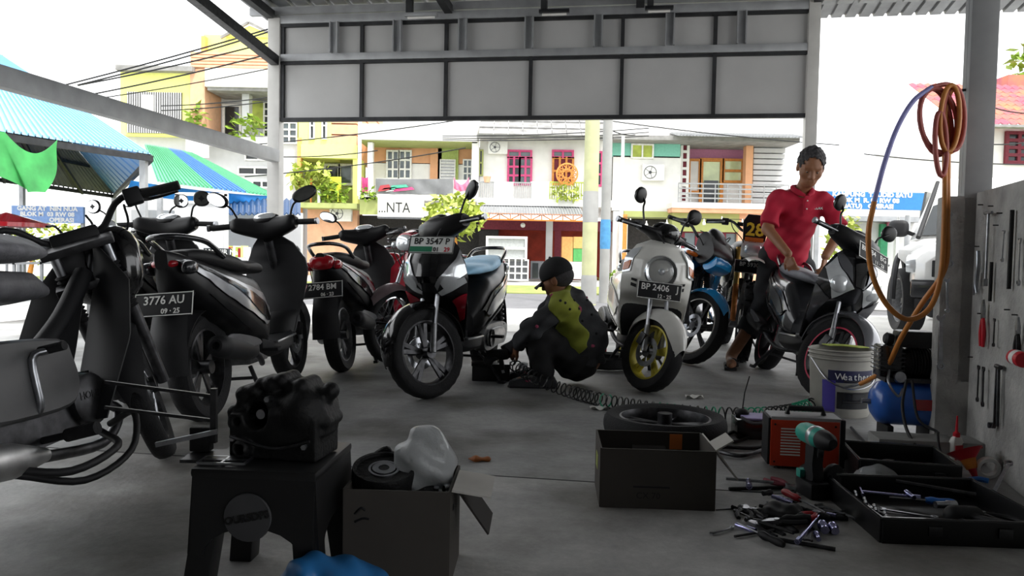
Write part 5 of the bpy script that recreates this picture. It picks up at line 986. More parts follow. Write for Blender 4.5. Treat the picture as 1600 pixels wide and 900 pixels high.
hb = [hand_bones(ar[2] + (.004, -.01, -.012), (.12, -.35, -.9), (-.75, -.5, .25), -1, .75), hand_bones(al[2] + (-.01, -.01, -.012), (-.2, -.35, -.9), (.75, -.5, .25), 1, .75)]
GH = {}
def man_body(P):
    d = torso(P); d = smin(d, s_caps(P, nck + (0, .02, -.03), hc + (0, .02, -.06), .056, .052), .04); h_, g, R = head_sdf(P, hc, hf, hu, 1.12); GH['g'] = (g, R); d = smin(d, h_, .025)
    for a in (ar, al): d = smin(d, chain(P, a, [.052, .042, .03]), .03)
    for a in (lr, ll): d = smin(d, chain(P, a, [.085, .058, .042]), .04)
    for a, t in ((lr, (-.06, -.2)), (ll, (.05, -.2))): d = smin(d, chain(P, [a[2] + (0, .03, -.035), a[2] + (t[0], t[1], -.045), a[2] + (t[0] * 1.3, t[1] * 1.25, -.055)], [.036, .033, .022]), .03)
    for hd in hb:
        for pts, rad in hd: d = smin(d, chain(P, pts, rad, .008), .009)
    return d
sdf_obj('body', man_body, (1.6, 5.45, .0), (2.65, 6.5, 1.76), .0068, M_skin, man); eyes(GH['g'][0], man, 1.12)
def man_hair(P):
    g, R = GH['g']; P = (P - hc) / 1.12 + hc; g = lambda a, b, e: hc + R @ np.array((a, b, e)); d = s_ell(P, g(-.018, 0, .036), (.105, .083, .096), R); d = smax(d, -s_ell(P, g(.078, 0, -.02), (.078, .082, .122), R), .006); d = smax(d, ((P - g(0, 0, -.045)) @ -R[:, 2]), .01)
    for s in (-1, 1): d = smax(d, -s_ell(P, g(.02, s * .09, -.045), (.035, .03, .05), R), .008)
    return d - .004 + .006 * np.sin(P[:, 0] * 130 + P[:, 2] * 60) * np.sin(P[:, 1] * 140) + .004 * np.sin(P[:, 2] * 210 + P[:, 0] * 90) * np.sin(P[:, 0] * 190)
sdf_obj('hair', man_hair, hc - .18, hc + .19, .006, M_hair, man)
wr = lambda P, s: .006 * np.sin(P[:, 0] * 21 + P[:, 2] * 34 + s) * np.sin(P[:, 2] * 19 - P[:, 1] * 26) + .004 * np.sin(P[:, 0] * 55 - P[:, 2] * 47 + s)
def shirt(P):
    d = torso(P, .014); d = smin(d, s_caps(P, pel + (0, -.04, -.10), che, .158, .14), .05)
    for a in (ar, al):
        e = a[0] + (a[1] - a[0]) * .86; dn = n_(a[1] - a[0]); sl = s_caps(P, a[0], e + dn * .1, .060, .074); sl = np.maximum(sl, (P - e) @ dn); d = smin(d, sl, .035)
    d = smax(d, pel[2] - .12 - P[:, 2] + .12 * (P[:, 1] - 6.2), .012); d = smax(d, -s_caps(P, nck + (0, .0, -.02), hc, .066, .075), .01); return d + wr(P, 1)
M_shirt = mat('red_polo_cotton', 'b01634', .8, var=.08, scale=12, bump=.1, bscale=160)
sh = sdf_obj('polo_shirt', shirt, (1.8, 5.6, .72), (2.62, 6.45, 1.5), .0075, M_shirt, man)
for s in (-1, 1): MB().tube([nck + (0, .06, .035), nck + (s * .062, .02, .02), nck + (s * .055, -.06, -.02), nck + (s * .012, -.10, -.05)], [.016, .02, .022, .012], 10, 5).build('collar', M_shirt, sh)
MB().bar(V(nck + (.0, -.115, -.05)), V(nck + (-.005, -.10, -.2)), .03, .012, up=(0, 1, 0)).build('placket', M_shirt, sh, bevel=.004)
for k in range(2): MB().ell(V(nck + (-.001, -.128 + .008 * k, -.09 - .06 * k)), .006, 8, 6).build('button', M_wht, sh)
text('chest_lettering', 'RELAX', .028, M_txtw, sh, basis(V((2.305, 5.848, 1.235)), (1, .08, 0), (0, .3, 1)), ext=.004)
def trousers(P):
    d = s_ell(P, pel + (0, 0, -.04), (.175, .135, .13))
    for a in (lr, ll):
        e = a[1] + (a[2] - a[1]) * .56; dn = n_(a[2] - a[1]); t = chain(P, [a[0], a[1], e + dn * .06], [.105, .086, .084], .03); t = smax(t, (P - e) @ dn, .008); d = smin(d, t, .04)
    return smax(d, P[:, 2] - 1.0, .01) + wr(P, 4)
sdf_obj('trousers', trousers, (1.68, 5.82, .2), (2.62, 6.48, 1.02), .009, mat('charcoal_trousers', '26272a', .85, var=.2), man)
for a, t in ((lr, (-.06, -.2)), (ll, (.05, -.2))):
    b0, b1 = V(a[2] + (0, .06, -.076)), V(a[2] + (t[0] * 1.4, t[1] * 1.35, -.076)); sd = MB().bar((b0.x, b0.y, .012), (b1.x, b1.y, .012), .09, .022).build('sandal', M_rub, man, bevel=.009)
    mid = a[2] + (t[0] * .75, t[1] * .75, 0)
    MB().tube([V(mid + (-.045, -.01, -.07)), V(mid + (-.02, -.02, -.022)), V(mid + (.02, -.02, -.022)), V(mid + (.045, -.01, -.07))], .012, 8, 4).build('sandal_strap', M_blkm, sd)
# -- the squatting mechanic, facing away to the viewer's left
mec = empty('person', (.3, 4.95, 0), 0, 'squatting mechanic in olive and grey jacket with black cap turned away', 'person', wc=1)
mp, mb_, mc, mn, mh = [np.array(p) for p in ((.43, 5.02, .17), (.47, 4.98, .33), (.37, 4.95, .50), (.33, 4.94, .59), (.285, 4.93, .69))]
mf, mu = (-.80, .35, -.38), (-.35, .05, .9)
sl_, sr_ = [np.array(p) for p in ((.30, 4.80, .53), (.13, 4.80, .37), (.045, 4.97, .255))], [np.array(p) for p in ((.30, 5.10, .53), (.12, 5.12, .32), (-.035, 5.02, .185))]
kl, kr = [np.array(p) for p in ((.42, 4.93, .17), (.16, 4.86, .34), (.21, 4.84, .08))], [np.array(p) for p in ((.42, 5.12, .17), (.15, 5.16, .34), (.2, 5.16, .08))]
def mtorso(P, o=0.0):
    d = s_ell(P, mp, (.145 + o, .155 + o, .125 + o)); d = smin(d, s_caps(P, mp + (.03, 0, .02), mb_, .125 + o, .13 + o), .06); d = smin(d, s_caps(P, mb_, mc, .125 + o, .12 + o), .06)
    return smin(d, s_caps(P, sl_[0] + (.02, .05, 0), sr_[0] + (.02, -.05, 0), .07 + o, .07 + o), .06)
mhb = [hand_bones(sl_[2], (-.35, .45, -.55), (-.7, -.5, .3), 1, .6), hand_bones(sr_[2], (-.9, -.25, -.1), (.0, -.5, .85), -1, .8)]
def mec_body(P):
    d = mtorso(P); d = smin(d, s_caps(P, mn + (.02, 0, -.03), mh + (.01, 0, -.06), .055, .052), .04); h_, g, R = head_sdf(P, mh, mf, mu); GH['m'] = (g, R); d = smin(d, h_, .025)
    for a in (sl_, sr_): d = smin(d, chain(P, a, [.052, .042, .031]), .03)
    for a in (kl, kr): d = smin(d, chain(P, a, [.085, .06, .042]), .04); d = smin(d, chain(P, [a[2] + (.03, 0, -.04), a[2] + (-.14, 0, -.05), a[2] + (-.19, 0, -.056)], [.036, .033, .022]), .03)
    for hd in mhb:
        for pts, rad in hd: d = smin(d, chain(P, pts, rad, .008), .009)
    return d
sdf_obj('body', mec_body, (-.2, 4.65, 0), (.72, 5.32, .86), .0068, M_skin, mec); eyes(GH['m'][0], mec)
def jacket(P):
    d = mtorso(P, .02)
    for a in (sl_, sr_):
        dn = n_(a[2] - a[1]); e = a[2] - dn * .02; s = chain(P, [a[0], a[1], e + dn * .05], [.074, .062, .05], .03); s = smax(s, (P - e) @ dn, .006); d = smin(d, s, .035)
    d = smax(d, .14 - P[:, 2] + .35 * (P[:, 0] - .45) * 0, .012); d = smax(d, -s_caps(P, mn + (-.005, 0, .0), mh, .062, .07), .008); return d + wr(P, 2) + .004 * np.sin(P[:, 1] * 38 + P[:, 2] * 60)
M_jk = mat('grey_jacket_cloth', '37383b', .85, var=.25, scale=9, bump=.2, bscale=90); M_olv = mat('olive_yellow_cloth', '8d9436', .8, var=.25, scale=9); M_pnk = mat('pink_print', 'a84a68', .8, var=.2)
jk = sdf_obj('jacket', jacket, (-.15, 4.68, .12), (.72, 5.26, .68), .0075, M_jk, mec)
def panel(P): return np.maximum(jacket(P) - .0045, np.maximum(np.maximum(-.47 - (P[:, 2] - .55) * .9 + (P[:, 0] - .25) * .9 - .0, (P[:, 1] - 4.99)), np.abs((P[:, 0] - .365) + (P[:, 2] - .42) * .36) - .085 - .02 * np.sin(P[:, 2] * 40)))
sdf_obj('olive_panel', panel, (.1, 4.68, .14), (.72, 5.05, .68), .0075, M_olv, jk)
rd = random.Random(5)
def at_surface(fn, p, dr):
    p = np.array(p, float); dr = n_(dr)
    for _ in range(40): p = p + dr * float(fn(p[None])[0]) * .8
    return p
for k in range(11):
    q = at_surface(jacket, (rd.uniform(.1, .62), 4.4, rd.uniform(.22, .6)), (0, 1, 0)); r_ = rd.uniform(.008, .02)
    if abs(jacket(q[None])[0]) < .01: MB().ell(V(q), (r_, .004, r_ * rd.uniform(.6, 1.4)), 10, 6).build('pink_patch', M_pnk, jk)
for k in range(9):
    q = at_surface(lambda P: jacket(P) - .005, (.30 + .03 * k, 4.4, .56 - .013 * k * (k % 3)), (0, 1, 0)); MB().ell(V(q), (.009, .004, .009), 8, 6).build('dark_spot', M_blkm, jk)
def mtrou(P):
    d = s_ell(P, mp + (0, 0, -.02), (.155, .165, .13))
    for a in (kl, kr):
        dn = n_(a[2] - a[1]); t = chain(P, [a[0], a[1], a[2] + dn * .0], [.105, .082, .066], .03); d = smin(d, smax(t, .06 - P[:, 2], .008), .04)
    return smax(d, .02 - P[:, 2], .01) + wr(P, 7)
sdf_obj('trousers', mtrou, (.02, 4.7, .0), (.66, 5.3, .5), .009, mat('black_work_trousers', '1d1d1f', .85, var=.25), mec)
for a in (kl, kr):
    b = V(a[2]); so = MB().slab([(b.x + .07, .0), (b.x + .075, .06), (b.x + .03, .085), (b.x - .1, .07), (b.x - .2, .045), (b.x - .22, .012), (b.x - .2, 0)], b.y - .045, b.y + .045, 3, inset=.05).build('shoe', M_jk, mec); MB().box((b.x - .07, b.y, .006), (.29, .092, .012)).build('sole', M_rub, so, bevel=.004)
    MB().ell((b.x - .1, b.y - .042, .05), (.02, .006, .012), 10, 6).build('shoe_patch', M_pnk, so)
g, R = GH['m']; R3 = Matrix(R.tolist())
def cap(P):
    d = s_ell(P, g(-.012, 0, .035), (.113, .093, .105), R); d = smax(d, ((P - g(0, 0, .012)) @ -R[:, 2]), .008); d = smax(d, -s_ell(P, g(-.012, 0, .03), (.1, .08, .09), R), .004); return d
cp = sdf_obj('cap', cap, np.array(g(0, 0, .03)) - .16, np.array(g(0, 0, .03)) + .16, .006, mat('black_cap_cloth', '1a1a1c', .85, var=.2), mec)
br = MB(); br.grid(lambda u, v: V(g(.085 + .075 * v * (1 - .45 * u * u), u * .075, .02 - .02 * v - .018 * u * u)), 10, 6, -1, 1).build('cap_peak', MATS['black_cap_cloth'], cp, solid=.004)
MB().ell(V(g(-.012, 0, .14)), .009, 10, 6).build('cap_button', M_blkm, cp)
for k in range(2): MB().tube([V(g(-.10 - .006 * k, -.05, .03 + .022 * k)), V(g(-.122, 0, .03 + .022 * k)), V(g(-.10, .05, .03 + .022 * k))], .003, 6, 4).build('cap_stitching', M_grey, cp)
def mhair(P): d = s_ell(P, g(-.022, 0, .0), (.098, .082, .075), R); d = smax(d, -s_ell(P, g(.06, 0, -.03), (.075, .09, .1), R), .01); return smax(d, (P - g(0, 0, .03)) @ R[:, 2], .01)
sdf_obj('hair', mhair, np.array(g(0, 0, 0)) - .15, np.array(g(0, 0, 0)) + .15, .006, M_hair, mec)
gl = MB()                                             # work gloves closed on the air tool
def glove(P):
    d = None
    for pts, rad in mhb[1]: e = chain(P, pts, [r + .004 for r in rad], .01); d = e if d is None else smin(d, e, .01)
    return smin(d, s_caps(P, sr_[2] - n_(sr_[2] - sr_[1]) * .05, sr_[2], .038, .036), .02)
sdf_obj('glove', glove, sr_[2] - .16, sr_[2] + .14, .006, M_blkm, mec)
# ------------------------------------------------------------------ white pickup truck beyond the half wall
tw = gp(1417, 520); th = math.radians(-125); ca, sa = math.cos(th), math.sin(th)
tr = empty('pickup_truck', (tw.x - (1.4 * ca + .78 * sa), tw.y - (1.4 * sa - .78 * ca), 0), th, 'white pickup truck parked facing the workshop beyond the half wall', 'truck')
M_tw = mat('white_truck_paint', 'dcdcda', .25, var=.03, coat=.5)
def sect(x, w, z0, z1, zs): return [V((x, y, z)) for y, z in ((-w * .9, z0), (-w, z0 + .08), (-w, zs), (-w * .93, z1 - .05), (-w * .8, z1), (0, z1 + .03), (w * .8, z1), (w * .93, z1 - .05), (w, zs), (w, z0 + .08), (w * .9, z0))]
MB().rings([sect(*s) for s in ((2.22, .52, .62, .92, .84), (2.14, .62, .50, .98, .88), (1.95, .68, .52, 1.02, .92), (1.80, .72, .55, 1.05, .96))]).build('front_body', M_tw, tr, bevel=.01)
MB().rings([sect(*s) for s in ((1.80, .70, .82, 1.05, .97), (1.75, .86, .82, 1.06, .99), (1.4, .9, .86, 1.09, 1.0), (1.02, .9, .82, 1.12, 1.02))]).build('fender_body', M_tw, tr, bevel=.01)
MB().rings([sect(*s) for s in ((1.02, .9, .42, 1.12, 1.02), (.6, .9, .40, 1.16, 1.04), (-.5, .9, .40, 1.18, 1.06), (-1.0, .9, .42, 1.18, 1.06), (-2.4, .9, .5, 1.16, 1.06))]).build('cab_body', M_tw, tr, bevel=.01)
def cab(u, w, zt): return None
gk = [(.72, .80, 1.14), (-.1, .70, 1.93), (-.5, .70, 1.98), (-1.3, .70, 1.96), (-1.45, .76, 1.16)]
MB().rings([[V((x, -w, z)), V((x, -w * .95, z + .03)), V((x, w * .95, z + .03)), V((x, w, z)), V((x, w * 1.12, 1.12)), V((x, -w * 1.12, 1.12))] for x, w, z in gk]).build('cabin', M_tw, tr, bevel=.012)
ws = lambda u, v: V((.75 - .84 * v, u * (.74 - .10 * v), 1.19 + .72 * v + .02 * (1 - u * u))); MB().grid(ws, 10, 8, -1, 1).build('windscreen', M_dkglass, tr, solid=.01)
for s in (-1, 1):
    MB().tube([(.78, s * .78, 1.16), (-.08, s * .68, 1.92)], .03, 8).build('screen_pillar', M_blkm, tr); MB().slab([(.55, 1.2), (-.05, 1.8), (-1.2, 1.84), (-1.3, 1.22)], s * .80, s * .83).build('side_window', M_dkglass, tr)
    MB().tube([V((1.4 + .50 * math.cos(a), s * .88, .42 + .52 * math.sin(a))) for a in [math.pi * k / 14 for k in range(15)]], .035, 8).build('wheel_arch', M_blkm, tr)
    mm = MB().ell((.62, s * 1.03, 1.28), (.09, .12, .11), 16, 10, p=.6).build('mirror', M_blkm, tr); MB().bar((.62, s * .85, 1.2), (.62, s * .95, 1.24), .05).build('mirror_arm', M_blkm, mm)
    MB().slab([(2.05, .72), (2.14, .78), (2.1, .90), (1.86, .94), (1.8, .84)], s * .60, s * .72, 2, inset=.05).build('headlight', M_lens, tr)
    for x in (1.4, -1.7):
        Mx = Matrix.Translation((x, s * .80, .39)) @ Matrix.Rotation(.4 if x > 0 else 0, 4, 'Z') @ Matrix.Translation((-x, -s * .80, -.39))
        make_wheel(tr, 'wheel', (x, s * .80, .39), .39, .26, Mx, h=.13, rim=M_alu, spokes=6, disc=0)
MB().box((2.2, 0, .56), (.14, 1.3, .2)).build('bumper', M_dgrey, tr, bevel=.03); MB().box((2.24, 0, .78), (.03, .9, .18)).build('grille', M_blkm, tr, bevel=.01); MB().box((2.30, .0, .57), (.02, .45, .13)).build('licence_plate', M_blkm, tr)
MB().box((.3, 0, .38), (3.2, 1.3, .1)).build('chassis', M_blkm, tr)
# ------------------------------------------------------------------ near floor: stool with engine, cartons, welder, tools
M_card = mat('shaded_card', '45413d', .85, var=.08, scale=6); M_cardk = mat('deep_shaded_card', '2f2c2a', .9, var=.1, scale=6); M_cardl = mat('pale_card', 'b5b2ac', .8, var=.06); M_film = mat('clear_plastic_film', 'dfe2e4', .3, var=.1, trans=.6, bump=.5, bscale=30)  # shade on the cartons painted in: two darkened tones beside the pale card
# black plastic stool
p0 = gp(322, 905); so = V((-.57, 1.90, 0)); so.x = (434 - 800) / 1200 * 1.9
st = empty('plastic_stool', so, math.radians(-4), 'black plastic stool with a round grey logo holding an engine block', 'stool'); M_stool = mat('black_stool_plastic', '161617', .45, var=.2)
H_ = .325
MB().box((0, 0, H_ - .012), (.30, .30, .024)).build('seat', M_stool, st, bevel=.01)
for sx in (-1, 1):
    for sy in (-1, 1): MB().rings([[V((sx * (.105 + k * .035) + dx * .03, sy * (.10 + k * .035) + dy * .03, (H_ - .02) * (1 - k))) for dx, dy in ((-1, -1), (1, -1), (1, 1), (-1, 1))] for k in (0, 1)]).build('leg', M_stool, st, bevel=.006)
ap = MB()
for rot in range(4):
    M4 = Matrix.Rotation(rot * math.pi / 2, 4, 'Z'); w, y = .145, -.145
    pts = [(-w, H_ - .02), (w, H_ - .02), (w * 1.0, .12)] + [(w * .8 * math.cos(a), .12 + .0 + .07 * math.sin(a)) for a in [math.pi * k / 10 for k in range(11)]] + [(-w * 1.0, .12)]
    m = MB(M4); m.rings([[V((x, y - (1 - z / H_) * .02, z)) for x, z in pts], [V((x, y + .012 - (1 - z / H_) * .02, z)) for x, z in pts]]); A_ = m.build('apron', M_stool, st)
    if rot == 0:
        MB().lathe([(.001, .004), (.055, .004), (.057, 0)], (-.01, -.152, .215), (0, -1, 0), 28).build('logo_disc', mat('logo_grey', '3f3f41', .6), A_)
        text('logo_lettering', 'OURSDPS', .025, M_txtk, A_, basis((-.01, -.158, .215), (1, 0, .22), (-.22, 0, 1)), bold=.001)
# engine block on it
eb = empty('engine_block', so + V((.02, .0, H_)), math.radians(-10), 'dark oily engine crankcase lying on the black stool', 'engine')
def eng(P):
    c = lambda a, b, r: s_caps(P, a, b, r, r)
    d = s_ell(P, (0, .0, .085), (.105, .07, .095)); d = smin(d, np.max(np.abs(P - np.array((0, 0, .05))) - np.array((.105, .06, .05)), axis=1) - .008, .02)
    d = smin(d, c((.06, -.03, .12), (.06, .05, .12), .055), .015); rd = random.Random(3)
    for k in range(15):
        a = math.pi * (k / 14) - .05; r = .112 + .01 * (k % 2); d = smin(d, c((r * math.cos(a), -.035, .075 + r * .95 * math.sin(a)), (r * math.cos(a), .035, .075 + r * .95 * math.sin(a)), .013 + .004 * (k % 3)), .01)
    d = smin(d, c((.105, 0, .15), (.12, 0, .165), .022), .01); d = smax(d, -c((-.045, -.2, .105), (-.045, .02, .105), .033), .006); d = smax(d, -c((-.095, -.2, .09), (-.095, .2, .09), .011), .004);
    d = smin(d, c((-.07, -.085, .03), (-.07, -.05, .03), .022), .008); d = smax(d, -c((-.07, -.2, .03), (-.07, -.07, .03), .013), .003); return smax(d, -P[:, 2] + .002, .004)
sdf_obj('casting', eng, (-.16, -.11, -.01), (.17, .1, .22), .0045, M_iron, eb)
gr = MB(); rg = []
for k in range(36): a = 2 * math.pi * k / 36; r = .030 if k % 2 else .025; rg.append([V((-.045 + r * math.cos(a), -.035, .105 + r * math.sin(a))), V((-.045 + r * math.cos(a), -.02, .105 + r * math.sin(a)))])
gr.rings(rg, loop=True, closed=False); gr.cyl((-.045, -.04, .105), (-.045, 0, .105), .012); gr.build('gear', M_steel, eb)
for x, z in ((-.01, .15), (.085, .04), (-.1, .05), (.06, .13)): MB().cyl((x, -.078, z), (x, -.055, z), .007, n=6).build('bolt', M_steel, eb)
MB().tube([(-.105, -.075, .055), (-.06, -.09, .05), (0, -.085, .035), (.05, -.08, .04), (.1, -.075, .055)], .004, 6, 4).build('gasket_edge', M_dsteel, eb)
sp = empty('front_stand', eb.location + V((-.17, -.02, .0)), 0, 'thin steel bars of a stand reaching left from the engine', 'stand')
MB().bar((-.30, .06, .165), (.0, 0, .145), .008).build('upper_bar', M_dsteel, sp); MB().bar((-.30, .06, .10), (.0, 0, .085), .008).build('lower_bar', M_dsteel, sp); MB().bar((.0, 0, .03), (.0, 0, .165), .014).build('upright', M_dsteel, sp); MB().box((-.03, .0, .04), (.05, .03, .06)).build('clamp', M_iron, sp, bevel=.004); MB().bar((-.12, -.05, .035), (.02, -.03, .065), .011).build('lever', M_steel, sp); MB().box((.03, -.03, .004), (.16, .10, .008)).build('foot_plate', M_dsteel, sp)
tg = empty('wire_tray', so + V((-.10, -.09, H_)), 0, 'small wire grid at the front corner of the black stool', 'tray')
for k in range(3): MB().bar((-.05, -.03 + .03 * k, .006), (.06, -.03 + .03 * k, .006), .005).build('wire', M_steel, tg)
for k in range(3): MB().bar((-.05 + .055 * k, -.03, .006), (-.05 + .055 * k, .03, .006), .005).build('wire', M_steel, tg)
# open carton helper: x right, y away
def carton(name, label, loc, rz, w, d, h, m, flaps=(), t=.006):
    R = empty(name, loc, rz, label, 'carton')
    for c, s in (((0, -d / 2, h / 2), (w, t, h)), ((0, d / 2, h / 2), (w, t, h)), ((-w / 2, 0, h / 2), (t, d, h)), ((w / 2, 0, h / 2), (t, d, h)), ((0, 0, t / 2), (w, d, t))): MB().box(c, s).build('panel' if s[2] > t else 'bottom', m, R)
    for a, b, o, mm in flaps: a, b, o = V(a), V(b), V(o); MB().add([a, b, b + o, a + o], [(0, 1, 2, 3)]).build('flap', mm or m, R, smooth=0, solid=.005)
    return R
ca = V((-.27, 1.98, 0)); A = carton('parts_carton', 'open cardboard carton filled with clutch parts and a plastic bag', ca, math.radians(-2), .26, .24, .25, M_card, [((.137, .06, .255), (.137, -.12, .255), (.095, .02, -.02), M_cardl), ((.145, .1, .24), (.145, -.06, .24), (.08, .02, -.12), M_cardk)])
MB().tube([(-.10, -.1235, .19), (-.085, -.1235, .205), (-.075, -.1235, .2)], .003, 6, 4).build('printed_mark', M_blkm, A); MB().tube([(-.1, -.1235, .17), (-.08, -.1235, .18), (-.065, -.1235, .178)], .003, 6, 4).build('printed_mark', M_blkm, A)
t = empty('clutch_drum', ca + V((-.055, .0, .245)), .2, 'round black clutch drum lying in the parts carton', 'clutch', rx=.25)
MB().lathe([(.001, .03), (.018, .03), (.02, .026), (.07, .026), (.072, .034), (.080, .034), (.082, .028), (.082, -.04), (.001, -.04)], n=36).build('drum', M_iron, t); MB().lathe([(.014, .031), (.03, .031), (.03, .028)], n=24).build('centre_ring', M_steel, t); MB().lathe([(.034, .029), (.04, .029), (.04, .026)], n=24).build('centre_ring', M_steel, t)
t = empty('lever_arm', ca + V((-.10, .07, .225)), .3, 'black curved lever standing behind the clutch drum', 'lever'); MB().tube([(-.02, 0, -.02), (-.015, 0, .03), (.01, 0, .06), (.04, 0, .075), (.05, 0, .06)], .009, 8, 4).build('arm', M_iron, t); MB().lathe([(.008, -.008), (.016, -.008), (.016, .008), (.008, .008)], (.05, 0, .055), (0, 1, 0), 16, True).build('eye', M_iron, t)
t = empty('chain_gear', ca + V((.055, -.01, .215)), 0, 'toothed gear wrapped in chain beside the plastic bag', 'gear', rx=.7); rg = []
for k in range(40): a = 2 * math.pi * k / 40; r = .052 if k % 2 else .045; rg.append([V((r * math.cos(a), r * math.sin(a), z)) for z in (-.012, .012)])
MB().rings(rg, loop=True, closed=False).build('teeth_ring', M_iron, t); MB().lathe([(.001, .012), (.03, .012), (.034, .0), (.03, -.012), (.001, -.012)], n=24).build('hub', M_dsteel, t)
for k in range(6): MB().box((.03 * math.cos(k), .03 * math.sin(k), .016), (.012, .008, .008), (0, 0, k)).build('spring', M_steel, t)
for k, (x, y, z) in enumerate(((-.09, -.05, .2), (.09, -.06, .19), (.02, .06, .2), (-.02, -.07, .195))): t = sdf_obj('metal_lump', lambda P, k=k: s_ell(P, (0, 0, 0), (.045, .035, .03)) + .008 * np.sin(P[:, 0] * 120 + k) * np.sin(P[:, 1] * 130), (-.07, -.06, -.05), (.07, .06, .05), .006, M_iron); t.location = ca + V((x, y, z)); tag(t, 'oily black metal part packed in the parts carton', 'part', 'oily parts in the carton')
def bagf(P):
    d = s_ell(P, (0, 0, .06), (.085, .07, .09)); d = smin(d, s_ell(P, (.01, 0, .12), (.05, .045, .06)), .04)
    return d + .005 * np.sin(P[:, 0] * 60 + P[:, 2] * 25) * np.sin(P[:, 1] * 55 - P[:, 2] * 40) + .004 * np.sin(P[:, 2] * 75 + P[:, 0] * 50 + P[:, 1] * 33)
t = sdf_obj('plastic_bag', bagf, (-.12, -.1, -.05), (.12, .1, .21), .006, M_film); t.location = ca + V((.045, .045, .2)); tag(t, 'bulging clear plastic bag stuffed in the parts carton', 'bag')
t = sdf_obj('plastic_bag', lambda P: s_ell(P, (0, 0, .045), (.135, .07, .085)) + .012 * np.sin(P[:, 0] * 40 + P[:, 2] * 30) * np.sin(P[:, 0] * 25 - P[:, 2] * 60) + .005 * np.sin(P[:, 0] * 90 + P[:, 1] * 70), (-.18, -.12, -.03), (.18, .12, .18), .006, mat('blue_plastic_bag', '2f7fc4', .4, var=.15, trans=.1)); t.location = V((-.40, 1.70, .02)); tag(t, 'crumpled bright blue plastic bag on the floor before the cartons', 'bag')
bx = gp(1030, 797) + V((.0, .14, 0)); Bx = carton('open_carton', 'open empty cardboard carton with torn flaps before the lying wheel', bx, math.radians(-3), .375, .27, .2, M_card, [((.19, -.12, .2), (.19, .12, .2), (.075, .0, -.10), M_cardl), ((.19, -.135, .2), (.19, -.02, .2), (.06, .02, .03), M_cardl)])
MB().box((-.02, -.137, .075), (.12, .003, .006)).build('printed_line', M_blkm, Bx); text('carton_lettering', 'CX 70', .03, M_txtk, Bx, basis((-.03, -.1375, .045), (1, 0, 0), (0, 0, 1)))
MB().box((.10, .131, .165), (.045, .003, .055)).build('orange_sticker', mat('orange_sticker', 'd97a3a', .6), Bx); MB().box((-.1905, .02, .12), (.003, .08, .05)).build('yellow_sticker', M_leafy, Bx); MB().box((.0, .08, .13), (.12, .08, .01), (.5, 0, 0)).build('inner_flap', M_cardk, Bx)
# wheel lying flat
wl = gp(1040, 660, .07); t = empty('spare_wheel', (wl.x, wl.y + .02, .055), .3, 'motorcycle wheel with tyre lying flat behind the open carton', 'wheel', rx=math.radians(90)); make_wheel(t, 'tyre', (0, 0, 0), .285, .10, rim=M_dsteel, spokes=5)
t = empty('inner_tube', (wl.x + .16, wl.y + .34, .0), 0, 'black hose looped on the floor beyond the lying wheel', 'hose'); MB().tube([(-.12, 0, .012), (-.05, .05, .012), (.06, .03, .012), (.11, -.06, .012)], .012, 8, 5).build('loop', M_rub, t)
# welding inverter
wb = gp(1250, 735); W = empty('welding_machine', wb + V((.03, .07, 0)), math.radians(-8), 'red sided welding machine with black handle on the floor', 'welder')
M_wred = mat('orange_red_paint', 'c23a1c', .45, var=.06); MB().box((0, 0, .115), (.27, .13, .19)).build('body', mat('pale_grey_case', '9c9c9e', .5), W, bevel=.004)
for s in (-1, 1): MB().box((-.005, s * .068, .105), (.262, .006, .185)).build('side_panel', M_wred, W, bevel=.002)
sl = MB()
for k in range(10): sl.box((-.06, -.0725, .06 + .0115 * k), (.075, .003, .005))
sl.build('vent_slots', M_cream, W); MB().box((.14, 0, .11), (.02, .135, .195)).build('front_panel', M_blkm, W, bevel=.005); MB().box((-.14, 0, .11), (.012, .13, .19)).build('rear_panel', M_blkm, W, bevel=.004); MB().tube([(-.06, 0, .21), (-.055, 0, .235), (.075, 0, .235), (.08, 0, .21)], .012, 8).build('carry_handle', M_blk, W)
for x, z in ((-.12, .18), (-.12, .03), (.11, .18), (.11, .03), (.0, .02), (.0, .19)): MB().cyl((x, -.070, z), (x, -.0735, z), .004, n=8).build('screw', M_blkm, W)
for y in (-.035, .035): MB().cyl((.15, y, .06), (.168, y, .06), .018).build('socket', M_dsteel, W)
for x in (-.1, .1):
    for y in (-.05, .05): MB().cyl((x, y, 0), (x, y, .022), .012).build('foot', M_rub, W)
fb_ = gp(1205, 700); t = empty('flat_case', fb_ + V((.02, .22, 0)), -.1, 'low dark case with pale lilac lid behind the welding machine', 'case'); MB().box((0, 0, .045), (.24, .16, .09)).build('case_body', M_dgrey, t, bevel=.008); MB().box((.01, 0, .094), (.2, .14, .01)).build('lid', mat('lilac_lid', 'a9a0cf', .5), t, bevel=.003); MB().tube([(-.1, -.06, .1), (-.05, -.09, .08), (.04, -.09, .09), (.1, -.085, .085)], .008, 8, 4).build('case_handle', M_grey, t); MB().tube([(-.08, .03, .1), (-.07, .03, .2), (-.05, .03, .28)], .003, 6).build('antenna', M_blkm, t); MB().ell((-.08, .03, .105), (.035, .03, .02)).build('knob', M_blkm, t)
def cable(pts, r, m, label, cat='cable', px=True): P = [gp(x, y, r + .002) for x, y in pts] if px else pts; return tag(MB().tube(P, r, 8, 6).build('cable', m), label, cat)
cable([(1145, 668), (1180, 676), (1150, 690), (1130, 684), (1160, 672), (1215, 690), (1180, 700), (1120, 698)], .008, M_blkm, 'black welding cable coiled left of the red welder'); cable([(1330, 668), (1350, 690), (1370, 715), (1330, 705), (1325, 720), (1300, 715)], .007, M_blkm, 'black mains cable curling right of the red welder')
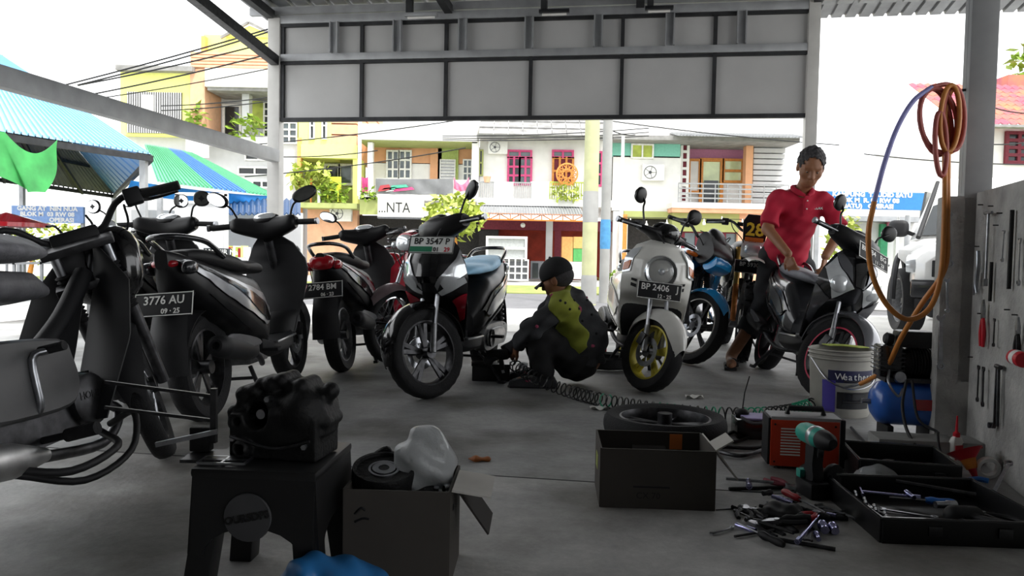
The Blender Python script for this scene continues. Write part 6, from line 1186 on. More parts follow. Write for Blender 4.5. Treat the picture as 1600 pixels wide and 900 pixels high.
cable([(1120, 705), (1160, 712), (1200, 700)], .009, M_dsteel, 'thick grey lead beside the carton flap'); cable([(1315, 722), (1345, 712), (1360, 700)], .006, M_grey, 'thin grey lead behind the red welder')
# cordless driver
dr = gp(1278, 782); D_ = empty('cordless_driver', dr + V((0, .05, 0)), math.radians(-82), 'teal and black cordless driver standing on its battery', 'driver'); M_tealp = mat('teal_plastic', '2f9a8a', .45)
MB().box((0, 0, .03), (.115, .075, .06)).build('battery', M_blk, D_, bevel=.01); MB().slab([(-.035, .06), (.035, .06), (.028, .12), (.035, .2), (-.02, .2), (-.025, .12)], -.02, .02, 3, inset=.08).build('grip', M_blkm, D_)
MB().lathe([(.001, -.08), (.03, -.08), (.036, -.06), (.037, .03), (.034, .05)], (0, 0, .215), (1, 0, 0), 24).build('motor_housing', M_tealp, D_); MB().lathe([(.034, .05), (.036, .055), (.03, .095), (.016, .12), (.001, .12)], (0, 0, .215), (1, 0, 0), 24).build('nose_cone', M_blkm, D_); MB().box((.035, 0, .165), (.02, .02, .035)).build('trigger', M_dgrey, D_, bevel=.004); MB().box((-.035, -.0, .075), (.03, .078, .03)).build('side_cover', M_tealp, D_, bevel=.006); MB().lathe([(.037, .0), (.0385, .005), (.0385, .02), (.037, .025)], (0, 0, .215), (1, 0, 0), 24, True).build('trim_ring', M_silver, D_)
gd = gp(1312, 782); t = empty('angle_grinder', gd + V((.0, .06, .055)), .4, 'black angle grinder with round guard beside the teal driver', 'grinder'); MB().lathe([(.001, -.01), (.055, -.008), (.058, .0), (.055, .012), (.001, .014)], ax=(.2, -1, .1), n=28).build('guard', M_blkm, t); MB().tube([(0, .02, 0), (.03, .1, -.015), (.04, .18, -.02)], [.03, .034, .028], 14, 3).build('body', M_blk, t); MB().cyl((0, -.02, 0), (0, .02, 0), .02).build('gear_head', M_dsteel, t)
# ---- hand tools
def pose(o, p, rz, z, tilt=0): o.location = (p.x, p.y, z); o.rotation_euler = (0, tilt, rz); return o
M_tool = mat('tool_steel', '9b9da1', .3, 1, .25, 40); M_toolb = mat('bluish_chrome', 'a9a9d0', .2, 1, .1)
def wrench(lab, L=.18, m=None, grp=None):
    m = m or M_tool; t = empty('wrench', label=lab, cat='wrench', group=grp); k = L / .18
    MB().bar((-L * .4, 0, 0), (L * .4, 0, 0), .012 * k, .005).build('shaft', m, t, bevel=.0015)
    MB().lathe([(.007 * k, -.004), (.0125 * k, -.004), (.0125 * k, .004), (.007 * k, .004)], (L * .44, 0, 0), (0, 0, 1), 12, True).build('ring_end', m, t)
    a0 = [(-.40, .03), (-.44, .075), (-.49, .085), (-.525, .06), (-.49, .04), (-.475, 0), (-.49, -.04), (-.525, -.06), (-.49, -.085), (-.44, -.075), (-.40, -.03)]; j = MB(); j.rings([[V((x * L, y * L, z)) for x, y in a0] for z in (-.003, .003)]); j.build('open_jaw', m, t); return t
def driver(lab, L=.2, hm=None, grp=None):
    t = empty('screwdriver', label=lab, cat='screwdriver', group=grp); MB().lathe([(.001, 0), (.009, .002), (.013, .02), (.010, .05), (.013, .075), (.008, .09), (.001, .09)], (-L / 2, 0, 0), (1, 0, 0), 10).build('handle', hm or M_redlens, t); MB().cyl((-L / 2 + .085, 0, 0), (L / 2, 0, 0), .0032, n=8).build('shaft', M_tool, t); return t
def socket(lab, r=.012, L=.035, m=None, grp=None, name='socket'):
    return tag(MB().lathe([(.001, -L / 2), (r * .8, -L / 2), (r * .8, 0), (r, .004), (r, L / 2), (r * .75, L / 2), (r * .75, L / 2 - .01), (.001, L / 2 - .01)], ax=(1, 0, 0), n=14).build(name, m or M_toolb), lab, 'socket', grp)
def tbar(lab, L=.26, w=.12, m=None, grp=None):
    t = empty('t_handle_wrench', label=lab, cat='wrench', group=grp); MB().cyl((-L / 2, 0, 0), (L / 2, 0, 0), .0055).build('shaft', m or M_tool, t); MB().cyl((-L / 2, -w / 2, 0), (-L / 2, w / 2, 0), .006).build('crossbar', m or M_tool, t); MB().cyl((L / 2 - .03, 0, 0), (L / 2, 0, 0), .009, n=6).build('socket_end', m or M_tool, t); return t
def pliers(lab, L=.18, hm=None, grp=None, op=.16):
    t = empty('pliers', label=lab, cat='pliers', group=grp)
    for s in (-1, 1): MB().tube([(.0, 0, 0), (-L * .12, s * L * op * .5, 0), (-L * .35, s * L * op, 0), (-L * .62, s * L * op * .75, 0)], [.006, .008, .009, .007], 8, 4).build('handle', hm or M_red, t); MB().rings([[V((x, s * y + 0, z * h)) for y, z in ((0, -1), (w, -1), (w, 1), (0, 1))] for x, w, h in ((0, .011, .006), (L * .14, .013, .006), (L * .36, .003, .003))]).build('jaw', M_tool, t)
    MB().cyl((0, 0, -.008), (0, 0, .008), .009).build('pivot', M_tool, t); return t
def rod(lab, L=.2, r=.005, m=None, cat='rod', grp=None, name='steel_rod'): return tag(MB().cyl((-L / 2, 0, 0), (L / 2, 0, 0), r, n=8).build(name, m or M_dsteel), lab, cat, grp)
def tp(o, x0, y0, x1, y1, z=.008):   # lay a tool on the floor from one pixel to another
    a, b = gp(x0, y0, z), gp(x1, y1, z); return pose(o, (a + b) / 2, math.atan2(b.y - a.y, b.x - a.x), z)
def ln(x0, y0, x1, y1): return (gp(x0, y0) - gp(x1, y1)).length
tp(rod('long grey steel bar along the front of the tool pile', ln(1190, 838, 1305, 858), .006, cat='bar', name='steel_bar'), 1190, 838, 1305, 858)
tp(rod('thin dark rod under the left of the tool pile', ln(1148, 838, 1210, 828), .004), 1148, 838, 1210, 828)
tp(driver('screwdriver with red handle on top of the tool pile', ln(1225, 768, 1288, 800), mat('bright_red_plastic', 'c01c2c', .4)), 1225, 768, 1288, 800, .045)
tp(tbar('chrome T handle wrench slanting across the tool pile', ln(1283, 802, 1246, 846), .09, M_toolb), 1283, 802, 1246, 846, .02)
tp(wrench('chrome wrench at the left tip of the tool pile', ln(1112, 834, 1145, 824)), 1112, 834, 1145, 824); tp(socket('chrome extension socket lying left of the tool pile', .009, .07), 1150, 820, 1180, 830); tp(wrench('long pale wrench reaching the black tool tray', ln(1278, 788, 1350, 815), M_tool), 1278, 788, 1350, 815, .01)
for k, (x, y, r, L) in enumerate(((1287, 824, .016, .05), (1303, 826, .015, .045), (1277, 838, .009, .05))): q = gp(x, y, r); pose(socket(['largest bluish chrome socket lying by the tool tray', 'second bluish chrome socket beside the largest one', 'narrow bluish chrome socket before the two large ones'][k], r, L), q, 1.35, r)
tp(socket('upright spark plug socket beside the carton flap', .011, .08), 1168, 742, 1172, 770, .02); tp(rod('dark flat bar beyond the tool pile', ln(1140, 762, 1222, 760), .007, M_iron, 'bar', name='steel_bar'), 1140, 764, 1222, 762); tp(rod('steel bar beside the spark plug socket', ln(1135, 748, 1210, 754), .006, M_tool, 'bar', name='steel_bar'), 1135, 748, 1210, 754, .014)
tp(pliers('pliers with dark red handles near the welder', .15, M_maroon), 1212, 752, 1250, 765, .012); tp(rod('thin wire beside the open carton', ln(1115, 795, 1180, 792), .002, cat='wire', name='steel_wire'), 1115, 797, 1185, 792, .004)
for k in range(3): tp(socket('bluish chrome socket beyond the tool pile', .009, .04, grp='sockets beyond the pile'), 1208 + 8 * k, 776 + 3 * k, 1222 + 8 * k, 780 + 3 * k, .03)
rd = random.Random(12); g0 = 'loose tools heaped on the floor'
for k in range(30):
    x, y = rd.gauss(1222, 38), rd.gauss(806, 17); q = gp(x, y); a = rd.uniform(0, 3.14); z = .008 + rd.uniform(0, .035) * max(0, 1 - abs(x - 1222) / 60)
    o = [lambda: wrench('dark steel wrench in the middle of the tool heap', rd.uniform(.11, .18), M_dsteel, g0), lambda: rod('blackened rod in the middle of the tool heap', rd.uniform(.08, .16), .006, M_iron, 'rod', g0), lambda: socket('dull socket in the middle of the tool heap', .011, .035, M_dsteel, g0), lambda: driver('black handled screwdriver in the tool heap', rd.uniform(.13, .19), M_blkm, g0), lambda: pliers('black handled pliers in the tool heap', .14, M_blkm, g0)][k % 5]()
    pose(o, q, a, z, rd.uniform(-.12, .12))
tp(pliers('pliers with red grips at the right of the tool heap', .12, MATS['bright_red_plastic']), 1262, 806, 1285, 798, .025)
t = sdf_obj('rag', lambda P: s_ell(P, (0, 0, .015), (.07, .06, .025)) + .006 * np.sin(P[:, 0] * 80) * np.sin(P[:, 1] * 70), (-.1, -.09, -.02), (.1, .09, .06), .006, M_blkm); t.location = gp(1222, 806, .01); tag(t, 'oily black rag under the tool heap', 'rag')
# ---- black tool case, two open halves
def tray(name, lab, c, rz, w, d, h):
    t = empty(name, c, rz, lab, 'tool case'); MB().box((0, 0, .005), (w, d, .01)).build('bottom', M_blk, t)
    for cc, s in (((0, -d / 2, h / 2), (w, .012, h)), ((0, d / 2, h / 2), (w, .012, h)), ((-w / 2, 0, h / 2), (.012, d, h)), ((w / 2, 0, h / 2), (.012, d, h))): MB().box(cc, s).build('rim_wall', M_blk, t, bevel=.003)
    MB().tube([(-w / 2, -d / 2, h), (w / 2, -d / 2, h), (w / 2, d / 2, h), (-w / 2, d / 2, h)], .006, 6, closed=True).build('rim_bead', M_dgrey, t)
    for y in (-.08, .06): MB().box((-w / 2 + .05, y, .02), (.06, .1, .02)).build('compartment', M_dgrey, t, bevel=.004)
    for x in (-.1, .1): MB().box((x, -d / 2 - .008, h * .6), (.04, .012, .03)).build('latch', M_dgrey, t, bevel=.003)
    return t
n1 = tray('tool_case', 'near half of the open black tool case full of sockets', V((1.37, 2.46, 0)), math.radians(-3), .50, .46, .075); n2 = tray('tool_case', 'far half of the open black tool case beside the half wall', V((1.50, 2.93, 0)), math.radians(-12), .34, .30, .10)
def inn(o, x, y, z, rz): o.location = (1.37 + x, 2.46 + y, z); o.rotation_euler = (0, 0, rz); return o
M_bluep2 = mat('blue_tool_grip', '2f6fc0', .4)
inn(driver('screwdriver with blue handle in the near tool case', .2, M_bluep2), .0, .05, .05, 2.9); inn(wrench('chrome wrench in the near tool case', .16), -.10, -.06, .04, -.5); inn(tbar('bluish T wrench in the near tool case', .18, .08, M_toolb), -.08, .1, .05, -.3); inn(socket('white tipped socket in the near tool case', .014, .07, M_steel), .06, .02, .045, .1); inn(pliers('black pliers across the near tool case', .18, M_blkm), .12, -.08, .05, 2.2)
inn(socket('short round socket in the near tool case', .016, .04, M_tool), .03, -.12, .04, 1.2); inn(rod('ratchet handle lying along the near tool case', .24, .008, M_dsteel, 'ratchet', name='ratchet'), .08, .12, .07, -.62); inn(socket('bluish upright socket at the tool case middle', .009, .06, M_toolb), -.03, .07, .06, 1.5)
t = sdf_obj('rubber_mallet_head', lambda P: np.minimum(s_caps(P, (-.03, 0, 0), (.03, 0, 0), .032, .03), s_caps(P, (0, 0, 0), (.06, -.1, .01), .012, .012)), (-.08, -.13, -.05), (.1, .05, .06), .006, M_blkm); t.location = (1.42, 2.36, .05); tag(t, 'black rubber mallet head in the near tool case', 'mallet')
for k in range(8): inn(socket('small chrome socket in a compartment of the tool case', .007, .025, M_tool, 'sockets in the case'), -.2 + .012 * (k % 2), -.12 + .035 * k, .045, 1.2)
t = pliers('pliers with red grips in the far tool case', .15, M_red); t.location = (1.46, 2.95, .06); t.rotation_euler = (0, 0, .5); t = wrench('pale wrench in the far tool case', .14, M_steel); t.location = (1.54, 2.92, .05); t.rotation_euler = (0, 0, 1.0)
t = wrench('silver folding tool leaning on the tool case at the frame edge', .18, M_steel); t.location = (1.70, 2.62, .10); t.rotation_euler = (0, -.5, .7)
def dome(P): d = s_ell(P, (0, 0, 0), (.085, .08, .085)); d = np.maximum(d, -P[:, 2]); return d + .0035 * np.sin(P[:, 0] * 90 + P[:, 2] * 50) * np.sin(P[:, 1] * 70 + P[:, 2] * 20)
t = sdf_obj('plastic_bundle', dome, (-.11, -.11, -.02), (.11, .11, .11), .005, M_film); q = gp(1385, 772); t.location = (q.x, q.y + .08, .005); tag(t, 'clear plastic wrapped bundle left of the far tool case', 'bundle')
# ---- bottle, funnel, tape
q = gp(1497, 726); t = empty('oil_bottle', (q.x, q.y + .02, 0), .3, 'white bottle with red label and long red nozzle by the pillar', 'bottle'); MB().rings([[V((w * math.copysign(abs(math.cos(a)) ** .6, math.cos(a)), w * .6 * math.copysign(abs(math.sin(a)) ** .6, math.sin(a)), z)) for a in [2 * math.pi * k / 16 for k in range(16)]] for z, w in ((0, .026), (.004, .03), (.09, .03), (.108, .022), (.115, .013))]).build('bottle_body', M_wht, t); MB().box((0, -.0185, .05), (.045, .002, .06)).build('label', MATS['bright_red_plastic'], t); MB().lathe([(.014, .112), (.014, .128), (.006, .135), (.0035, .2), (.001, .2)], n=12).build('nozzle', MATS['bright_red_plastic'], t)
q = gp(1520, 748); t = empty('funnel', (q.x, q.y + .03, .06), .4, 'red plastic funnel lying mouth up by the half wall', 'funnel', rx=-.5); MB().lathe([(.062, .045), (.066, .045), (.02, 0), (.010, -.06), (.007, -.06), (.016, 0)], n=28, closed=True).build('cone', MATS['bright_red_plastic'], t); MB().lathe([(.022, .006), (.03, .012), (.026, .0), (.02, -.03), (.012, -.03)], n=20).build('orange_neck', M_oranget, t); MB().lathe([(.01, -.003), (.018, -.003), (.018, .003), (.01, .003)], (.08, 0, .045), n=14, closed=True).build('hang_ring', MATS['bright_red_plastic'], t)
q = gp(1548, 750); t = MB().lathe([(.03, -.012), (.042, -.012), (.042, .012), (.03, .012)], ax=(.2, 1, .2), n=28, closed=True).build('tape_roll', M_cream); t.location = (q.x, q.y + .02, .043); tag(t, 'pale roll of tape standing against the half wall', 'tape')
q = gp(1530, 755); t = tag(MB().tube([(-.04, 0, .012), (0, .01, .014), (.03, -.01, .012)], .01, 8, 3).build('blue_strap', M_bluep2), 'blue strap scrap under the red funnel', 'strap'); t.location = (q.x, q.y, 0)
# ---- compressor on concrete kerb
q = gp(1345, 712); k0 = MB().box((0, 0, .045), (.42, .16, .09)).build('kerb_block', M_concrete, bevel=.01); k0.location = (1.78, 3.26, 0); k0.rotation_euler = (0, 0, -.15); tag(k0, 'pale concrete kerb block at the foot of the pillar', 'block')
cq = V((1.88, 3.62, 0)); C_ = empty('air_compressor', cq, -.15, 'small air compressor with blue tank and black motor', 'compressor'); M_btank = mat('blue_tank_enamel', '2a5fb4', .3, var=.1, coat=.4)
MB().rings([[V((x, r * math.cos(a), .17 + r * math.sin(a))) for a in [2 * math.pi * k / 28 for k in range(28)]] for x, r in ((-.16, .02), (-.155, .06), (-.13, .095), (-.10, .105), (.10, .105), (.13, .095), (.155, .06), (.16, .02))]).build('tank', M_btank, C_)
for x in (-.09, .09): MB().box((x, 0, .035), (.03, .16, .07)).build('foot', M_blkm, C_, bevel=.006)
MB().box((0, 0, .285), (.24, .14, .02)).build('deck', M_dsteel, C_); MB().lathe([(.001, -.09), (.06, -.088), (.066, -.07), (.066, .07), (.06, .088), (.001, .09)], (.05, 0, .36), (1, 0, 0), 24).build('motor', M_iron, C_); fi = MB()
for k in range(9): fi.lathe([(.06, -.003), (.073, -.003), (.073, .003), (.06, .003)], (.0 + .013 * k, 0, .36), (1, 0, 0), 24, True)
fi.build('motor_fins', M_iron, C_); MB().box((-.09, 0, .37), (.10, .11, .15)).build('pump_head', M_dgrey, C_, bevel=.012); pf = MB()
for k in range(6): pf.box((-.09, 0, .33 + .02 * k), (.115, .125, .006))
pf.build('pump_fins', M_dgrey, C_); MB().box((.02, 0, .475), (.16, .10, .08)).build('pump_cover', M_blk, C_, bevel=.015); MB().lathe([(.001, 0), (.025, 0), (.03, .03), (.02, .04), (.001, .04)], (-.07, 0, .47), (-1, 0, .1), 16).build('air_filter', M_blkm, C_)
MB().lathe([(.001, .02), (.025, .02), (.027, 0), (.001, 0)], (-.06, -.075, .30), (0, -1, .2), 18).build('gauge', M_steel, C_); MB().cyl((-.16, 0, .17), (-.2, 0, .17), .012).build('drain_valve', M_steel, C_); MB().tube([(-.1, -.06, .33), (-.12, -.12, .28), (-.08, -.13, .22), (-.05, -.1, .25)], .006, 8, 4).build('pressure_pipe', M_steel, C_); MB().box((.05, -.107, .18), (.1, .004, .05)).build('tank_label', M_redlens, C_)
cable([(1425, 640), (1415, 665), (1410, 690), (1420, 712), (1440, 716)], .007, M_blkm, 'black cable hanging from the compressor onto the kerb block', px=False) if 0 else None
tag(MB().tube([(1.80, 3.47, .30), (1.76, 3.42, .2), (1.72, 3.30, .115), (1.70, 3.16, .06), (1.74, 3.12, .012)], .007, 8, 6).build('cable', M_blkm), 'black cable looping down before the blue tank', 'cable'); tag(MB().tube([(1.82, 3.46, .30), (1.80, 3.36, .15), (1.84, 3.28, .11), (1.80, 3.20, .115), (1.78, 3.14, .06), (1.82, 3.12, .012)], .006, 8, 6).build('cable', M_blkm), 'second black cable over the concrete kerb block', 'cable')
# ---- paint pail
q = gp(1331, 655); B_ = empty('paint_pail', (q.x, q.y + .16, 0), 0, 'dirty white paint pail with a navy label and scuffed rim', 'pail'); M_pail = mat('dirty_white_plastic', '9a9890', .5, var=.15, scale=8)
MB().lathe([(.001, 0), (.145, 0), (.15, .01), (.165, .36), (.159, .36), (.145, .02), (.001, .02)], n=40).build('body', M_pail, B_); rims = MB()
for z in (.31, .335, .355): rims.lathe([(.165, z - .006), (.172, z), (.165, z + .006)], n=40)
rims.build('rim', M_pail, B_)
def wrapq(a0, a1, z0, z1, r, m, n, par): return MB().grid(lambda u, v: V(((r + (z0 + (z1 - z0) * v) * .04) * math.sin(a0 + (a1 - a0) * u), -(r + (z0 + (z1 - z0) * v) * .04) * math.cos(a0 + (a1 - a0) * u), z0 + (z1 - z0) * v)), 14, 3).build(n, m, par, solid=.001)
lb_ = wrapq(-.8, .9, .19, .255, .151, mat('navy_label', '24264a', .5), 'navy_label', B_); wrapq(-1.0, -.55, .03, .20, .1512, mat('violet_label', '4a3f9a', .5), 'violet_label', B_); wrapq(-.5, .7, .05, .14, .1512, M_dgrey, 'grey_label', B_)
for i, ch in enumerate('Weatherc'): a = -.42 + .16 * i; text('label_lettering', ch, .05, M_txtw, lb_, basis((.1625 * math.sin(a), -.1625 * math.cos(a), .222), (math.cos(a), math.sin(a), 0), (0, 0, 1)))
MB().grid(lambda u, v: V(((.158 - .06 * v) * math.sin(-.3 + 1.8 * u), (.158 - .06 * v) * math.cos(-.3 + 1.8 * u), .362 - .002 * v)), 10, 2).build('paint_residue', M_leafy, B_, solid=.004)
for z in (.09, .14, .2): MB().tube([V((.175 * math.sin(a), -.175 * math.cos(a), z)) for a in [-.3 + .2 * k for k in range(9)]], .004, 6).build('wire_hoop', M_blkm, B_)
MB().tube([(-.168, 0, .31), (-.12, -.13, .2), (0, -.175, .16), (.12, -.13, .2), (.168, 0, .31)], .004, 6, 5).build('bail_handle', M_steel, B_)
# ------------------------------------------------------------------ hoses, wall tools, odds and ends
M_oh = mat('orange_hose', 'c8803a', .45, var=.12, scale=8); M_rh = mat('red_hose', 'b05a52', .45, var=.12, scale=8); M_vh = mat('violet_hose', '8f8fc8', .4, var=.1)
PY = WP(-.07, 0, 0).y
def hp(x, y, d=0.0): return pd(x, y, PY - d)
h1 = empty('air_hose', hp(1478, 145), 0, 'orange air hose looped on the square post and hanging to the pail', 'hose', wc=1)
MB().tube([hp(*p) for p in ((1500, 142, .10), (1480, 132, .13), (1456, 136, .15))], .0105, 10, 6).build('hose_section', M_rh, h1)
MB().tube([hp(*p) for p in ((1456, 136, .15), (1427, 158, .16), (1402, 200, .17), (1382, 255, .18), (1366, 315, .18))], .0105, 10, 6).build('hose_section', M_vh, h1)
MB().tube([hp(*p) for p in ((1366, 315, .18), (1357, 365, .18), (1362, 425, .18), (1385, 475, .18), (1418, 499, .18), (1452, 482, .17), (1470, 430, .16), (1476, 330, .15), (1476, 230, .14), (1472, 160, .13))], .0115, 10, 6).build('hose_section', M_oh, h1)
MB().tube([hp(*p) for p in ((1482, 160, .12), (1481, 260, .13), (1480, 350, .14), (1476, 420, .15), (1440, 475, .1), (1408, 528, .0), (1385, 575, -.15), (1360, 592, -.3), (1344, 600, -.36))], .0115, 10, 6).build('hose_section', M_oh, h1)
MB().tube([hp(*p) for p in ((1347, 598, -.36), (1336, 602, -.38), (1318, 606, -.40))], .007, 8).build('hose_nozzle', M_steel, h1)
for k, (cx, cy, rx, ry, mm, t) in enumerate(((1462, 190, 24, 52, M_rh, .25), (1466, 188, 29, 50, M_rh, .2), (1484, 185, 15, 52, M_oh, -.1), (1488, 188, 12, 50, M_oh, -.12), (1490, 185, 17, 50, M_rh, .0), (1470, 225, 9, 50, M_rh, .06))):
    pts = [hp(cx + rx * math.cos(a) + t * ry * math.sin(a) * -.5, cy - ry * math.sin(a), .13 + .02 * (k % 3)) for a in [2 * math.pi * j / 24 for j in range(24)]]; MB().tube(pts, .0105, 10, closed=True).build('hose_loop', mm, h1)
MB().tube([WP(-.06, .05, hp(1500, 140).z), WP(-.06, .13, hp(1500, 140).z), WP(-.06, .17, hp(1500, 132).z)], .006, 8, 3).build('hook', M_dsteel, pp if False else h1)
# spiral hose on the floor
sp_ = empty('spiral_hose', gp(1060, 640), 0, 'black and green spiral air hose stretched across the floor', 'hose', wc=1); M_gh = mat('green_hose', '1f8f6a', .35); M_bh = mat('black_hose', '141416', .35)
pth = [gp(797, 566, .16), gp(835, 590, .1), gp(885, 610, .045), gp(955, 628, .042), gp(1050, 642, .042), gp(1150, 648, .042), gp(1225, 644, .042), gp(1275, 630, .05), gp(1312, 612, .12), gp(1330, 600, .16)]
cv = catmull(pth, 90); L_ = [0]
for a, b in zip(cv, cv[1:]): L_.append(L_[-1] + (b - a).length)
NT = 62; pts = []; j = 0
for i in range(NT * 14 + 1):
    s = L_[-1] * i / (NT * 14)
    while j < len(L_) - 2 and L_[j + 1] < s: j += 1
    c = cv[j] + (cv[j + 1] - cv[j]) * ((s - L_[j]) / max(1e-9, L_[j + 1] - L_[j])); d = (cv[j + 1] - cv[j]).normalized(); n = V((0, 0, 1)) - d * d.z; n.normalize(); b = d.cross(n); a = 2 * math.pi * i / 14; r = .036 * min(1, i / 20, (NT * 14 - i) / 20 + .1); pts.append(c + (n * math.cos(a) + b * math.sin(a)) * r)
seg = [(0, 21, M_bh), (21, 22, M_gh), (22, 30, M_bh), (30, 33, M_gh), (33, 36, M_bh), (36, 38, M_gh), (38, 41, M_bh), (41, 44, M_gh), (44, 49, M_bh), (49, 54, M_gh), (54, 57, M_bh), (57, 60, M_gh), (60, 62, M_bh)]
for a, b, m in seg: MB().tube(pts[a * 14:b * 14 + 1], .0042, 6).build('hose_section', m, sp_)
ig = empty('impact_gun', V(sr_[2]) + V((-.07, -.02, .0)), math.radians(172), 'black air impact gun in the mechanic gloved hand', 'air tool'); MB().lathe([(.001, -.09), (.03, -.088), (.036, -.05), (.034, .02), (.02, .05), (.01, .055), (.01, .09), (.001, .09)], ax=(1, 0, 0), n=20).build('body', M_iron, ig); MB().bar((-.04, 0, -.02), (-.055, 0, -.10), .03, .036).build('handle', M_blkm, ig, bevel=.008); MB().cyl((-.055, 0, -.10), (-.06, 0, -.12), .01).build('air_inlet', M_steel, ig)
# tools hung on the half wall (s along it, d out of it)
RWf = Matrix((-V((0, 0, 1)), wd, -wn)).transposed().to_4x4()        # tool's x hangs down, its y runs along the wall
def hang(o, px, py, out=.02, tilt=0.0):
    d = ray(px, py); t = (WA - wn * out - CAM).dot(wn) / d.dot(wn); p = CAM + d * t; o.matrix_world = Matrix.Translation(p) @ RWf @ Matrix.Rotation(tilt, 4, 'Z'); return o
def nail(px, py):
    o = tag(MB().cyl((0, 0, .02), (0, 0, -.035), .003, n=6).build('nail', M_dsteel), 'long nail driven into the half wall to hang tools', 'nail', 'nails in the half wall'); return hang(o, px, py, .0)
for a in ((1552, 322), (1530, 385), (1560, 352), (1536, 320), (1566, 333), (1535, 490), (1578, 484), (1517, 340), (1590, 492), (1520, 558)): nail(*a)
hang(tbar('long T handle wrench hanging on the half wall', .30, .09), 1542, 390, .025); hang(pliers('locking pliers with red grips hanging on the half wall', .2, mat('bright_red_plastic'), op=.1), 1536, 495, .02, math.pi)
hang(wrench('combination wrench hanging high on the half wall', .12, M_steel), 1567, 385, .015, -.06); hang(rod('dark flat file hanging on the half wall', .30, .008, M_iron, 'file', name='file'), 1579, 390, .015); hang(wrench('double ended wrench hanging near the half wall edge', .17, M_steel), 1592, 410, .015, .04); hang(rod('black hex bar hanging behind the locking pliers', .16, .007, M_iron, 'bar', name='hex_bar'), 1548, 440, .015)
t = empty('adjustable_clamp', label='grey clamp hanging beside the locking pliers', cat='clamp'); MB().tube([(-.09, 0, 0), (-.03, .012, 0), (.05, -.006, 0), (.09, .01, 0)], [.007, .009, .008, .006], 8, 4).build('long_jaw', M_steel, t); MB().tube([(.0, -.012, 0), (.06, -.03, 0), (.1, -.04, 0)], [.006, .006, .004], 8, 4).build('short_jaw', M_steel, t); hang(t, 1527, 425, .02)
hang(wrench('thin wrench hanging low on the half wall, first of three', .15, M_dsteel), 1528, 600, .015); hang(wrench('thin wrench hanging low on the half wall, second of three', .16, M_dsteel), 1536, 605, .02, .05)
t = empty('bent_spanner', label='long bent wrench pair hanging low on the half wall', cat='wrench'); MB().tube([(-.12, 0, 0), (.10, 0, 0), (.125, -.02, 0)], .006, 8).build('first_arm', M_dsteel, t); MB().tube([(-.12, .0, 0), (-.115, .02, 0), (.11, .035, 0)], .006, 8).build('second_arm', M_dsteel, t); MB().cyl((-.12, -.01, 0), (-.12, .04, 0), .009).build('joint', M_dsteel, t); MB().cyl((.12, -.035, -.012), (.12, -.035, .012), .012).build('jaw', M_dsteel, t); hang(t, 1556, 620, .02)
hang(pliers('pair of dark snips hanging near the frame edge', .16, M_iron, op=.1), 1590, 520, .02, math.pi); t = empty('red_can', label='red tin fixed on the half wall near the frame edge', cat='tin'); MB().lathe([(.001, .05), (.026, .05), (.028, .045), (.028, -.045), (.026, -.05), (.001, -.05)], ax=(0, 1, 0), n=20).build('can', MATS['bright_red_plastic'], t); MB().lathe([(.0285, -.02), (.0287, -.02), (.0287, .02), (.0285, .02)], ax=(0, 1, 0), n=20, closed=True).build('band', M_txtw, t); hang(t, 1592, 560, .03)
hang(wrench('small wrench with red tag hanging beside the locking pliers', .11, M_dsteel), 1553, 520, .015)
def hangp(o, px, py, tilt=0.0):
    p = pd(px, py, WP(.005, .1, 0).y); o.matrix_world = Matrix.Translation(p) @ Matrix(((0, 1, 0), (0, 0, -1), (-1, 0, 0))).to_4x4() @ Matrix.Rotation(tilt, 4, 'Z'); return o
hangp(wrench('silver adjustable wrench hanging on the pillar edge', .24, M_steel), 1483, 375, .08); hangp(wrench('chrome wrench below the silver one on the pillar edge', .15, M_steel), 1480, 462, .05); hangp(wrench('thick box end wrench hanging lowest on the pillar edge', .24, M_steel), 1470, 535, .04)
# floor odds and ends
t = sdf_obj('leaf', lambda P: s_ell(P, (0, 0, .008), (.05, .02, .01)) + .004 * np.sin(P[:, 0] * 120) , (-.07, -.04, -.01), (.07, .04, .03), .004, mat('dry_orange_leaf', '9a5a2c', .6, var=.3)); t.location = gp(748, 720); tag(t, 'dry orange leaf on the bare floor behind the parts carton', 'leaf')
for k, (x, y, l) in enumerate(((936, 640, 'white paper scrap on the floor beside the spiral hose'), (1085, 622, 'white paper scrap below the ivory scooter stand'))): t = MB().grid(lambda u, v: V(((u - .5) * .1, (v - .5) * .06, .012 + .01 * math.sin(u * 9 + k) * math.cos(v * 5))), 8, 5).build('paper_scrap', M_wht, solid=.001); t.location = gp(x, y); tag(t, l, 'paper')
q = gp(766, 596); t = empty('small_toolbox', (q.x, q.y + .08, 0), .05, 'low black box under the black scooter', 'box'); MB().box((0, 0, .05), (.25, .16, .10)).build('box_body', M_blkm, t, bevel=.008); MB().box((0, 0, .107), (.26, .17, .016)).build('box_lid', M_blk, t, bevel=.005); MB().tube([(-.05, 0, .112), (-.045, 0, .135), (.045, 0, .135), (.05, 0, .112)], .007, 8).build('box_handle', M_blk, t)
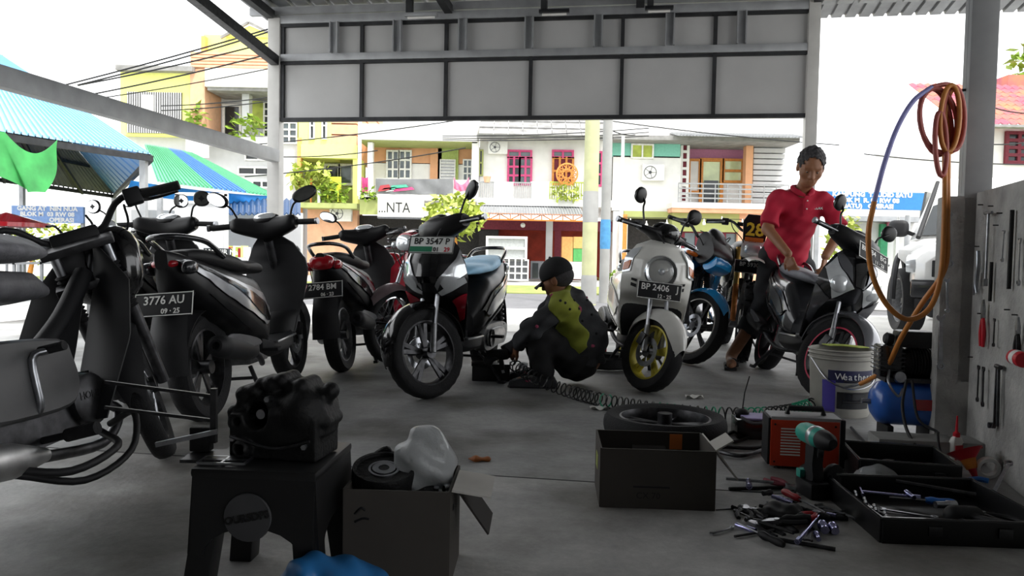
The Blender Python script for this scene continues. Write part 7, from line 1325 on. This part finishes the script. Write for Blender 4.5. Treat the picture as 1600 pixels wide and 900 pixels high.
q = gp(817, 588); t = MB().lathe([(.001, 0), (.028, 0), (.034, .09), (.031, .09), (.025, .006), (.001, .006)], n=20).build('cup', M_film); t.location = (q.x, q.y + .03, 0); tag(t, 'clear plastic cup beside the squatting mechanic', 'cup')
q = gp(944, 574); t = empty('spray_can', (q.x + .02, q.y + .25, 0), 0, 'red spray can standing behind the mechanic', 'can'); MB().lathe([(.001, 0), (.026, 0), (.027, .13), (.02, .145), (.001, .145)], n=18).build('can_body', MATS['bright_red_plastic'], t); MB().lathe([(.019, .145), (.019, .175), (.001, .175)], n=16).build('cap', M_bluep2, t)
q = gp(958, 590); t = empty('loose_tyre', (q.x + .01, q.y + .5, .05), 0, 'black tyre lying flat behind the mechanic', 'tyre', rx=math.radians(90)); tt = MB(); rgs = []
for k in range(40): a = 2 * math.pi * k / 40; rgs.append([V((math.cos(a) * r, y, math.sin(a) * r)) for r, y in ((.15, .03), (.19, .045), (.215, .03), (.22, 0), (.215, -.03), (.19, -.045), (.15, -.03))])
tt.rings(rgs, loop=True, closed=False).build('tyre_carcass', M_rub, t); MB().lathe([(.15, -.03), (.152, 0), (.15, .03)], ax=(0, 1, 0), n=40).build('bead', M_dsteel, t)
t = tag(MB().tube([gp(872, 600, .01), gp(850, 598, .012), gp(820, 600, .01)], .005, 6, 3).build('breaker_bar', M_dsteel), 'thin bar under the mechanic boots', 'bar')
def splash():
    rdm = random.Random(4); m = MB(); n = 48; c = gp(38, 780)
    R_ = [1 + .25 * math.sin(5 * a) * rdm.uniform(.3, 1) + rdm.uniform(-.15, .15) for a in [2 * math.pi * k / n for k in range(n)]]
    m.add([V((0, 0, .0015))] + [V((.16 * R_[k] * math.cos(2 * math.pi * k / n), .10 * R_[k] * math.sin(2 * math.pi * k / n), .0015)) for k in range(n)], [(0, k + 1, (k + 1) % n + 1) for k in range(n)]); o = m.build('paint_spill', mat('pale_paint_spill', 'a8a5b8', .7, var=.25, scale=12), smooth=0); o.location = c; return tag(o, 'dried pale paint spill on the floor below the chrome muffler', 'spill')
splash()
